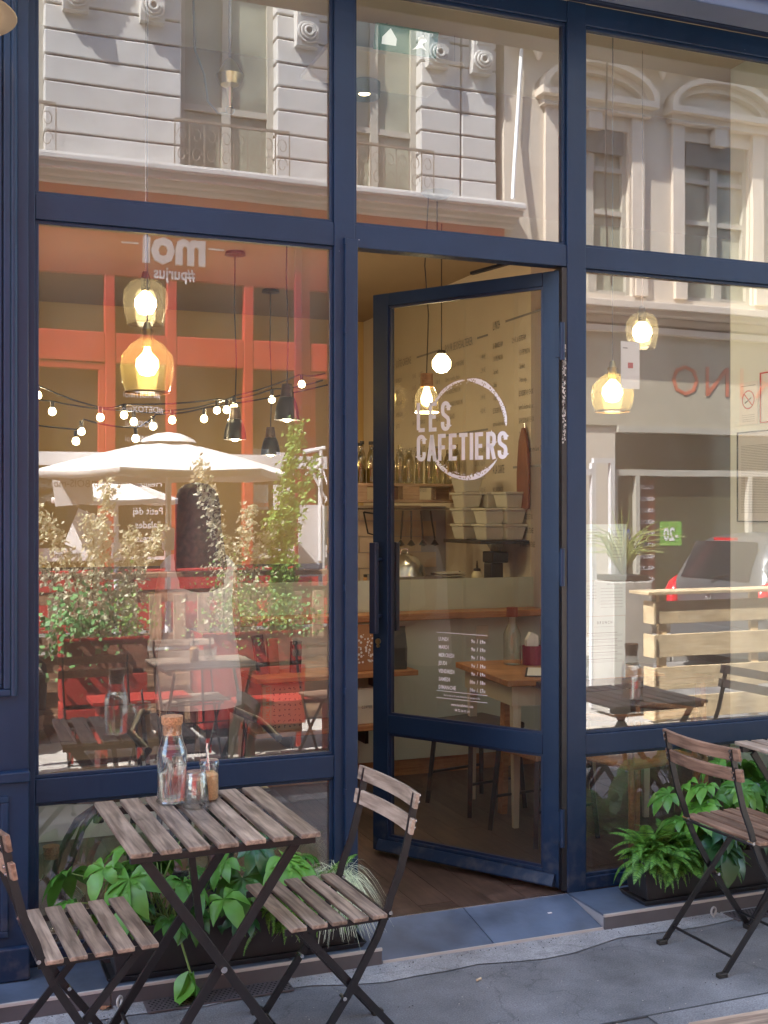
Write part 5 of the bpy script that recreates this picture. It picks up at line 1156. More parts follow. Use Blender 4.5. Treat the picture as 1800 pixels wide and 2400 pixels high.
# fatsia leaf mesh: palmate, lobed, folded along each midrib and drooping
def fatsia_mesh(name, m, seed, lobes=7, size=0.128):
    r_=random.Random(seed); vs=[(0,0,0)]; fs=[]
    spread=R(230); 
    for k in range(lobes):
        a=-spread/2+spread*k/(lobes-1); L=size*(1.0-0.40*abs(k-(lobes-1)/2)/((lobes-1)/2))*r_.uniform(0.92,1.08); wd=L*0.27
        ca,sa=math.cos(a),math.sin(a)
        def pt(t_,s_,dz): 
            x=t_*L; y=s_; return (x*ca-y*sa, x*sa+y*ca, dz-0.55*(t_*L)**2/size+0.012*math.sin(t_*3))
        b0=len(vs)
        prof=[(0.15,0.36),(0.38,0.80),(0.60,1.0),(0.82,0.66),(0.94,0.26)]
        for t_,q in prof:
            vs.append(pt(t_, wd*q, 0.006*q)); vs.append(pt(t_,0,-0.002)); vs.append(pt(t_,-wd*q,0.006*q))
        vs.append(pt(1.0,0,-0.004)); tip=len(vs)-1
        fs+= [(0,b0+1,b0),(0,b0+2,b0+1)]
        for i in range(len(prof)-1):
            c=b0+3*i; fs+=[(c,c+1,c+4,c+3),(c+1,c+2,c+5,c+4)]
        c=b0+3*(len(prof)-1); fs+=[(c,c+1,tip),(c+1,c+2,tip)]
        if k: # web between lobes near the base
            p=b0-16+0 # previous lobe start
            fs.append((0,b0+2,p)); fs.append((b0+2,b0+5,p+3,p)) 
    me=bpy.data.meshes.new(name); me.from_pydata(vs,[],fs); me.materials.append(m); me.polygons.foreach_set('use_smooth',[True]*len(me.polygons)); me.update(); return me
M['leafOld']=leafmat('ageing_leaf',(0.20,0.20,0.03),(0.32,0.17,0.05),rough=0.6,trans=0.2)
FM=[fatsia_mesh('leaf',M['leafA'],s) for s in (1,2,3)]+[fatsia_mesh('leaf',M['leafDark'],4)]+[fatsia_mesh('leaf',M['leafA'],7,5,0.10),fatsia_mesh('leaf',M['leafOld'],8,5,0.085)]
def fatsia(cx,cy,z,label,leaves,seed,hmin,hmax):
    t=thing('fatsia_plant',label,'plant',(cx,cy,z)); r_=random.Random(seed); st=MB()
    for i in range(leaves):
        a=r_.uniform(-math.pi,math.pi); rad=r_.uniform(0.05,0.26); lx=math.cos(a)*rad*1.25; ly=math.sin(a)*rad*0.55-0.04; lz=r_.uniform(hmin,hmax)*(1-0.35*(rad/0.26)**2)
        ly=min(ly,0.05)
        d=FM[r_.choice((0,1,2,4,1,3,4,0,2,4,1,0,2,5))] if (lz>hmin*1.2 or r_.random()<0.3) else FM[3]
        o=inst('leaf',d,t,(lx,ly,lz)); o.rotation_euler=Euler((r_.uniform(-0.35,0.35),r_.uniform(0.05,0.6),a+r_.uniform(-0.6,0.6)),'XYZ'); s_=r_.uniform(0.6,1.3); o.scale=(s_,s_*r_.uniform(0.85,1.1),s_)
        st.tube([(r_.uniform(-0.06,0.06),r_.uniform(-0.02,0.02),0.0),(lx*0.5,ly*0.4,lz*0.75),(lx,ly,lz)],[0.004,0.003,0.002],5)
    st.build('stems',M['stem'],t)
    return t
fatsia(-1.62,-0.16,0.20,'broad leaved fatsia with glossy lobed leaves below the left table',24,21,0.05,0.38)
fatsia(-1.32,-0.15,0.19,'darker fatsia in the middle of the left planter, partly behind the table legs',11,22,0.03,0.28)
fatsia(0.70,-0.15,0.20,'bright green fatsia behind the right chair',34,23,0.10,0.40)
fatsia(1.05,-0.15,0.20,'pale green fatsia at the right end of the right planter',20,24,0.12,0.42)
# drooping shoot hanging over the left planter edge
t=thing('hanging_shoot','single long shoot with three big leaves hanging over the step','plant',(-1.60,-0.245,0.235))
MB().tube([(0,0.03,-0.03),(0,-0.02,0.06),(0.02,-0.06,-0.05),(0.045,-0.075,-0.14)],0.0035,6).build('stem',M['stem'],t,smooth=True)
lf=bpy.data.meshes.new('hanging_leaf'); vs=[];fs=[]
for i in range(9):
    u=i/8; wd=0.048*math.sin(math.pi*min(1,u*0.93+0.07))**0.8*(1-0.25*u)
    vs+=[(u*0.125,wd,-0.01*math.sin(u*6)),(u*0.125,0,-0.008),(u*0.125,-wd,0.01*math.sin(u*6))]
    if i: c=3*(i-1); fs+=[(c,c+1,c+4,c+3),(c+1,c+2,c+5,c+4)]
lf.from_pydata(vs,[],fs); lf.materials.append(M['leafA']); lf.polygons.foreach_set('use_smooth',[True]*len(lf.polygons)); lf.update()
for rx,ry,rz,s_ in ((1.2,1.25,-0.3,1.1),(1.5,1.35,2.2,1.05),(1.4,1.0,3.6,1.0)): inst('leaf',lf,t,(0.045,-0.075,-0.14),(0,ry,rz),(s_,s_,s_))
# fern fronds
def frond_mesh(name,m,L,seed,droop):
    r_=random.Random(seed); vs=[];fs=[]; n=36
    def axis(u): return Vector((L*u*(1-0.12*u*u),0,L*(0.62*u-droop*u*u)))
    for i in range(n):
        u=0.08+0.9*i/n; p=axis(u); d=(axis(u+0.02)-axis(u)).normalized()
        pl_=L*0.19*math.sin(math.pi*min(1,u*0.85+0.15))**0.7*(1.08-u*0.65); wd=L*0.0095
        for s_ in (-1,1):
            yj=r_.uniform(0.85,1.1)*pl_; b=len(vs); up=Vector((0,0,1))
            side=Vector((0.30*d.x,s_*1.0,0.30*d.z-0.15)).normalized()
            vs+=[tuple(p-d*wd),tuple(p+d*wd),tuple(p+side*yj*0.55+d*wd*1.3),tuple(p+side*yj+d*wd*0.4-up*0.10*yj),tuple(p+side*yj*0.5-d*wd*0.9)]
            fs.append((b,b+1,b+2,b+3,b+4))
    b=len(vs)
    for i in range(9):
        p=axis(i/8); vs+=[(p.x,-0.0012,p.z),(p.x,0.0012,p.z)]
        if i: fs.append((b+2*i-2,b+2*i-1,b+2*i+1,b+2*i))
    me=bpy.data.meshes.new(name); me.from_pydata(vs,[],fs); me.materials.append(m); me.update(); return me
FR=[frond_mesh('frond',M['fern'],L,s,d) for L,s,d in ((0.20,1,0.60),(0.17,2,0.80),(0.22,3,0.50),(0.15,4,1.0))]
def fern(cx,cy,z,label,n,seed,sx=1.0,zs=1.0):
    t=thing('fern',label,'fern',(cx,cy,z)); r_=random.Random(seed)
    for i in range(n):
        a=r_.uniform(-math.pi,math.pi)
        if math.sin(a)>0.35 and r_.random()<0.75: a=-a
        o=inst('frond',r_.choice(FR),t,(r_.uniform(-0.07,0.07)*sx,r_.uniform(-0.03,0.015),r_.uniform(-0.01,0.05)))
        o.rotation_euler=Euler((r_.uniform(-0.3,0.3),r_.uniform(-0.75,0.45),a),'XYZ'); s_=r_.uniform(0.7,1.12); o.scale=(s_,s_,s_*zs)
    return t
fern(0.36,-0.165,0.205,'bushy green fern at the left end of the right planter',260,31,1.4,1.0)
fern(-1.16,-0.16,0.20,'green fern between the fatsia and the pale grass in the left planter',190,32,1.4,0.9)
fern(0.55,-0.18,0.20,'smaller fern tucked under the right chair seat',70,33,1.2,0.8)
# pale sedge tuft: one mass of fine blades
t=thing('sedge_tuft','pale cream green sedge spilling out of the left planter beside the doorway','grass',(-1.00,-0.155,0.215))
b=MB(); r_=random.Random(41)
for i in range(900):
    a=r_.uniform(-math.pi,math.pi); L=r_.uniform(0.14,0.31); up=r_.uniform(0.7,1.45)
    hx,hy=math.cos(a),math.sin(a)
    if hy>0: hy*=0.35
    if hx>0: hx*=0.55
    x0,y0=r_.uniform(-0.035,0.035),r_.uniform(-0.025,0.02); wd=0.0031; pts=[]
    for k in range(7):
        u=k/6; pts.append((x0+hx*L*u*(0.35+0.5*u),y0+hy*L*u*(0.35+0.5*u),L*(up*u*1.15-(0.72+0.5*up)*u*u*1.05)))
    vs=[];fs=[]
    for k,(x,y,z) in enumerate(pts):
        q=wd*(1-k/6.5); vs+=[(x-hy*q,y+hx*q,z),(x+hy*q,y-hx*q,z)]
        if k: fs.append((2*k-2,2*k-1,2*k+1,2*k))
    b.add(vs,fs)
b.build('blades',M['carex'],t,props={'kind':'stuff'})
# fallen dry leaf
lfm=lf.copy(); lfm.materials.clear(); lfm.materials.append(simple('dry_leaf',(0.35,0.16,0.08),rough=0.8))
o=bpy.data.objects.new('dry_leaf',lfm); COL.objects.link(o); o.location=(-1.83,-0.30,0.012); o.scale=(0.4,0.5,0.6); o.rotation_euler=(0,0,1.0); tag(o,'small dry brown leaf on the ground at the foot of the left step','leaf')
# ================================================================== FAR SIDE OF THE STREET (seen mirrored in the glass)
FY = -8.5
M['white_stone'] = simple('white_stone', (0.54,0.53,0.51), rough=0.85, var=0.17, scale=1.4, bump=0.08, obj_var=0.04)
M['beige_stone'] = simple('beige_render', (0.60,0.53,0.44), rough=0.9, var=0.07, scale=1.2, bump=0.05)
M['beige_trim'] = simple('beige_stone_trim', (0.64,0.56,0.47), rough=0.85, var=0.06)
M['shop_red'] = simple('shopfront_red', (0.46,0.052,0.036), rough=0.45, var=0.10)
M['dark_glass'] = simple('shop_window_glass', (0.035,0.035,0.022), rough=0.06, var=0.3, scale=1.0, spec=0.8)
M['window_glass'] = simple('curtained_window', (0.30,0.31,0.24), rough=0.15, var=0.35, scale=2.0)
M['window_frame'] = simple('window_frame', (0.42,0.40,0.34), rough=0.6, var=0.05)
M['iron'] = simple('wrought_iron', (0.05,0.045,0.04), rough=0.6)
M['iron_pale'] = simple('weathered_iron', (0.22,0.19,0.15), rough=0.7)

wb = thing('white_building','white stone building with banded piers over a red shop across the street','building',(0,FY,0))
MB().box(-14,4.18,FY-4,FY-0.22,0,14).build('wall', simple('white_render',(0.50,0.48,0.44),rough=0.9), wb, w=True)
cour = {}
def course(x0,x1,z,h=0.25,y=FY):
    k=round(x1-x0,3)
    if k not in cour:
        o=MB().box(-(x1-x0)/2,(x1-x0)/2,-0.22,0.0,0,h).build('stone_course',M['white_stone'],wb,bevel=0.012); cour[k]=o.data
    else:
        o=inst('stone_course',cour[k],wb); b_=o.modifiers.new('bevel','BEVEL'); b_.width=0.012; b_.segments=1
    o.location=((x0+x1)/2,0,z)
piers=[(-5.2,-2.4),(-1.21,0.235),(1.32,2.0),(3.08,3.60),(3.62,4.08)]
for (x0,x1) in piers:
    for i in range(13): course(x0,x1,5.32+i*0.27)
MB().box(-14,4.2,FY-0.219,FY-0.02,8.83,14).build('upper_facade',M['white_stone'],wb,w=True)
# french windows recessed between the piers with iron railings
def railing(parent,x0,x1,y,z0,z1,m,panels=6,w_=True):
    b=MB(); b.box(x0,x1,y-0.015,y+0.015,z1-0.03,z1).box(x0,x1,y-0.01,y+0.01,z0,z0+0.02)
    n=int((x1-x0)/0.16); 
    for i in range(n+1):
        x=x0+(x1-x0)*i/n; b.box(x-0.006,x+0.006,y-0.006,y+0.006,z0+0.02,z1-0.03)
    for i in range(n):
        cx=x0+(x1-x0)*(i+0.5)/n; h=(z1-z0); r_=min(0.06,h*0.2)
        for cz,sg_ in ((z0+h*0.30,1),(z0+h*0.68,-1)):
            pts=[(cx+sg_*r_*(1-0.5*k/10)*math.cos(k*0.62),y,cz+r_*1.5*(1-0.5*k/10)*math.sin(k*0.62)) for k in range(11)]
            b.tube(pts,0.0055,4,cap=False)
    return b.build('railing',m,parent,w=w_)
for (x0,x1) in ((-2.4,-1.21),(0.235,1.32),(2.0,3.08)):
    f=MB().box(x0,x1,FY-0.22,FY-0.20,5.3,8.8).build('window',M['window_glass'],wb,w=True)
    fr=MB(); xm=(x0+x1)/2
    for (a,b_) in ((x0,x0+0.07),(xm-0.05,xm+0.05),(x1-0.07,x1)): fr.box(a,b_,FY-0.199,FY-0.15,5.3,8.8)
    for z in (5.3,6.05,7.9,8.7): fr.box(x0+0.07,xm-0.05,FY-0.199,FY-0.16,z,z+0.07).box(xm+0.05,x1-0.07,FY-0.199,FY-0.16,z,z+0.07)
    o=fr.build('window_frame',M['window_frame'],wb,w=True); 
    railing(wb,x0-0.10,x1+0.10,FY+0.16,5.28,5.83,M['iron_pale'])
# cornice between shop and storeys, in stepped mouldings
cm=MB()
for (z0,z1,d) in ((5.03,5.08,0.10),(5.0805,5.13,0.18),(5.1305,5.19,0.30),(5.1905,5.25,0.38),(5.2505,5.275,0.34)): cm.box(-14,4.30,FY-0.22,FY+d,z0,z1)
cm.build('cornice',M['white_stone'],wb,w=True,bevel=0.01)
cm=MB()
for (z0,z1,d) in ((8.83,8.95,0.15),(8.951,9.05,0.25),(9.051,9.15,0.30)): cm.box(-14,4.3,FY-0.02,FY+d,z0,z1)
cm.build('balcony_slab',M['white_stone'],wb,w=True,bevel=0.01)
railing(wb,-6,4.2,FY+0.36,9.16,10.1,M['iron'])
# carved scroll brackets (paired) on top of the piers
def bracket(x):
    t=MB(); 
    t.prism([(0.02,6.85),(0.10,6.85),(0.12,6.95),(0.14,7.15),(0.18,7.45),(0.20,7.75),(0.20,8.6),(0.20,8.83),(0.0,8.83),(0.0,6.85)],x-0.13,x+0.13,'x',Matrix.Translation((0,FY,0)))
    for z,r_ in ((7.0,0.115),(7.9,0.16)):
        for k in range(3):
            rr_=r_*(1-0.3*k); t.tube([(x+rr_*math.cos(a),FY+(0.13 if z<7.5 else 0.20)+0.02*k,z+rr_*math.sin(a)) for a in [2*math.pi*i/18 for i in range(19)]],0.016,6,cap=False)
    for k in range(5): t.tube([(x-0.10,FY+0.14+0.015*k,7.2+0.115*k),(x+0.10,FY+0.14+0.015*k,7.2+0.115*k)],0.03,8)
    return t.build('scroll_bracket',M['white_stone'],wb,w=True)
for x in (-0.9,-0.1,1.65,3.26,3.84): bracket(x)
# downpipe and lamps on the wall
MB().tube([(4.40,FY+0.06,10),(4.42,FY+0.06,7.5),(4.33,FY+0.06,6.3),(4.2,FY+0.2,5.35)],0.025,8).build('downpipe',M['white'],wb,w=True,smooth=True)
# red shopfront: fascia, transom lights, lower shop windows with frames
rs = thing('red_shopfront','red painted juice bar shopfront under the white building','shopfront',(1.0,FY,0))
MB().box(-14,4.18,FY-0.219,FY+0.02,4.12,5.03).build('fascia',M['shop_red'],rs,w=True)
verts=[-1.40,-0.545,0.115,0.975,1.640,2.55,3.35,4.12]
fr=MB()
for x in verts: fr.box(x-0.055,x+0.055,FY-0.10,FY+0.04,0.30,4.119)
fr.build('upright',M['shop_red'],rs,w=True,bevel=0.01)
for a,b_ in zip(verts,verts[1:]):
    bl=MB().box(a+0.056,b_-0.056,FY-0.10,FY+0.035,3.18,3.50).box(a+0.056,b_-0.056,FY-0.10,FY+0.0349,0.30,0.96).build('rail',M['shop_red'],rs,w=True,bevel=0.01)
    MB().box(a+0.056,b_-0.056,FY-0.08,FY-0.06,3.501,4.119).build('transom_light',M['dark_glass'],rs,w=True)
    MB().box(a+0.056,b_-0.056,FY-0.08,FY-0.06,0.961,3.179).build('shop_pane',M['dark_glass'],rs,w=True)
for a,b_ in ((-1.345,-0.60),(1.697,2.49)):
    d=MB(); e=0.07
    for q in ((a,b_,3.10,3.17),(a,a+e,0.97,3.0999),(b_-e,b_,0.97,3.0999)): d.box(q[0],q[1],FY-0.055,FY+0.02,q[2],q[3])
    d.build('door_frame',M['shop_red'],rs,w=True,bevel=0.008)
MB().box(-14,-1.456,FY-0.10,FY+0.03,0.3,4.119).build('side_panel',M['shop_red'],rs,w=True)
MB().box(-14,4.18,FY-0.22,FY+0.06,0.0,0.299).build('plinth',M['stone'],rs,w=True)
MB().box(1.50,1.585,FY+0.045,FY+0.10,0.3,5.0).build('pilaster',simple('crimson',(0.22,0.010,0.028),rough=0.4),rs,w=True,bevel=0.01)
# sign letters 'moi' and '#purjus' face the street (+y), so they read from our side
def wsign(s,size,cx,z,y,m,parent,xs=1,bold=0.0,ext=0.004):
    o=text(s,size,m,None,(0,0,0),align='CENTER',xs=1,bold=bold,ext=ext,name='sign_lettering'); o.parent=parent
    wl_=world_loc(parent); o.location=(cx-wl_[0],y-wl_[1],z-wl_[2]); o.rotation_euler=(R(90),0,R(180)); o.scale=(xs,1,1); return o
M['sign_white']=simple('sign_white',(0.78,0.76,0.78),rough=0.5,var=0.02)
wsign('moi',0.54,0.14,4.29,FY+0.045,M['sign_white'],rs,0.84,0.020,0.02)
wsign('#purjus',0.18,0.14,4.115,FY+0.045,M['sign_white'],rs,0.8,0.003,0.006)
MB().box(-0.42,-0.24,FY+0.021,FY+0.04,4.47,4.485).box(0.52,0.70,FY+0.021,FY+0.04,4.47,4.485).build('dash',M['sign_white'],rs,w=True)
MB().box(-0.98,-0.62,FY-0.052,FY-0.045,1.2,2.95).build('menu_board',M['bottle_dark'],rs,w=True)
MB().box(-0.44,0.05,FY-0.052,FY-0.045,1.1,3.0).build('menu_board',M['bottle_dark'],rs,w=True)
for i,s in enumerate(('#FRUITmoi','#DETOXmoi','#BOISmoi','#AIMEmoi')): wsign(s,0.095,-0.20,2.82-i*0.16,FY-0.040,M['sign_white'],rs,0.9,0.001,0.0005)
for i,s in enumerate(('Healthy','Restaurant','Petit déj','Salades','Jus pressés')): wsign(s,0.11,-0.13,1.86-i*0.15,FY-0.040,M['sign_white'],rs,0.9,0.001,0.0005)
for cx,s in ((-0.2,'#bar à jus'),(-1.0,'#vitaminé'),(1.28,'#salon de thé'),(2.1,'#à emporter')):
    MB().box(cx-0.30,cx+0.30,FY-0.052,FY-0.046,1.06,1.20).build('window_strip',M['sign_white'],rs,w=True)
    wsign(s,0.085,cx,1.10,FY-0.0445,M['ink'],rs,0.9,0.001,0.0005)
for i,(x,z) in enumerate(((1.12,1.75),(1.38,1.75),(1.13,2.15),(1.42,2.12))): MB().box(x-0.1,x+0.1,FY-0.052,FY-0.046,z-0.14,z+0.14).build('poster',M['sign_white'] if i%2 else simple('poster_grey',(0.3,0.36,0.34),rough=0.6),rs,w=True)
for cx in (1.13,1.40): wsign('PROMO',0.06,cx,1.64,FY-0.040,M['red_ink'],rs,0.9,0.001,0.0005)

# beige building with arched pediments
bb = thing('beige_building','beige building with arched window pediments across the street','building',(7.0,FY,0))
MB().box(4.19,16,FY-4,FY-0.15,0,14).build('wall',M['beige_stone'],bb,w=True)
# facade skin with window openings
wx=[(4.93,6.03),(6.87,7.93),(8.75,9.85),(10.6,11.7)]
def fill(x0,x1,z0,z1,d=0.0,m='beige_stone',nm='facade_wall'): return MB().box(x0,x1,FY-0.149,FY+d,z0,z1).build(nm,M[m],bb,w=True)
xs_=[4.19]+[v for p in wx for v in p]+[16]
for i in range(0,len(xs_),2): fill(xs_[i],xs_[i+1],4.35,6.42)
fill(4.19,16,6.421,7.42); fill(4.19,16,7.421,14)
for a,b_ in wx:
    o=MB().box(a,b_,FY-0.148,FY-0.12,4.35,6.42).build('window',M['window_glass'],bb,w=True)
    f=MB(); xm=(a+b_)/2
    for q,r_ in ((a,a+0.06),(xm-0.06,xm+0.06),(b_-0.06,b_)): f.box(q,r_,FY-0.119,FY-0.06,4.35,6.42)
    for z in (4.35,5.35,5.9,6.36): f.box(a+0.06,xm-0.06,FY-0.119,FY-0.07,z,z+0.06).box(xm+0.06,b_-0.06,FY-0.119,FY-0.07,z,z+0.06)
    f.build('window_frame',M['window_frame'],bb,w=True)
    # pelmet
    MB().box(a+0.06,b_-0.06,FY-0.10,FY-0.02,6.12,6.419).build('lambrequin',simple('grey_lambrequin',(0.17,0.17,0.15),rough=0.7),bb,w=True)
    tr=MB(); tr.box(a-0.20,a-0.02,FY+0.0005,FY+0.06,4.35,6.60).box(b_+0.02,b_+0.20,FY+0.0005,FY+0.06,4.35,6.60); tr.box(a-0.26,b_+0.26,FY+0.0005,FY+0.12,6.601,6.70); tr.box(a-0.32,b_+0.32,FY+0.0005,FY+0.22,6.7005,6.78)
    tr.box(xm-0.10,xm+0.10,FY+0.0005,FY+0.10,6.38,6.5999)
    # arched pediment
    n=20; cx=xm; rw=(b_-a)/2+0.32; hh=0.44
    for d,t_ in ((0.22,0.07),(0.10,0.16)):
        for i in range(n):
            a0,a1=math.pi*i/n,math.pi*(i+1)/n
            P0=(cx+rw*math.cos(a0),6.781+hh*math.sin(a0)); P1=(cx+rw*math.cos(a1),6.781+hh*math.sin(a1))
            k=1-t_/rw*1.1; Q0=(cx+rw*k*math.cos(a0),6.781+(hh-t_)*math.sin(a0)); Q1=(cx+rw*k*math.cos(a1),6.781+(hh-t_)*math.sin(a1))
            tr.prism([P0,P1,Q1,Q0],FY+0.0005,FY+d,'y')
    tr.build('pediment',M['beige_trim'],bb,w=True)
bs=MB(); bs.box(4.19,16,FY+0.0005,FY+0.5,7.45,7.58).box(4.19,16,FY+0.0005,FY+0.42,7.40,7.4495); bs.build('balcony_slab',M['beige_trim'],bb,w=True,bevel=0.01)
for x in (4.6,6.45,8.35,10.2): MB().lathe([(0.0,0.0),(0.03,0.02),(0.05,0.08),(0.10,0.2),(0.12,0.3),(0.0,0.3)],16,(x,FY+0.13,7.10)).build('corbel',M['beige_trim'],bb,w=True,smooth=50)
railing(bb,4.3,16,FY+0.44,7.59,8.5,M['iron'])
for x in (5.6,6.4,7.2,8.6,9.4): MB().box(x-0.18,x+0.18,FY+0.0005,FY+0.2,7.7,9.6).build('upper_pilaster',M['beige_trim'],bb,w=True)
MB().tube([(5.0,FY+0.05,7.3),(5.3,FY+0.05,7.22),(5.9,FY+0.05,7.2),(6.35,FY+0.05,7.05),(6.4,FY+0.05,6.8)],0.012,6).tube([(5.55,FY+0.25,7.2),(5.52,FY+0.25,5.5),(5.56,FY+0.25,4.4)],0.012,6).build('cable',M['bottle_dark'],bb,w=True,smooth=True)
# cornice over shop, fascia with lettering
sc_=MB(); sc_.box(4.32,16,FY-0.149,FY+0.30,4.14,4.23).box(4.32,16,FY-0.149,FY+0.22,4.08,4.1399).box(4.32,16,FY-0.149,FY+0.05,3.98,4.0799).box(4.32,16,FY-0.149,FY+0.12,3.86,3.94); sc_.build('cornice',M['beige_trim'],bb,w=True,bevel=0.008)
fill(4.19,16,4.231,4.349)
MB().box(4.32,16,FY-0.149,FY+0.03,2.68,3.859).build('shop_fascia',simple('putty_fascia',(0.42,0.38,0.29),rough=0.7,var=0.06),bb,w=True)
for i,(ch,cx) in enumerate((('O',6.82),('N',7.33),('I',7.72),('R',8.1))): wsign(ch,0.58,cx,3.10,FY+0.034,simple('coral_letter%d'%i,(0.55,0.16,0.09),rough=0.5),bb,1.0,-0.004,0.005)
# ground floor shop: pillar, windows, frames
MB().box(4.19,5.78,FY-0.149,FY+0.0,0.0,2.679).build('ground_wall',M['beige_stone'],bb,w=True)
MB().box(5.79,16,FY-0.145,FY-0.12,0.30,2.679).build('shop_pane',simple('olive_shop_glass',(0.085,0.08,0.045),rough=0.07,var=0.25,scale=0.8,spec=0.8),bb,w=True)
f=MB()
for x in (5.79,6.12,7.9,9.9): f.box(x,x+0.06,FY-0.119,FY-0.04,0.30,2.05)
f.box(5.79,16,FY-0.119,FY-0.04,2.05,2.13).box(5.79,16,FY-0.119,FY+0.02,0.18,0.299).box(5.79,16,FY-0.119,FY+0.06,2.60,2.679)
f.build('shop_frame',M['window_frame'],bb,w=True)
MB().box(6.20,6.46,FY-0.1195,FY-0.116,0.45,2.0).build('window_strip',simple('terracotta_film',(0.14,0.05,0.03),rough=0.6),bb,w=True)
for i in range(10): wsign('•SOLDES•',0.075,6.33,1.88-i*0.15,FY-0.112,M['sign_white'],bb,0.75,0.0005,0.0003)
MB().box(6.53,6.87,FY-0.1195,FY-0.115,1.14,1.46).build('green_sticker',simple('green_sticker',(0.18,0.40,0.06),rough=0.6),bb,w=True)
wsign('-20',0.24,6.70,1.21,FY-0.112,M['sign_white'],bb,0.75,0.006,0.0005)
MB().box(5.98,6.08,FY-0.1195,FY-0.116,1.22,1.36).build('blue_sticker',simple('blue_sticker',(0.03,0.08,0.35),rough=0.5),bb,w=True)
MB().tube([(6.03+0.022*math.cos(a),FY-0.113,1.27+0.022*math.sin(a)) for a in [R(k) for k in range(-150,91,20)]],0.004,5).tube([(6.03,FY-0.113,1.335),(6.03,FY-0.113,1.30),(6.055,FY-0.113,1.27)],0.004,5).build('wheelchair_mark',M['sign_white'],bb,w=True)

# ================================================================== TERRACE IN THE PARKING BAY
dk = thing('terrace_deck','raised paved terrace deck in the parking bay','deck',(0.3,-3.9,-0.12)); dk['kind']='structure'; del dk['category']; del dk['label']
MB().box(-2.4,3.0,-1.05,0.95,0.0,0.10).build('deck_base',M['concrete'],dk)
M['cobble']=simple('pale_cobble',(0.50,0.45,0.38),rough=0.8,var=0.15,obj_var=0.2,bump=0.2)
cb=MB().box(-0.085,0.085,-0.045,0.045,0,0.02).build('cobble',M['cobble'],dk,bevel=0.006); cb.location=(-2.3,0.88,0.10)
for i in range(1,28):
    for j in range(3): inst('cobble',cb.data,dk,(-2.3+i*0.19+(j%2)*0.09,0.88-j*0.105,0.10+rnd.uniform(-0.004,0.004))).rotation_euler=(0,0,R(rnd.uniform(-3,3)))
ZT=0.0
# pallet fence behind the terrace
M['fence_wood']=wood('terrace_timber',(0.22,0.12,0.07),(0.40,0.24,0.14),'x',rough=0.6,knots=False)
M['fence_wood_v']=wood('terrace_slat',(0.30,0.19,0.12),(0.52,0.36,0.24),'z',rough=0.6,knots=False)
pf = thing('pallet_fence','timber pallet fence with a broad top board along the far terrace edge','fence',(-0.6,-4.45,ZT))
for k in range(3):
    x0=-2.3+k*1.25
    MB().box(x0,x0+1.235,-4.56,-4.36,1.10,1.135).build('top_board',M['fence_wood'],pf,w=True,bevel=0.003)
    for z,h_ in ((0.92,0.09),(0.60,0.09),(0.30,0.09),(0.05,0.09)): MB().box(x0,x0+1.235,-4.42,-4.395,z,z+h_).build('rail',M['fence_wood'],pf,w=True,bevel=0.003)
    for i in range(7):
        x=x0+0.07+i*0.178; MB().box(x-0.045,x+0.045,-4.393,-4.372,0.62,0.975).build('slat',M['fence_wood_v'],pf,w=True,bevel=0.003)
    MB().box(x0+0.02,x0+0.09,-4.54,-4.43,0.0,1.099).build('post',M['fence_wood_v'],pf,w=True)
    MB().box(x0,x0+1.235,-4.52,-4.43,0.0,0.55).build('skirt_board',M['fence_wood'],pf,w=True)
# red planter boxes and red benches
M['red_box']=simple('red_planter_paint',(0.36,0.032,0.022),rough=0.5,var=0.12,scale=8); M['brown_box']=wood('brown_planter_board',(0.16,0.07,0.04),(0.30,0.14,0.08),'x',rough=0.6,knots=False)
def red_planter(x0,x1,y0,y1,label,red=False):
    t=thing('planter_box',label,'planter',((x0+x1)/2,(y0+y1)/2,ZT)); mm=M['red_box']
    for k,(z0,z1) in enumerate(((0.58,0.77),(0.37,0.55),(0.16,0.34))):
        MB().box(x0,x1,y1-0.02,y1,z0,z1).build('board',M['brown_box'] if (k==0 and not red) else mm,t,w=True,bevel=0.003)
        MB().box(x0,x0+0.02,y0,y1-0.0205,z0,z1).box(x1-0.02,x1,y0,y1-0.0205,z0,z1).build('board',mm,t,w=True)
    MB().box(x0-0.01,x1+0.01,y1-0.03,y1+0.01,0.7705,0.785).build('top_edge',mm,t,w=True); MB().box(x0+0.021,x1-0.021,y0,y1-0.021,0.10,0.72).build('soil',M['soil'],t,w=True)
    for x in (x0+0.03,x1-0.06): MB().box(x,x+0.03,y1-0.05,y1-0.021,0.0,0.76).build('post',mm,t,w=True)
    return t
red_planter(-1.56,-1.04,-3.75,-3.35,'red and brown board planter box under the left climbing plants')
red_planter(-0.68,0.02,-3.75,-3.35,'all red board planter box under the tall green climber',True)
def bench(x0,x1,y0,y1,z,label):
    t=thing('red_bench',label,'bench',((x0+x1)/2,(y0+y1)/2,ZT)); n=3; d=(y1-y0)/n
    for i in range(n): MB().box(x0,x1,y0+d*i+0.004,y0+d*(i+1)-0.004,z-0.025,z).build('seat_board',M['red_box'],t,w=True,bevel=0.003)
    for x in (x0+0.05,x1-0.09): MB().box(x,x+0.04,y0+0.02,y1-0.02,0.0,z-0.0255).build('leg',M['red_box'],t,w=True)
bench(-1.45,-0.85,-3.15,-2.85,0.46,'low red bench in front of the left planter box')
bench(-0.55,0.15,-3.15,-2.85,0.40,'low red bench in front of the all red planter box')
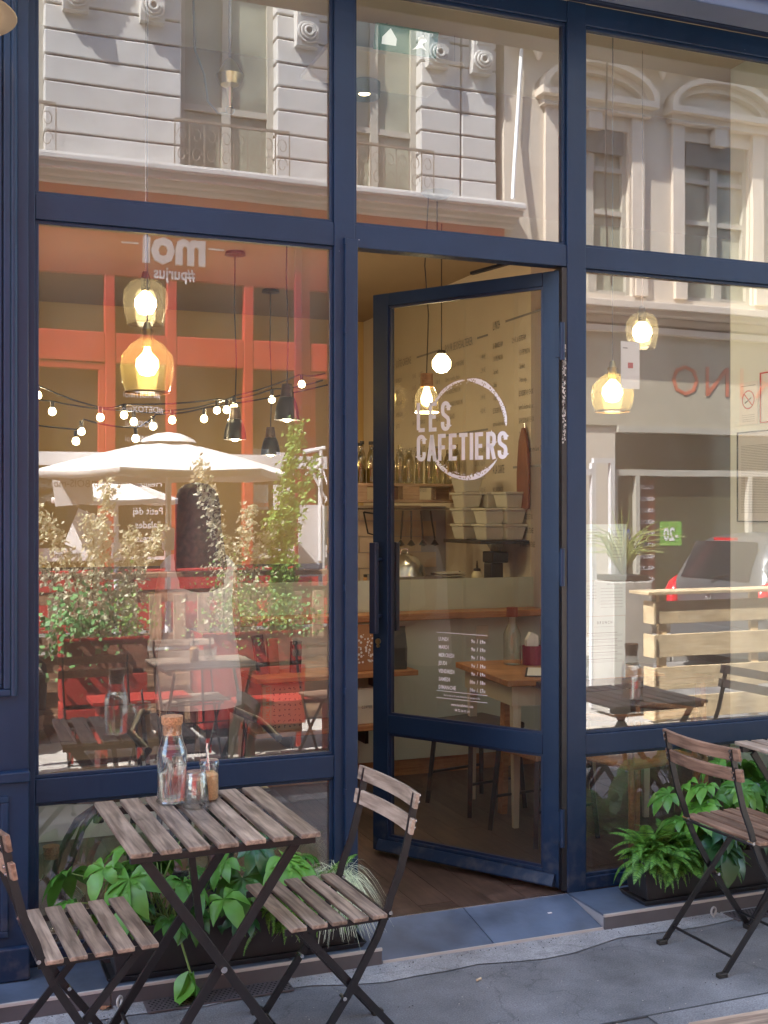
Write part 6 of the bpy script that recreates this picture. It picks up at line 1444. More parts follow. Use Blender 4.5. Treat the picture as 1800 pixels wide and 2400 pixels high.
# terrace bistro sets (same folding furniture)
def put(src,loc,rz,label):
    c=copy_tree(src); c.location=loc; c.rotation_euler=(0,0,rz); c['label']=label; return c
GT2='bistro tables on the terrace'; GC2='bistro chairs on the terrace'
for src,loc,rz,label,g_ in ((tabA,(-0.84,-2.62,0),R(88),'bistro table on the terrace side between the red benches',GT2),(tabA,(-2.05,-2.75,0),R(90),'bistro table at the left end of the terrace',GT2),
    (chB,(-0.86,-3.02,0),R(90),'bistro chair behind the middle terrace table',GC2),(chC,(0.02,-2.85,0),R(80),'bistro chair alone at the doorway side of the terrace',GC2),
    (chB,(-2.0,-3.15,0),R(92),'bistro chair behind the left terrace table',GC2),(chB,(1.42,-0.70,0),R(176),'bistro chair beyond the right table, mirrored in the right window',GC)):
    o=put(src,loc,rz,label); o['group']=g_
tumbler(-0.80,-2.62,0.701,'tumbler standing on the middle terrace table'); jar(-0.9,-2.6,0.701,'small jar standing on the middle terrace table'); tumbler(-1.95,-2.75,0.701,'tumbler standing on the left terrace table')
# climbing plants
M['climb_pale']=leafmat('pale_climber',(0.46,0.47,0.30),(0.78,0.72,0.56),rough=0.45,trans=0.3); M['climb_green']=leafmat('green_climber',(0.12,0.28,0.04),(0.34,0.50,0.12),rough=0.45,trans=0.3); M['ivy']=leafmat('ivy',(0.07,0.22,0.06),(0.26,0.46,0.18),rough=0.4,trans=0.2); M['twig']=simple('twig',(0.13,0.09,0.05),rough=0.8)
def climber(cx,cy,z0,stems,m,label,seed,ls=0.034,low=None,dens=1.0):
    t=thing('climbing_plant',label,'plant',(cx,cy,z0)); r_=random.Random(seed); st=MB(); lv=MB()
    def leaf(p,s_):
        n_=Vector((r_.uniform(-1,1),r_.uniform(-1,1),r_.uniform(-0.2,1))).normalized(); u=n_.orthogonal().normalized(); v=n_.cross(u); L=s_*r_.uniform(0.7,1.4); W=L*0.6
        p=Vector(p); lv.add([tuple(p),tuple(p+u*L*0.5+v*W*0.5+n_*0.1*L),tuple(p+u*L),tuple(p+u*L*0.5-v*W*0.5+n_*0.1*L)],[(0,1,2,3)])
    for (dx,dy,h,lean) in stems:
        pts=[]; 
        for k in range(9):
            u=k/8; pts.append((dx*0.4+lean*u*u*h+dx*u*0.6+0.02*math.sin(u*7+dx*30),dy+0.015*math.cos(u*6),h*u))
        st.tube(pts,[0.006*(1-0.7*i/8) for i in range(9)],5)
        for i in range(int(190*h*dens)):
            u=r_.random()**0.85; k=min(7,int(u*8)); f_=u*8-k; p=Vector(pts[k]).lerp(Vector(pts[k+1]),f_); sp=0.045*(1-0.4*u)
            leaf(p+Vector((r_.gauss(0,sp),r_.gauss(0,sp),r_.gauss(0,sp*0.7))),ls)
    if low:
        for i in range(int(low)):
            leaf((r_.gauss(0,0.17),r_.gauss(0.02,0.07),abs(r_.gauss(0,0.13))-0.04),ls*1.1)
    st.build('stems',M['twig'],t); lv.build('foliage',m,t,props={'kind':'stuff'}); return t
climber(-1.28,-3.52,0.76,[(-0.28,0,0.85,-0.15),(-0.12,0.05,0.80,0.0),(0.02,-0.04,1.02,-0.02),(0.14,0,0.70,0.05),(0.24,0.03,0.72,0.12),(-0.34,-0.02,0.60,-0.3)],M['climb_pale'],'pale leaved climber with many thin stems in the left planter box',51,low=60,dens=3.6)
climber(-0.46,-3.52,0.76,[(-0.06,0,1.15,-0.12),(0.06,0.03,0.85,0.05),(0.20,0,0.75,0.15)],M['climb_pale'],'pale leaved climber at the left of the all red planter box',52,low=40,dens=3.6)
climber(-0.12,-3.52,0.76,[(0.0,0,1.35,0.10),(0.05,0.04,1.2,0.14),(-0.05,0,0.8,0.0),(0.02,0.0,1.45,0.07)],M['climb_green'],'tall fresh green climber at the right of the all red planter box',53,ls=0.036,low=60,dens=2.6)
def bush(x,y,z,n,rx,rz_,m,label,seed,ls=0.022):
    t=thing('trailing_plant',label,'plant',(x,y,z)); r_=random.Random(seed); lv=MB()
    for i in range(n):
        u=Vector((r_.gauss(0,1),r_.gauss(0,0.6),r_.gauss(0,1))); 
        p=Vector((u.x*rx*0.5,u.y*rx*0.35,u.z*rz_*0.5)); n_=Vector((r_.uniform(-1,1),r_.uniform(-0.2,1),r_.uniform(-0.3,1))).normalized(); a=n_.orthogonal().normalized(); v=n_.cross(a); L=ls*r_.uniform(0.7,1.3)
        lv.add([tuple(p),tuple(p+a*L*0.6+v*L*0.45),tuple(p+a*L),tuple(p+a*L*0.6-v*L*0.45)],[(0,1,2,3)])
    lv.build('foliage',m,t,props={'kind':'stuff'})
bush(-1.50,-3.40,0.83,420,0.30,0.26,M['ivy'],'ivy spilling over the left corner of the left planter box',61,0.042)
bush(-1.12,-3.40,0.86,320,0.22,0.22,M['climb_green'],'fine green trailing plant in the left planter box',62,0.022)
bush(-0.46,-3.38,0.93,650,0.28,0.30,M['climb_green'],'feathery green plant spilling over the all red planter box',63,0.020)
bush(-0.08,-3.36,0.86,420,0.34,0.18,M['ivy'],'dark trailing plant at the right end of the all red planter box',64,0.024)
# parasols
M['canvas']=simple('white_canvas',(0.74,0.72,0.70),rough=0.8,var=0.03,scale=3,bump=0.05); M['alu']=simple('white_aluminium',(0.72,0.72,0.74),rough=0.35,var=0.03)
def parasol(x,y,rad,zt,ztip,label,base=0.0,n=6,rot=0.0):
    t=thing('parasol',label,'parasol',(x,y,base),rot); tip=ztip-base; top=zt-base
    c=MB(); apex=(0,0,top-0.02); vs=[apex]; N_=n*6
    rings=4
    for k in range(1,rings+1):
        for i in range(N_):
            a=2*math.pi*i/N_; sec=(i%6)/6; sag=math.sin(math.pi*sec); cr_=math.cos(math.pi/n)/math.cos((sec-0.5)*2*math.pi/n) if True else 1
            rr_=rad*k/rings*cr_; z=top-0.02-(top-0.02-tip)*(k/rings)**1.15-0.02*sag*(k/rings)
            vs.append((rr_*math.cos(a),rr_*math.sin(a),z))
    fs=[(0,1+i,1+(i+1)%N_) for i in range(N_)]
    for k in range(rings-1):
        for i in range(N_): fs.append((1+k*N_+i,1+(k+1)*N_+i,1+(k+1)*N_+(i+1)%N_,1+k*N_+(i+1)%N_))
    # valance
    b0_=len(vs)
    for i in range(N_):
        p=vs[1+(rings-1)*N_+i]; vs.append((p[0]*0.995,p[1]*0.995,p[2]-0.05))
    for i in range(N_): fs.append((1+(rings-1)*N_+i,b0_+i,b0_+(i+1)%N_,1+(rings-1)*N_+(i+1)%N_))
    c.add(vs,fs); o=c.build('canopy',M['canvas'],t,smooth=25); sd=o.modifiers.new('thickness','SOLIDIFY'); sd.thickness=0.003
    MB().lathe([(0.0,top+0.04),(0.10,top+0.025),(0.20,top-0.02),(0.22,top-0.045)],24).build('vent_cap',M['canvas'],t,smooth=40)
    MB().tube([(0,0,0),(0,0,top)],0.024,12).build('pole',M['alu'],t,smooth=True)
    MB().box(-0.045,0.045,-0.04,0.04,(tip-0.62),(tip-0.44)).build('crank_box',M['alu'],t,bevel=0.015)
    for i in range(n):
        a=2*math.pi*i/n; r_=MB().bar((0,0,top-0.05),(rad*0.98*math.cos(a),rad*0.98*math.sin(a),tip-0.012),0.012,0.018); r_.bar((0,0,tip-0.05),(rad*0.55*math.cos(a),rad*0.55*math.sin(a),tip+(top-tip)*0.42),0.010,0.012); r_.build('rib',M['alu'],t)
    MB().lathe([(0.0,0.0),(0.24,0.0),(0.24,0.05),(0.05,0.07),(0.04,0.25),(0.0,0.25)],28).build('base',M['pot'],t,smooth=40)
    return t
parasol(-0.59,-5.0,1.02,2.17,1.90,'large white parasol over the terrace mirrored in the left window',0.0,6,R(0))
parasol(-0.62,-7.55,0.62,1.95,1.72,'small white parasol on the far pavement by the red shop',0.0,6)
# hanging white boards and an information panel
def board(x,y,z0,wd,h,label,rz=0,tiltx=0,s=None):
    t=thing('sign_board',label,'sign',(x,y,z0),rz); o=MB().box(-wd/2,wd/2,-0.008,0.008,0,h).build('panel',M['sign_white'],t); o.rotation_euler=(0,R(tiltx),0)
    if s: 
        l=text(s,0.085,M['ink_grey'],t,(0,0.010,h*0.55),(R(90),0,R(180)),xs=0.9,align='CENTER',name='lettering'); 
    return t
board(-1.26,-5.4,1.64,0.30,0.26,'white board lettered # BOIS-moi hanging left of the parasol pole',0,-6,'# BOIS-moi')
board(-1.24,-5.2,1.28,0.28,0.30,'tilted blank white board below the lettered one',R(20),22)
board(0.755,-5.5,1.02,0.24,0.62,'tall white panel standing right of the green climber')
t=thing('folded_parasol','folded white parasol frame with crossed arms above the tall white panel','parasol',(0.80,-5.45,0.0))
MB().tube([(0.02,0,0.0),(0.02,0,2.12)],0.02,8).tube([(-0.12,0,2.05),(0.05,0,1.72),(0.10,0,1.66)],0.014,6).tube([(-0.14,0,2.10),(0.06,0,2.14)],0.02,6).tube([(-0.12,0,1.9),(0.05,0,2.02)],0.010,6).tube([(0.04,0,1.95),(0.09,0.05,1.75),(0.03,0.03,1.62),(0.0,0.02,1.78),(0.04,0,1.95)],0.008,6).build('frame',M['alu'],t,smooth=True)
MB().tube([(-3.2,-5.52,2.02),(0.7,-5.52,1.96)],0.045,8)
t=thing('awning_gantry','long white gantry bar crossing the terrace behind the parasol','gantry',(-0.8,-5.6,0)); MB().box(-1.4,3.4,-0.03,0.03,1.96,2.07).box(-1.4,-1.34,-0.03,0.03,0,1.9599).box(3.34,3.4,-0.03,0.03,0,1.9599).build('frame_bar',M['alu'],t)
# white steel frame at the right, sunlit
t=thing('steel_stand','sunlit white steel stand beside the pale crate wall','stand',(2.66,-4.0,0))
MB().box(-0.02,0.02,-0.02,0.02,0,1.98).box(0.16,0.20,-0.02,0.02,0,1.98).box(-1.0,-0.021,-0.02,0.02,1.88,1.93).box(0.0,0.2,-0.02,0.02,1.9805,2.02).build('frame_bar',M['alu'],t)
# pale timber crate wall with top board
M['pine']=wood('pale_pine',(0.62,0.46,0.26),(0.82,0.68,0.46),'x',rough=0.55,knots=True,obj_var=0.08)
t=thing('crate_wall','pale pine board wall with a flat top board at the right of the terrace','fence',(3.3,-3.3,0))
for z0,z1 in ((0.74,0.91),(0.49,0.66),(0.245,0.415),(0.02,0.19)):
    MB().box(2.70,4.6,-3.22,-3.20,z0,z1).build('board',M['pine'],t,w=True,bevel=0.003)
    MB().box(2.68,2.70,-3.32,-3.18,z0,z1).build('end_board',M['pine'],t,w=True,bevel=0.003)
for x in (2.75,3.6,4.5): MB().box(x,x+0.07,-3.25,-3.2205,0.0,0.96).build('post',M['pine'],t,w=True)
MB().box(2.62,4.7,-3.42,-3.16,0.961,0.985).build('top_board',M['pine'],t,w=True,bevel=0.003)
# sunlit grass plant
t=thing('reed_plant','spiky sunlit yellow green reed plant beside the white frame','plant',(2.78,-3.75,0)); b=MB(); r_=random.Random(71)
for i in range(120):
    a=r_.uniform(-math.pi,math.pi); L=r_.uniform(0.3,0.62); tt=r_.uniform(0.1,1.0); hx,hy=math.cos(a)*tt,math.sin(a)*tt
    b.tube([(0,0,1.08),(hx*L*0.4,hy*L*0.4,1.08+L*0.55),(hx*L*0.95,hy*L*0.95,1.08+L*(0.95-0.45*tt))],[0.005,0.004,0.0015],4)
MB().box(-0.16,0.16,-0.13,0.13,1.04,1.081).build('soil',M['soil'],t)
b.build('blades',leafmat('reed',(0.25,0.32,0.08),(0.45,0.45,0.18),trans=0.2),t,props={'kind':'stuff'})
MB().box(-0.18,0.18,-0.15,0.15,0.0,1.035).build('pot',M['concrete'],t,bevel=0.01)

# ================================================================== PARKED CAR
cr_ = thing('parked_car','dark grey hatchback parked across the street with red tail lamps facing left','car',(5.30,-5.95,-0.12))
# local: rear at x=0, front at x=3.6, width 1.62; side profile lofted
M['car']=simple('dark_grey_metallic',(0.11,0.118,0.125),rough=0.28,metal=0.3,coat=0.6,var=0.04); M['car_glass']=simple('car_glass',(0.02,0.022,0.025),rough=0.05,spec=0.9); M['tail']=simple('tail_lamp_red',(0.55,0.01,0.02),rough=0.12,coat=0.5,var=0.2,scale=30); M['tyre']=simple('tyre',(0.02,0.02,0.02),rough=0.8)
secs=[ # x, half width low, half width belt, z belt, half width roof, z roof
 (0.00,0.66,0.70,0.86,0.62,0.95),(0.05,0.76,0.78,0.90,0.64,1.00),(0.12,0.80,0.82,0.93,0.62,1.22),(0.28,0.82,0.83,0.94,0.60,1.42),(0.5,0.83,0.84,0.94,0.60,1.48),(1.2,0.84,0.85,0.93,0.61,1.51),(1.9,0.84,0.85,0.92,0.60,1.47),(2.35,0.84,0.84,0.91,0.58,1.22),(2.65,0.83,0.83,0.90,0.58,0.98),(3.1,0.81,0.80,0.82,0.55,0.86),(3.45,0.74,0.72,0.66,0.5,0.72),(3.6,0.60,0.6,0.5,0.45,0.56)]
vs=[];fs=[]; nn=12
for (x,wl_,wb_,zb_,wr_,zr_) in secs:
    half=[(0.0,0.20),(wl_*0.9,0.20),(wl_,0.32),(wl_+0.01,0.55),(wb_,zb_),(wr_+(wb_-wr_)*0.12,zr_-0.07),(wr_*0.85,zr_-0.01),(0.0,zr_)]
    ring=[(x,y,z) for y,z in half]+[(x,-y,z) for y,z in half[-2:0:-1]]
    vs+=ring; nn=len(ring)
for i in range(len(secs)-1):
    for j in range(nn): fs.append((i*nn+j,i*nn+(j+1)%nn,(i+1)*nn+(j+1)%nn,(i+1)*nn+j))
fs+=[tuple(range(nn)),tuple(range((len(secs)-1)*nn,len(secs)*nn))]
b=MB(); b.add(vs,fs); o=b.build('body',M['car'],cr_,smooth=35); ms=o.modifiers.new('subd','SUBSURF'); ms.levels=1; ms.render_levels=2
# rear screen, side windows
MB().add([(0.045,-0.56,0.99),(0.045,0.56,0.99),(0.20,0.50,1.385),(0.20,-0.50,1.385)],[(0,1,2,3)]).build('rear_screen',M['car_glass'],cr_)
o=[c for c in cr_.children if c.name.startswith('rear_screen')][0]; s_=o.modifiers.new('t','SOLIDIFY'); s_.thickness=0.03; s_.offset=0
for sgn in (1,-1):
    MB().add([(0.45,sgn*0.835,0.98),(1.15,sgn*0.845,0.97),(1.15,sgn*0.69,1.40),(0.60,sgn*0.68,1.38)],[(0,1,2,3)]).add([(1.22,sgn*0.845,0.97),(2.25,sgn*0.84,0.95),(1.85,sgn*0.68,1.38),(1.22,sgn*0.69,1.40)],[(0,1,2,3)]).build('side_window',M['car_glass'],cr_)
    MB().loft([(0.06,sgn*0.70,0.66,0.06,0.08),(0.02,sgn*0.70,0.72,0.09,0.11),(0.05,sgn*0.71,0.84,0.10,0.11),(0.12,sgn*0.73,0.94,0.11,0.08),(0.22,sgn*0.77,1.00,0.09,0.04)],14).build('tail_lamp',M['tail'],cr_,smooth=40)
    MB().loft([(3.40,sgn*0.60,0.56,0.12,0.14),(3.42,sgn*0.60,0.66,0.12,0.14)],14).build('headlight',M['white'],cr_,smooth=40)
    for xw in (0.62,2.92):
        wh=MB(); wh.lathe([(0.0,-0.09),(0.20,-0.09),(0.29,-0.08),(0.30,0.0),(0.29,0.08),(0.20,0.09),(0.0,0.09)],28,M=Matrix.Translation((xw,sgn*0.77,0.30))@Matrix.Rotation(R(90),4,'X'))
        w_o=wh.build('wheel',M['tyre'],cr_,smooth=40)
        MB().lathe([(0.0,-0.005),(0.18,-0.005),(0.19,0.0),(0.0,0.004)],20,M=Matrix.Translation((xw,sgn*0.865,0.30))@Matrix.Rotation(R(90),4,'X')).build('rim',M['steel'],w_o)
    MB().box(1.9,2.1,sgn*0.86-0.03+(0.05*sgn),sgn*0.86+0.03+(0.05*sgn),0.95,1.08).build('mirror',M['car'],cr_,bevel=0.02)
MB().box(-0.05,0.03,-0.66,0.66,0.28,0.52).build('rear_bumper',M['car'],cr_,bevel=0.05)
MB().box(-0.02,0.02,-0.25,0.25,0.60,0.71).build('number_plate',M['sign_white'],cr_)
MB().box(0.17,0.23,-0.16,0.16,1.40,1.43).build('brake_lamp',M['tail'],cr_)
MB().tube([(-0.005,0.0,1.0),(0.04,0.18,1.04),(0.07,0.34,1.07)],0.010,6).build('wiper',M['bottle_dark'],cr_)
MB().tube([(-0.02,0.045*math.cos(a),0.83+0.045*math.sin(a)) for a in [2*math.pi*i/16 for i in range(17)]],0.005,6).tube([(-0.02,-0.03,0.85),(-0.02,0.02,0.84),(-0.02,-0.02,0.82),(-0.02,0.03,0.81)],0.006,6).build('emblem',M['steel'],cr_)
# ================================================================== PEOPLE
M['skin']=simple('skin',(0.40,0.22,0.15),rough=0.5,var=0.06); M['hair']=simple('dark_hair',(0.075,0.026,0.018),rough=0.45,var=0.5,scale=40); M['grey_cloth']=simple('grey_blouse',(0.62,0.60,0.56),rough=0.85,var=0.06,scale=4,bump=0.25,bscale=14)
M['blue_cloth']=simple('pale_blue_shirt',(0.20,0.26,0.45),rough=0.85,var=0.08); M['navy_cloth']=simple('dark_trousers',(0.02,0.022,0.03),rough=0.9)
def skinned(name,pts,edges,radii,mat_,parent,root=0,lev=2):
    me=bpy.data.meshes.new(name); me.from_pydata(pts,edges,[]); me.materials.append(mat_); o=bpy.data.objects.new(name,me); COL.objects.link(o); o.parent=parent
    sk=o.modifiers.new('skin','SKIN'); sk.use_smooth_shade=True
    if not me.skin_vertices: me.skin_vertices.new() if hasattr(me.skin_vertices,'new') else None
    layer=me.skin_vertices[0].data
    for i,r_ in enumerate(radii): layer[i].radius=(r_ if isinstance(r_,tuple) else (r_,r_)); layer[i].use_root=(i==root)
    ss=o.modifiers.new('sub','SUBSURF'); ss.levels=1; ss.render_levels=lev
    return o
def hand(parent,wrist,dirv,side,label='hand',curl=0.5):
    """palm and five fingers as short skinned chains rooted in the palm"""
    d=Vector(dirv).normalized(); s_=Vector(side).normalized(); n_=d.cross(s_).normalized(); w_=Vector(wrist)
    P=[w_,w_+d*0.045,w_+d*0.075]; E=[(0,1),(1,2)]; Rr=[(0.024,0.018),(0.033,0.015),(0.034,0.013)]
    for k,(off,L) in enumerate(((-0.028,0.062),(-0.009,0.072),(0.010,0.068),(0.028,0.052))):
        b=len(P); base=w_+d*0.062+s_*off*0.9
        p1=w_+d*0.092+s_*off; p2=p1+(d*math.cos(curl*0.5)+n_*math.sin(curl*0.5)).normalized()*L*0.45; p3=p2+(d*math.cos(curl*1.3)+n_*math.sin(curl*1.3)).normalized()*L*0.40
        P+=[p1,p2,p3]; E+=[(2,b),(b,b+1),(b+1,b+2)]; Rr+=[(0.0095,0.0095),(0.0085,0.0085),(0.0065,0.0065)]
    b=len(P); P+=[w_+d*0.03-s_*0.036+n_*0.01,w_+d*0.055-s_*0.052+n_*0.02,w_+d*0.080-s_*0.055+n_*0.03]; E+=[(0,b),(b,b+1),(b+1,b+2)]; Rr+=[(0.013,0.013),(0.010,0.010),(0.008,0.008)]
    return skinned('hand',[tuple(p) for p in P],E,Rr,M['skin'],parent,0,1)
def head(parent,c,facing,tilt=0.0,rs=1.0):
    """head as one lofted mesh with nose, ears, eyes, mouth; facing = angle of the face in the x-y plane"""
    M_=Matrix.Translation(c)@Matrix.Rotation(facing,4,'Z')@Matrix.Rotation(tilt,4,'Y')
    b=MB(); n=20; rings=[(-0.115,0.035,0.030,0.030),(-0.10,0.055,0.045,0.022),(-0.07,0.078,0.062,0.010),(-0.03,0.092,0.070,0.0),(0.02,0.099,0.075,0.0),(0.06,0.098,0.075,-0.004),(0.095,0.080,0.062,-0.008),(0.118,0.045,0.038,-0.010),(0.125,0.006,0.006,-0.01)]
    for k,(z,rx,ry,ox) in enumerate(rings):
        for j in range(n):
            a=2*math.pi*j/n; nose=0.020*math.exp(-((a if a<math.pi else a-2*math.pi)/0.22)**2)*math.exp(-((z+0.022)/0.022)**2)
            b.v.append(tuple(M_@Vector((ox+(rx+nose)*math.cos(a),ry*math.sin(a),z))))
    for k in range(len(rings)-1):
        for j in range(n): b.f.append((k*n+j,k*n+(j+1)%n,(k+1)*n+(j+1)%n,(k+1)*n+j)); b.m.append(0)
    b.f.append(tuple(range(n))[::-1]); b.m.append(0)
    hd=b.build('head',M['skin'],parent,smooth=70)
    for s_ in (1,-1):
        MB().lathe([(0.0,-0.012),(0.010,-0.008),(0.012,0),(0.010,0.008),(0.0,0.012)],10,M=M_@Matrix.Translation((0.088,s_*0.030,0.010))).build('eye',M['white'],hd,smooth=True)
        MB().lathe([(0.0,-0.004),(0.005,-0.002),(0.005,0.002),(0.0,0.004)],8,M=M_@Matrix.Translation((0.097,s_*0.030,0.010))).build('pupil',M['bottle_dark'],hd,smooth=True)
        MB().loft([(0,0,-0.030,0.006,0.006),(0,0,0.0,0.015,0.009),(0,0,0.028,0.018,0.009),(0,0,0.036,0.006,0.005)],10)
        e=MB(); e.lathe([(0.0,-0.030),(0.010,-0.022),(0.015,0.0),(0.016,0.018),(0.008,0.03),(0.0,0.032)],10,M=M_@Matrix.Translation((0.0,s_*0.076,0.0))@Matrix.Diagonal((1,0.5,1,1))); e.build('ear',M['skin'],hd,smooth=True)
    MB().bar(M_@Vector((0.084,-0.020,-0.058)),M_@Vector((0.084,0.020,-0.058)),0.006,0.006).build('mouth',M['red_ink'],hd)
    return hd
# woman standing inside with her back to the left window
wm = thing('person','woman with long dark hair in a grey blouse standing inside the left window','person',(-1.335,0.58,0.06),0); wm.scale=(0.80,0.80,1.0)
# skeleton (local, feet at 0, facing +y), height 1.57
Pw=[(0,0,0.88),(0,0.0,1.02),(0,-0.01,1.20),(0,-0.01,1.32),(0,0.005,1.39),(0,0.01,1.44),
 (-0.075,0,0.84),(-0.085,0.01,0.46),(-0.085,0.0,0.07),(-0.085,0.11,0.03),
 (0.075,0,0.84),(0.085,0.01,0.46),(0.085,0.0,0.07),(0.085,0.11,0.03),
 (-0.15,-0.01,1.30),(-0.215,-0.03,1.04),(-0.15,0.14,0.90),
 (0.15,-0.01,1.30),(0.185,-0.02,1.03),(0.13,0.16,0.94)]
Ew=[(0,1),(1,2),(2,3),(3,4),(4,5),(0,6),(6,7),(7,8),(8,9),(0,10),(10,11),(11,12),(12,13),(3,14),(14,15),(15,16),(3,17),(17,18),(18,19)]
Rw=[(0.10,0.10),(0.085,0.085),(0.09,0.09),(0.08,0.08),(0.05,0.05),(0.05,0.05),(0.085,0.085),(0.055,0.055),(0.035,0.035),(0.03,0.022),(0.085,0.085),(0.055,0.055),(0.035,0.035),(0.03,0.022),(0.052,0.05),(0.038,0.038),(0.026,0.024),(0.052,0.05),(0.038,0.038),(0.026,0.024)]
skinned('body',Pw,Ew,Rw,M['skin'],wm)
head(wm,(0,0.03,1.50),R(90))
hand(wm,(-0.15,0.14,0.90),(0.6,0.8,-0.1),(0,0.2,-1)); hand(wm,(0.13,0.16,0.94),(-0.6,0.8,-0.1),(0,0.2,-1))
bl=MB(); n=36; rings=[(0.74,0.215,0.150),(0.80,0.218,0.150),(0.90,0.210,0.145),(1.02,0.190,0.125),(1.15,0.180,0.118),(1.25,0.190,0.112),(1.31,0.188,0.100),(1.345,0.150,0.085),(1.365,0.075,0.07)]
for z,rx,ry in rings:
    for j in range(n):
        a=2*math.pi*j/n; fold=1+0.045*math.sin(a*7+z*3)*max(0,(1.2-z))*1.6
        bl.v.append((rx*fold*math.cos(a),-0.005+ry*fold*math.sin(a),z))
for k in range(len(rings)-1):
    for j in range(n): bl.f.append((k*n+j,k*n+(j+1)%n,(k+1)*n+(j+1)%n,(k+1)*n+j)); bl.m.append(0)
bl.build('blouse',M['grey_cloth'],wm,smooth=70)
tr=[(0,0,0.88),(-0.078,0,0.82),(-0.086,0.01,0.46),(-0.086,0,0.14),(0.078,0,0.82),(0.086,0.01,0.46),(0.086,0,0.14)]
skinned('trousers',tr,[(0,1),(1,2),(2,3),(0,4),(4,5),(5,6)],[(0.10,0.10),(0.088,0.088),(0.070,0.070),(0.055,0.055),(0.088,0.088),(0.070,0.070),(0.055,0.055)],M['navy_cloth'],wm)
hr=MB(); n=30; rings=[(1.19,0.06,0.02,-0.095),(1.22,0.105,0.035,-0.09),(1.30,0.128,0.060,-0.07),(1.38,0.122,0.082,-0.045),(1.46,0.112,0.094,-0.02),(1.53,0.113,0.100,-0.004),(1.575,0.108,0.100,0.008),(1.61,0.092,0.088,0.015),(1.632,0.058,0.060,0.02),(1.640,0.008,0.01,0.02)]
for z,rx,ry,oy in rings:
    for j in range(n):
        a=2*math.pi*j/n; x=rx*math.cos(a); y=oy+ry*math.sin(a)
        if z<1.58 and math.sin(a)>0.35: y=min(y,0.035)   # leave the face free
        fl_=1+0.04*math.sin(a*9+z*8)+0.03*math.sin(a*23); hr.v.append((x*fl_,y,z))
for k in range(len(rings)-1):
    for j in range(n): hr.f.append((k*n+j,k*n+(j+1)%n,(k+1)*n+(j+1)%n,(k+1)*n+j)); hr.m.append(0)
hr.f.append(tuple(range(n))[::-1]); hr.m.append(0)
hr.build('hair',M['hair'],wm,smooth=70)
for s_ in (-1,1): MB().loft([(s_*0.085,0.04,-0.0,0.045,0.12),(s_*0.085,0.04,0.04,0.042,0.11),(s_*0.085,0.0,0.09,0.04,0.06)],14).build('shoe',M['bottle_dark'],wm,smooth=50)
# man seated on the terrace, seen mirrored at the left edge
mn = thing('person','man in a pale blue shirt seated on the terrace, mirrored at far left','person',(-1.95,-3.95,0.0),R(-60))
t = thing('stool','plain dark stool under the seated man on the terrace','stool',(-1.95,-3.95,0.0),R(-60)); MB().box(-0.19,0.19,-0.19,0.19,0.40,0.435).build('seat',M['dark_seat'],t,bevel=0.01)
for a,b_ in ((-1,-1),(1,-1),(1,1),(-1,1)): MB().bar((a*0.15,b_*0.15,0.40),(a*0.17,b_*0.17,0),0.03,0.03).build('leg',M['black_metal'],t)
Ps=[(0,0,0.52),(-0.02,0,0.70),(0.0,0,0.92),(0.02,0,1.02),(0.04,0,1.09),(0.05,0,1.14),
 (0.05,0.09,0.50),(0.42,0.11,0.52),(0.40,0.11,0.08),(0.50,0.11,0.035),
 (0.05,-0.09,0.50),(0.42,-0.11,0.52),(0.40,-0.11,0.08),(0.50,-0.11,0.035),
 (0.02,0.18,0.99),(0.06,0.24,0.72),(0.29,0.18,0.64),(0.02,-0.18,0.99),(0.06,-0.24,0.72),(0.29,-0.16,0.66)]
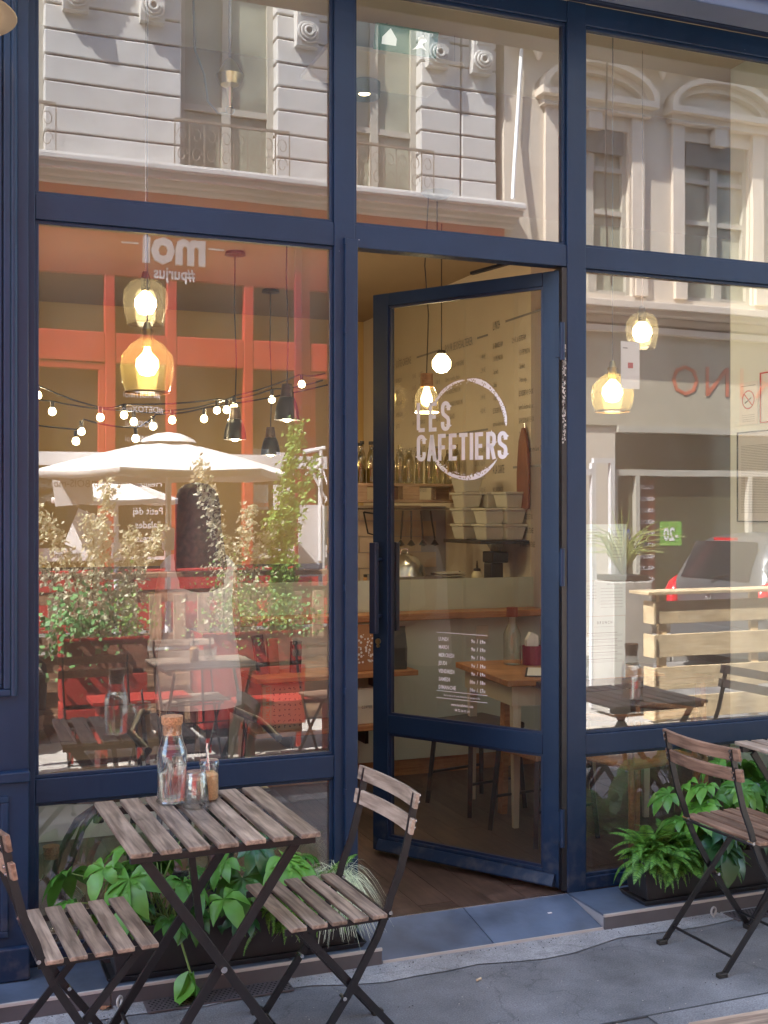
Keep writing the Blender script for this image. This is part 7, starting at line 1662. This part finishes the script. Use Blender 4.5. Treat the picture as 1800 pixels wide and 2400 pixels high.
Rs=[(0.13,0.15),(0.11,0.14),(0.11,0.16),(0.08,0.13),(0.055,0.055),(0.055,0.055),(0.10,0.10),(0.065,0.065),(0.045,0.045),(0.035,0.03),(0.10,0.10),(0.065,0.065),(0.045,0.045),(0.035,0.03),(0.06,0.06),(0.045,0.045),(0.03,0.028),(0.06,0.06),(0.045,0.045),(0.03,0.028)]
skinned('body',Ps,Ew,Rs,M['skin'],mn)
sh=[Ps[i] for i in (0,1,2,3,14,15,17,18)]
skinned('shirt',[(0.0,0,0.50)]+sh[1:4]+[Ps[14],(0.055,0.235,0.76),Ps[17],(0.055,-0.235,0.76)],[(0,1),(1,2),(2,3),(3,4),(4,5),(3,6),(6,7)],[(0.15,0.17),(0.13,0.16),(0.13,0.17),(0.09,0.13),(0.072,0.072),(0.058,0.058),(0.072,0.072),(0.058,0.058)],M['blue_cloth'],mn)
skinned('trousers',[(0,0,0.52),Ps[6],Ps[7],(0.40,0.11,0.14),Ps[10],Ps[11],(0.40,-0.11,0.14)],[(0,1),(1,2),(2,3),(0,4),(4,5),(5,6)],[(0.15,0.15),(0.11,0.11),(0.08,0.08),(0.06,0.06),(0.11,0.11),(0.08,0.08),(0.06,0.06)],M['navy_cloth'],mn)
head(mn,(0.07,0,1.25),0.0)
hand(mn,(0.29,0.18,0.64),(1,-0.1,-0.2),(0,1,0)); hand(mn,(0.29,-0.16,0.66),(1,0.1,-0.2),(0,-1,0))
hr=MB(); n=24
for z,rx,ry,ox in ((1.22,0.085,0.082,0.05),(1.28,0.100,0.085,0.055),(1.33,0.102,0.085,0.06),(1.37,0.08,0.07,0.06),(1.39,0.04,0.035,0.06)):
    for j in range(n):
        a=2*math.pi*j/n; x=ox+rx*math.cos(a)
        if z<1.32: x=min(x,0.075)
        hr.v.append((x,ry*math.sin(a),z))
for k in range(4):
    for j in range(n): hr.f.append((k*n+j,k*n+(j+1)%n,(k+1)*n+(j+1)%n,(k+1)*n+j)); hr.m.append(0)
hr.f.append(tuple(range(4*n,5*n))); hr.m.append(0); hr.build('hair',M['hair'],mn,smooth=70)
for s_ in (-1,1): MB().box(0.34,0.60,s_*0.11-0.045,s_*0.11+0.045,0.0,0.075).build('shoe',M['bottle_dark'],mn,bevel=0.02)
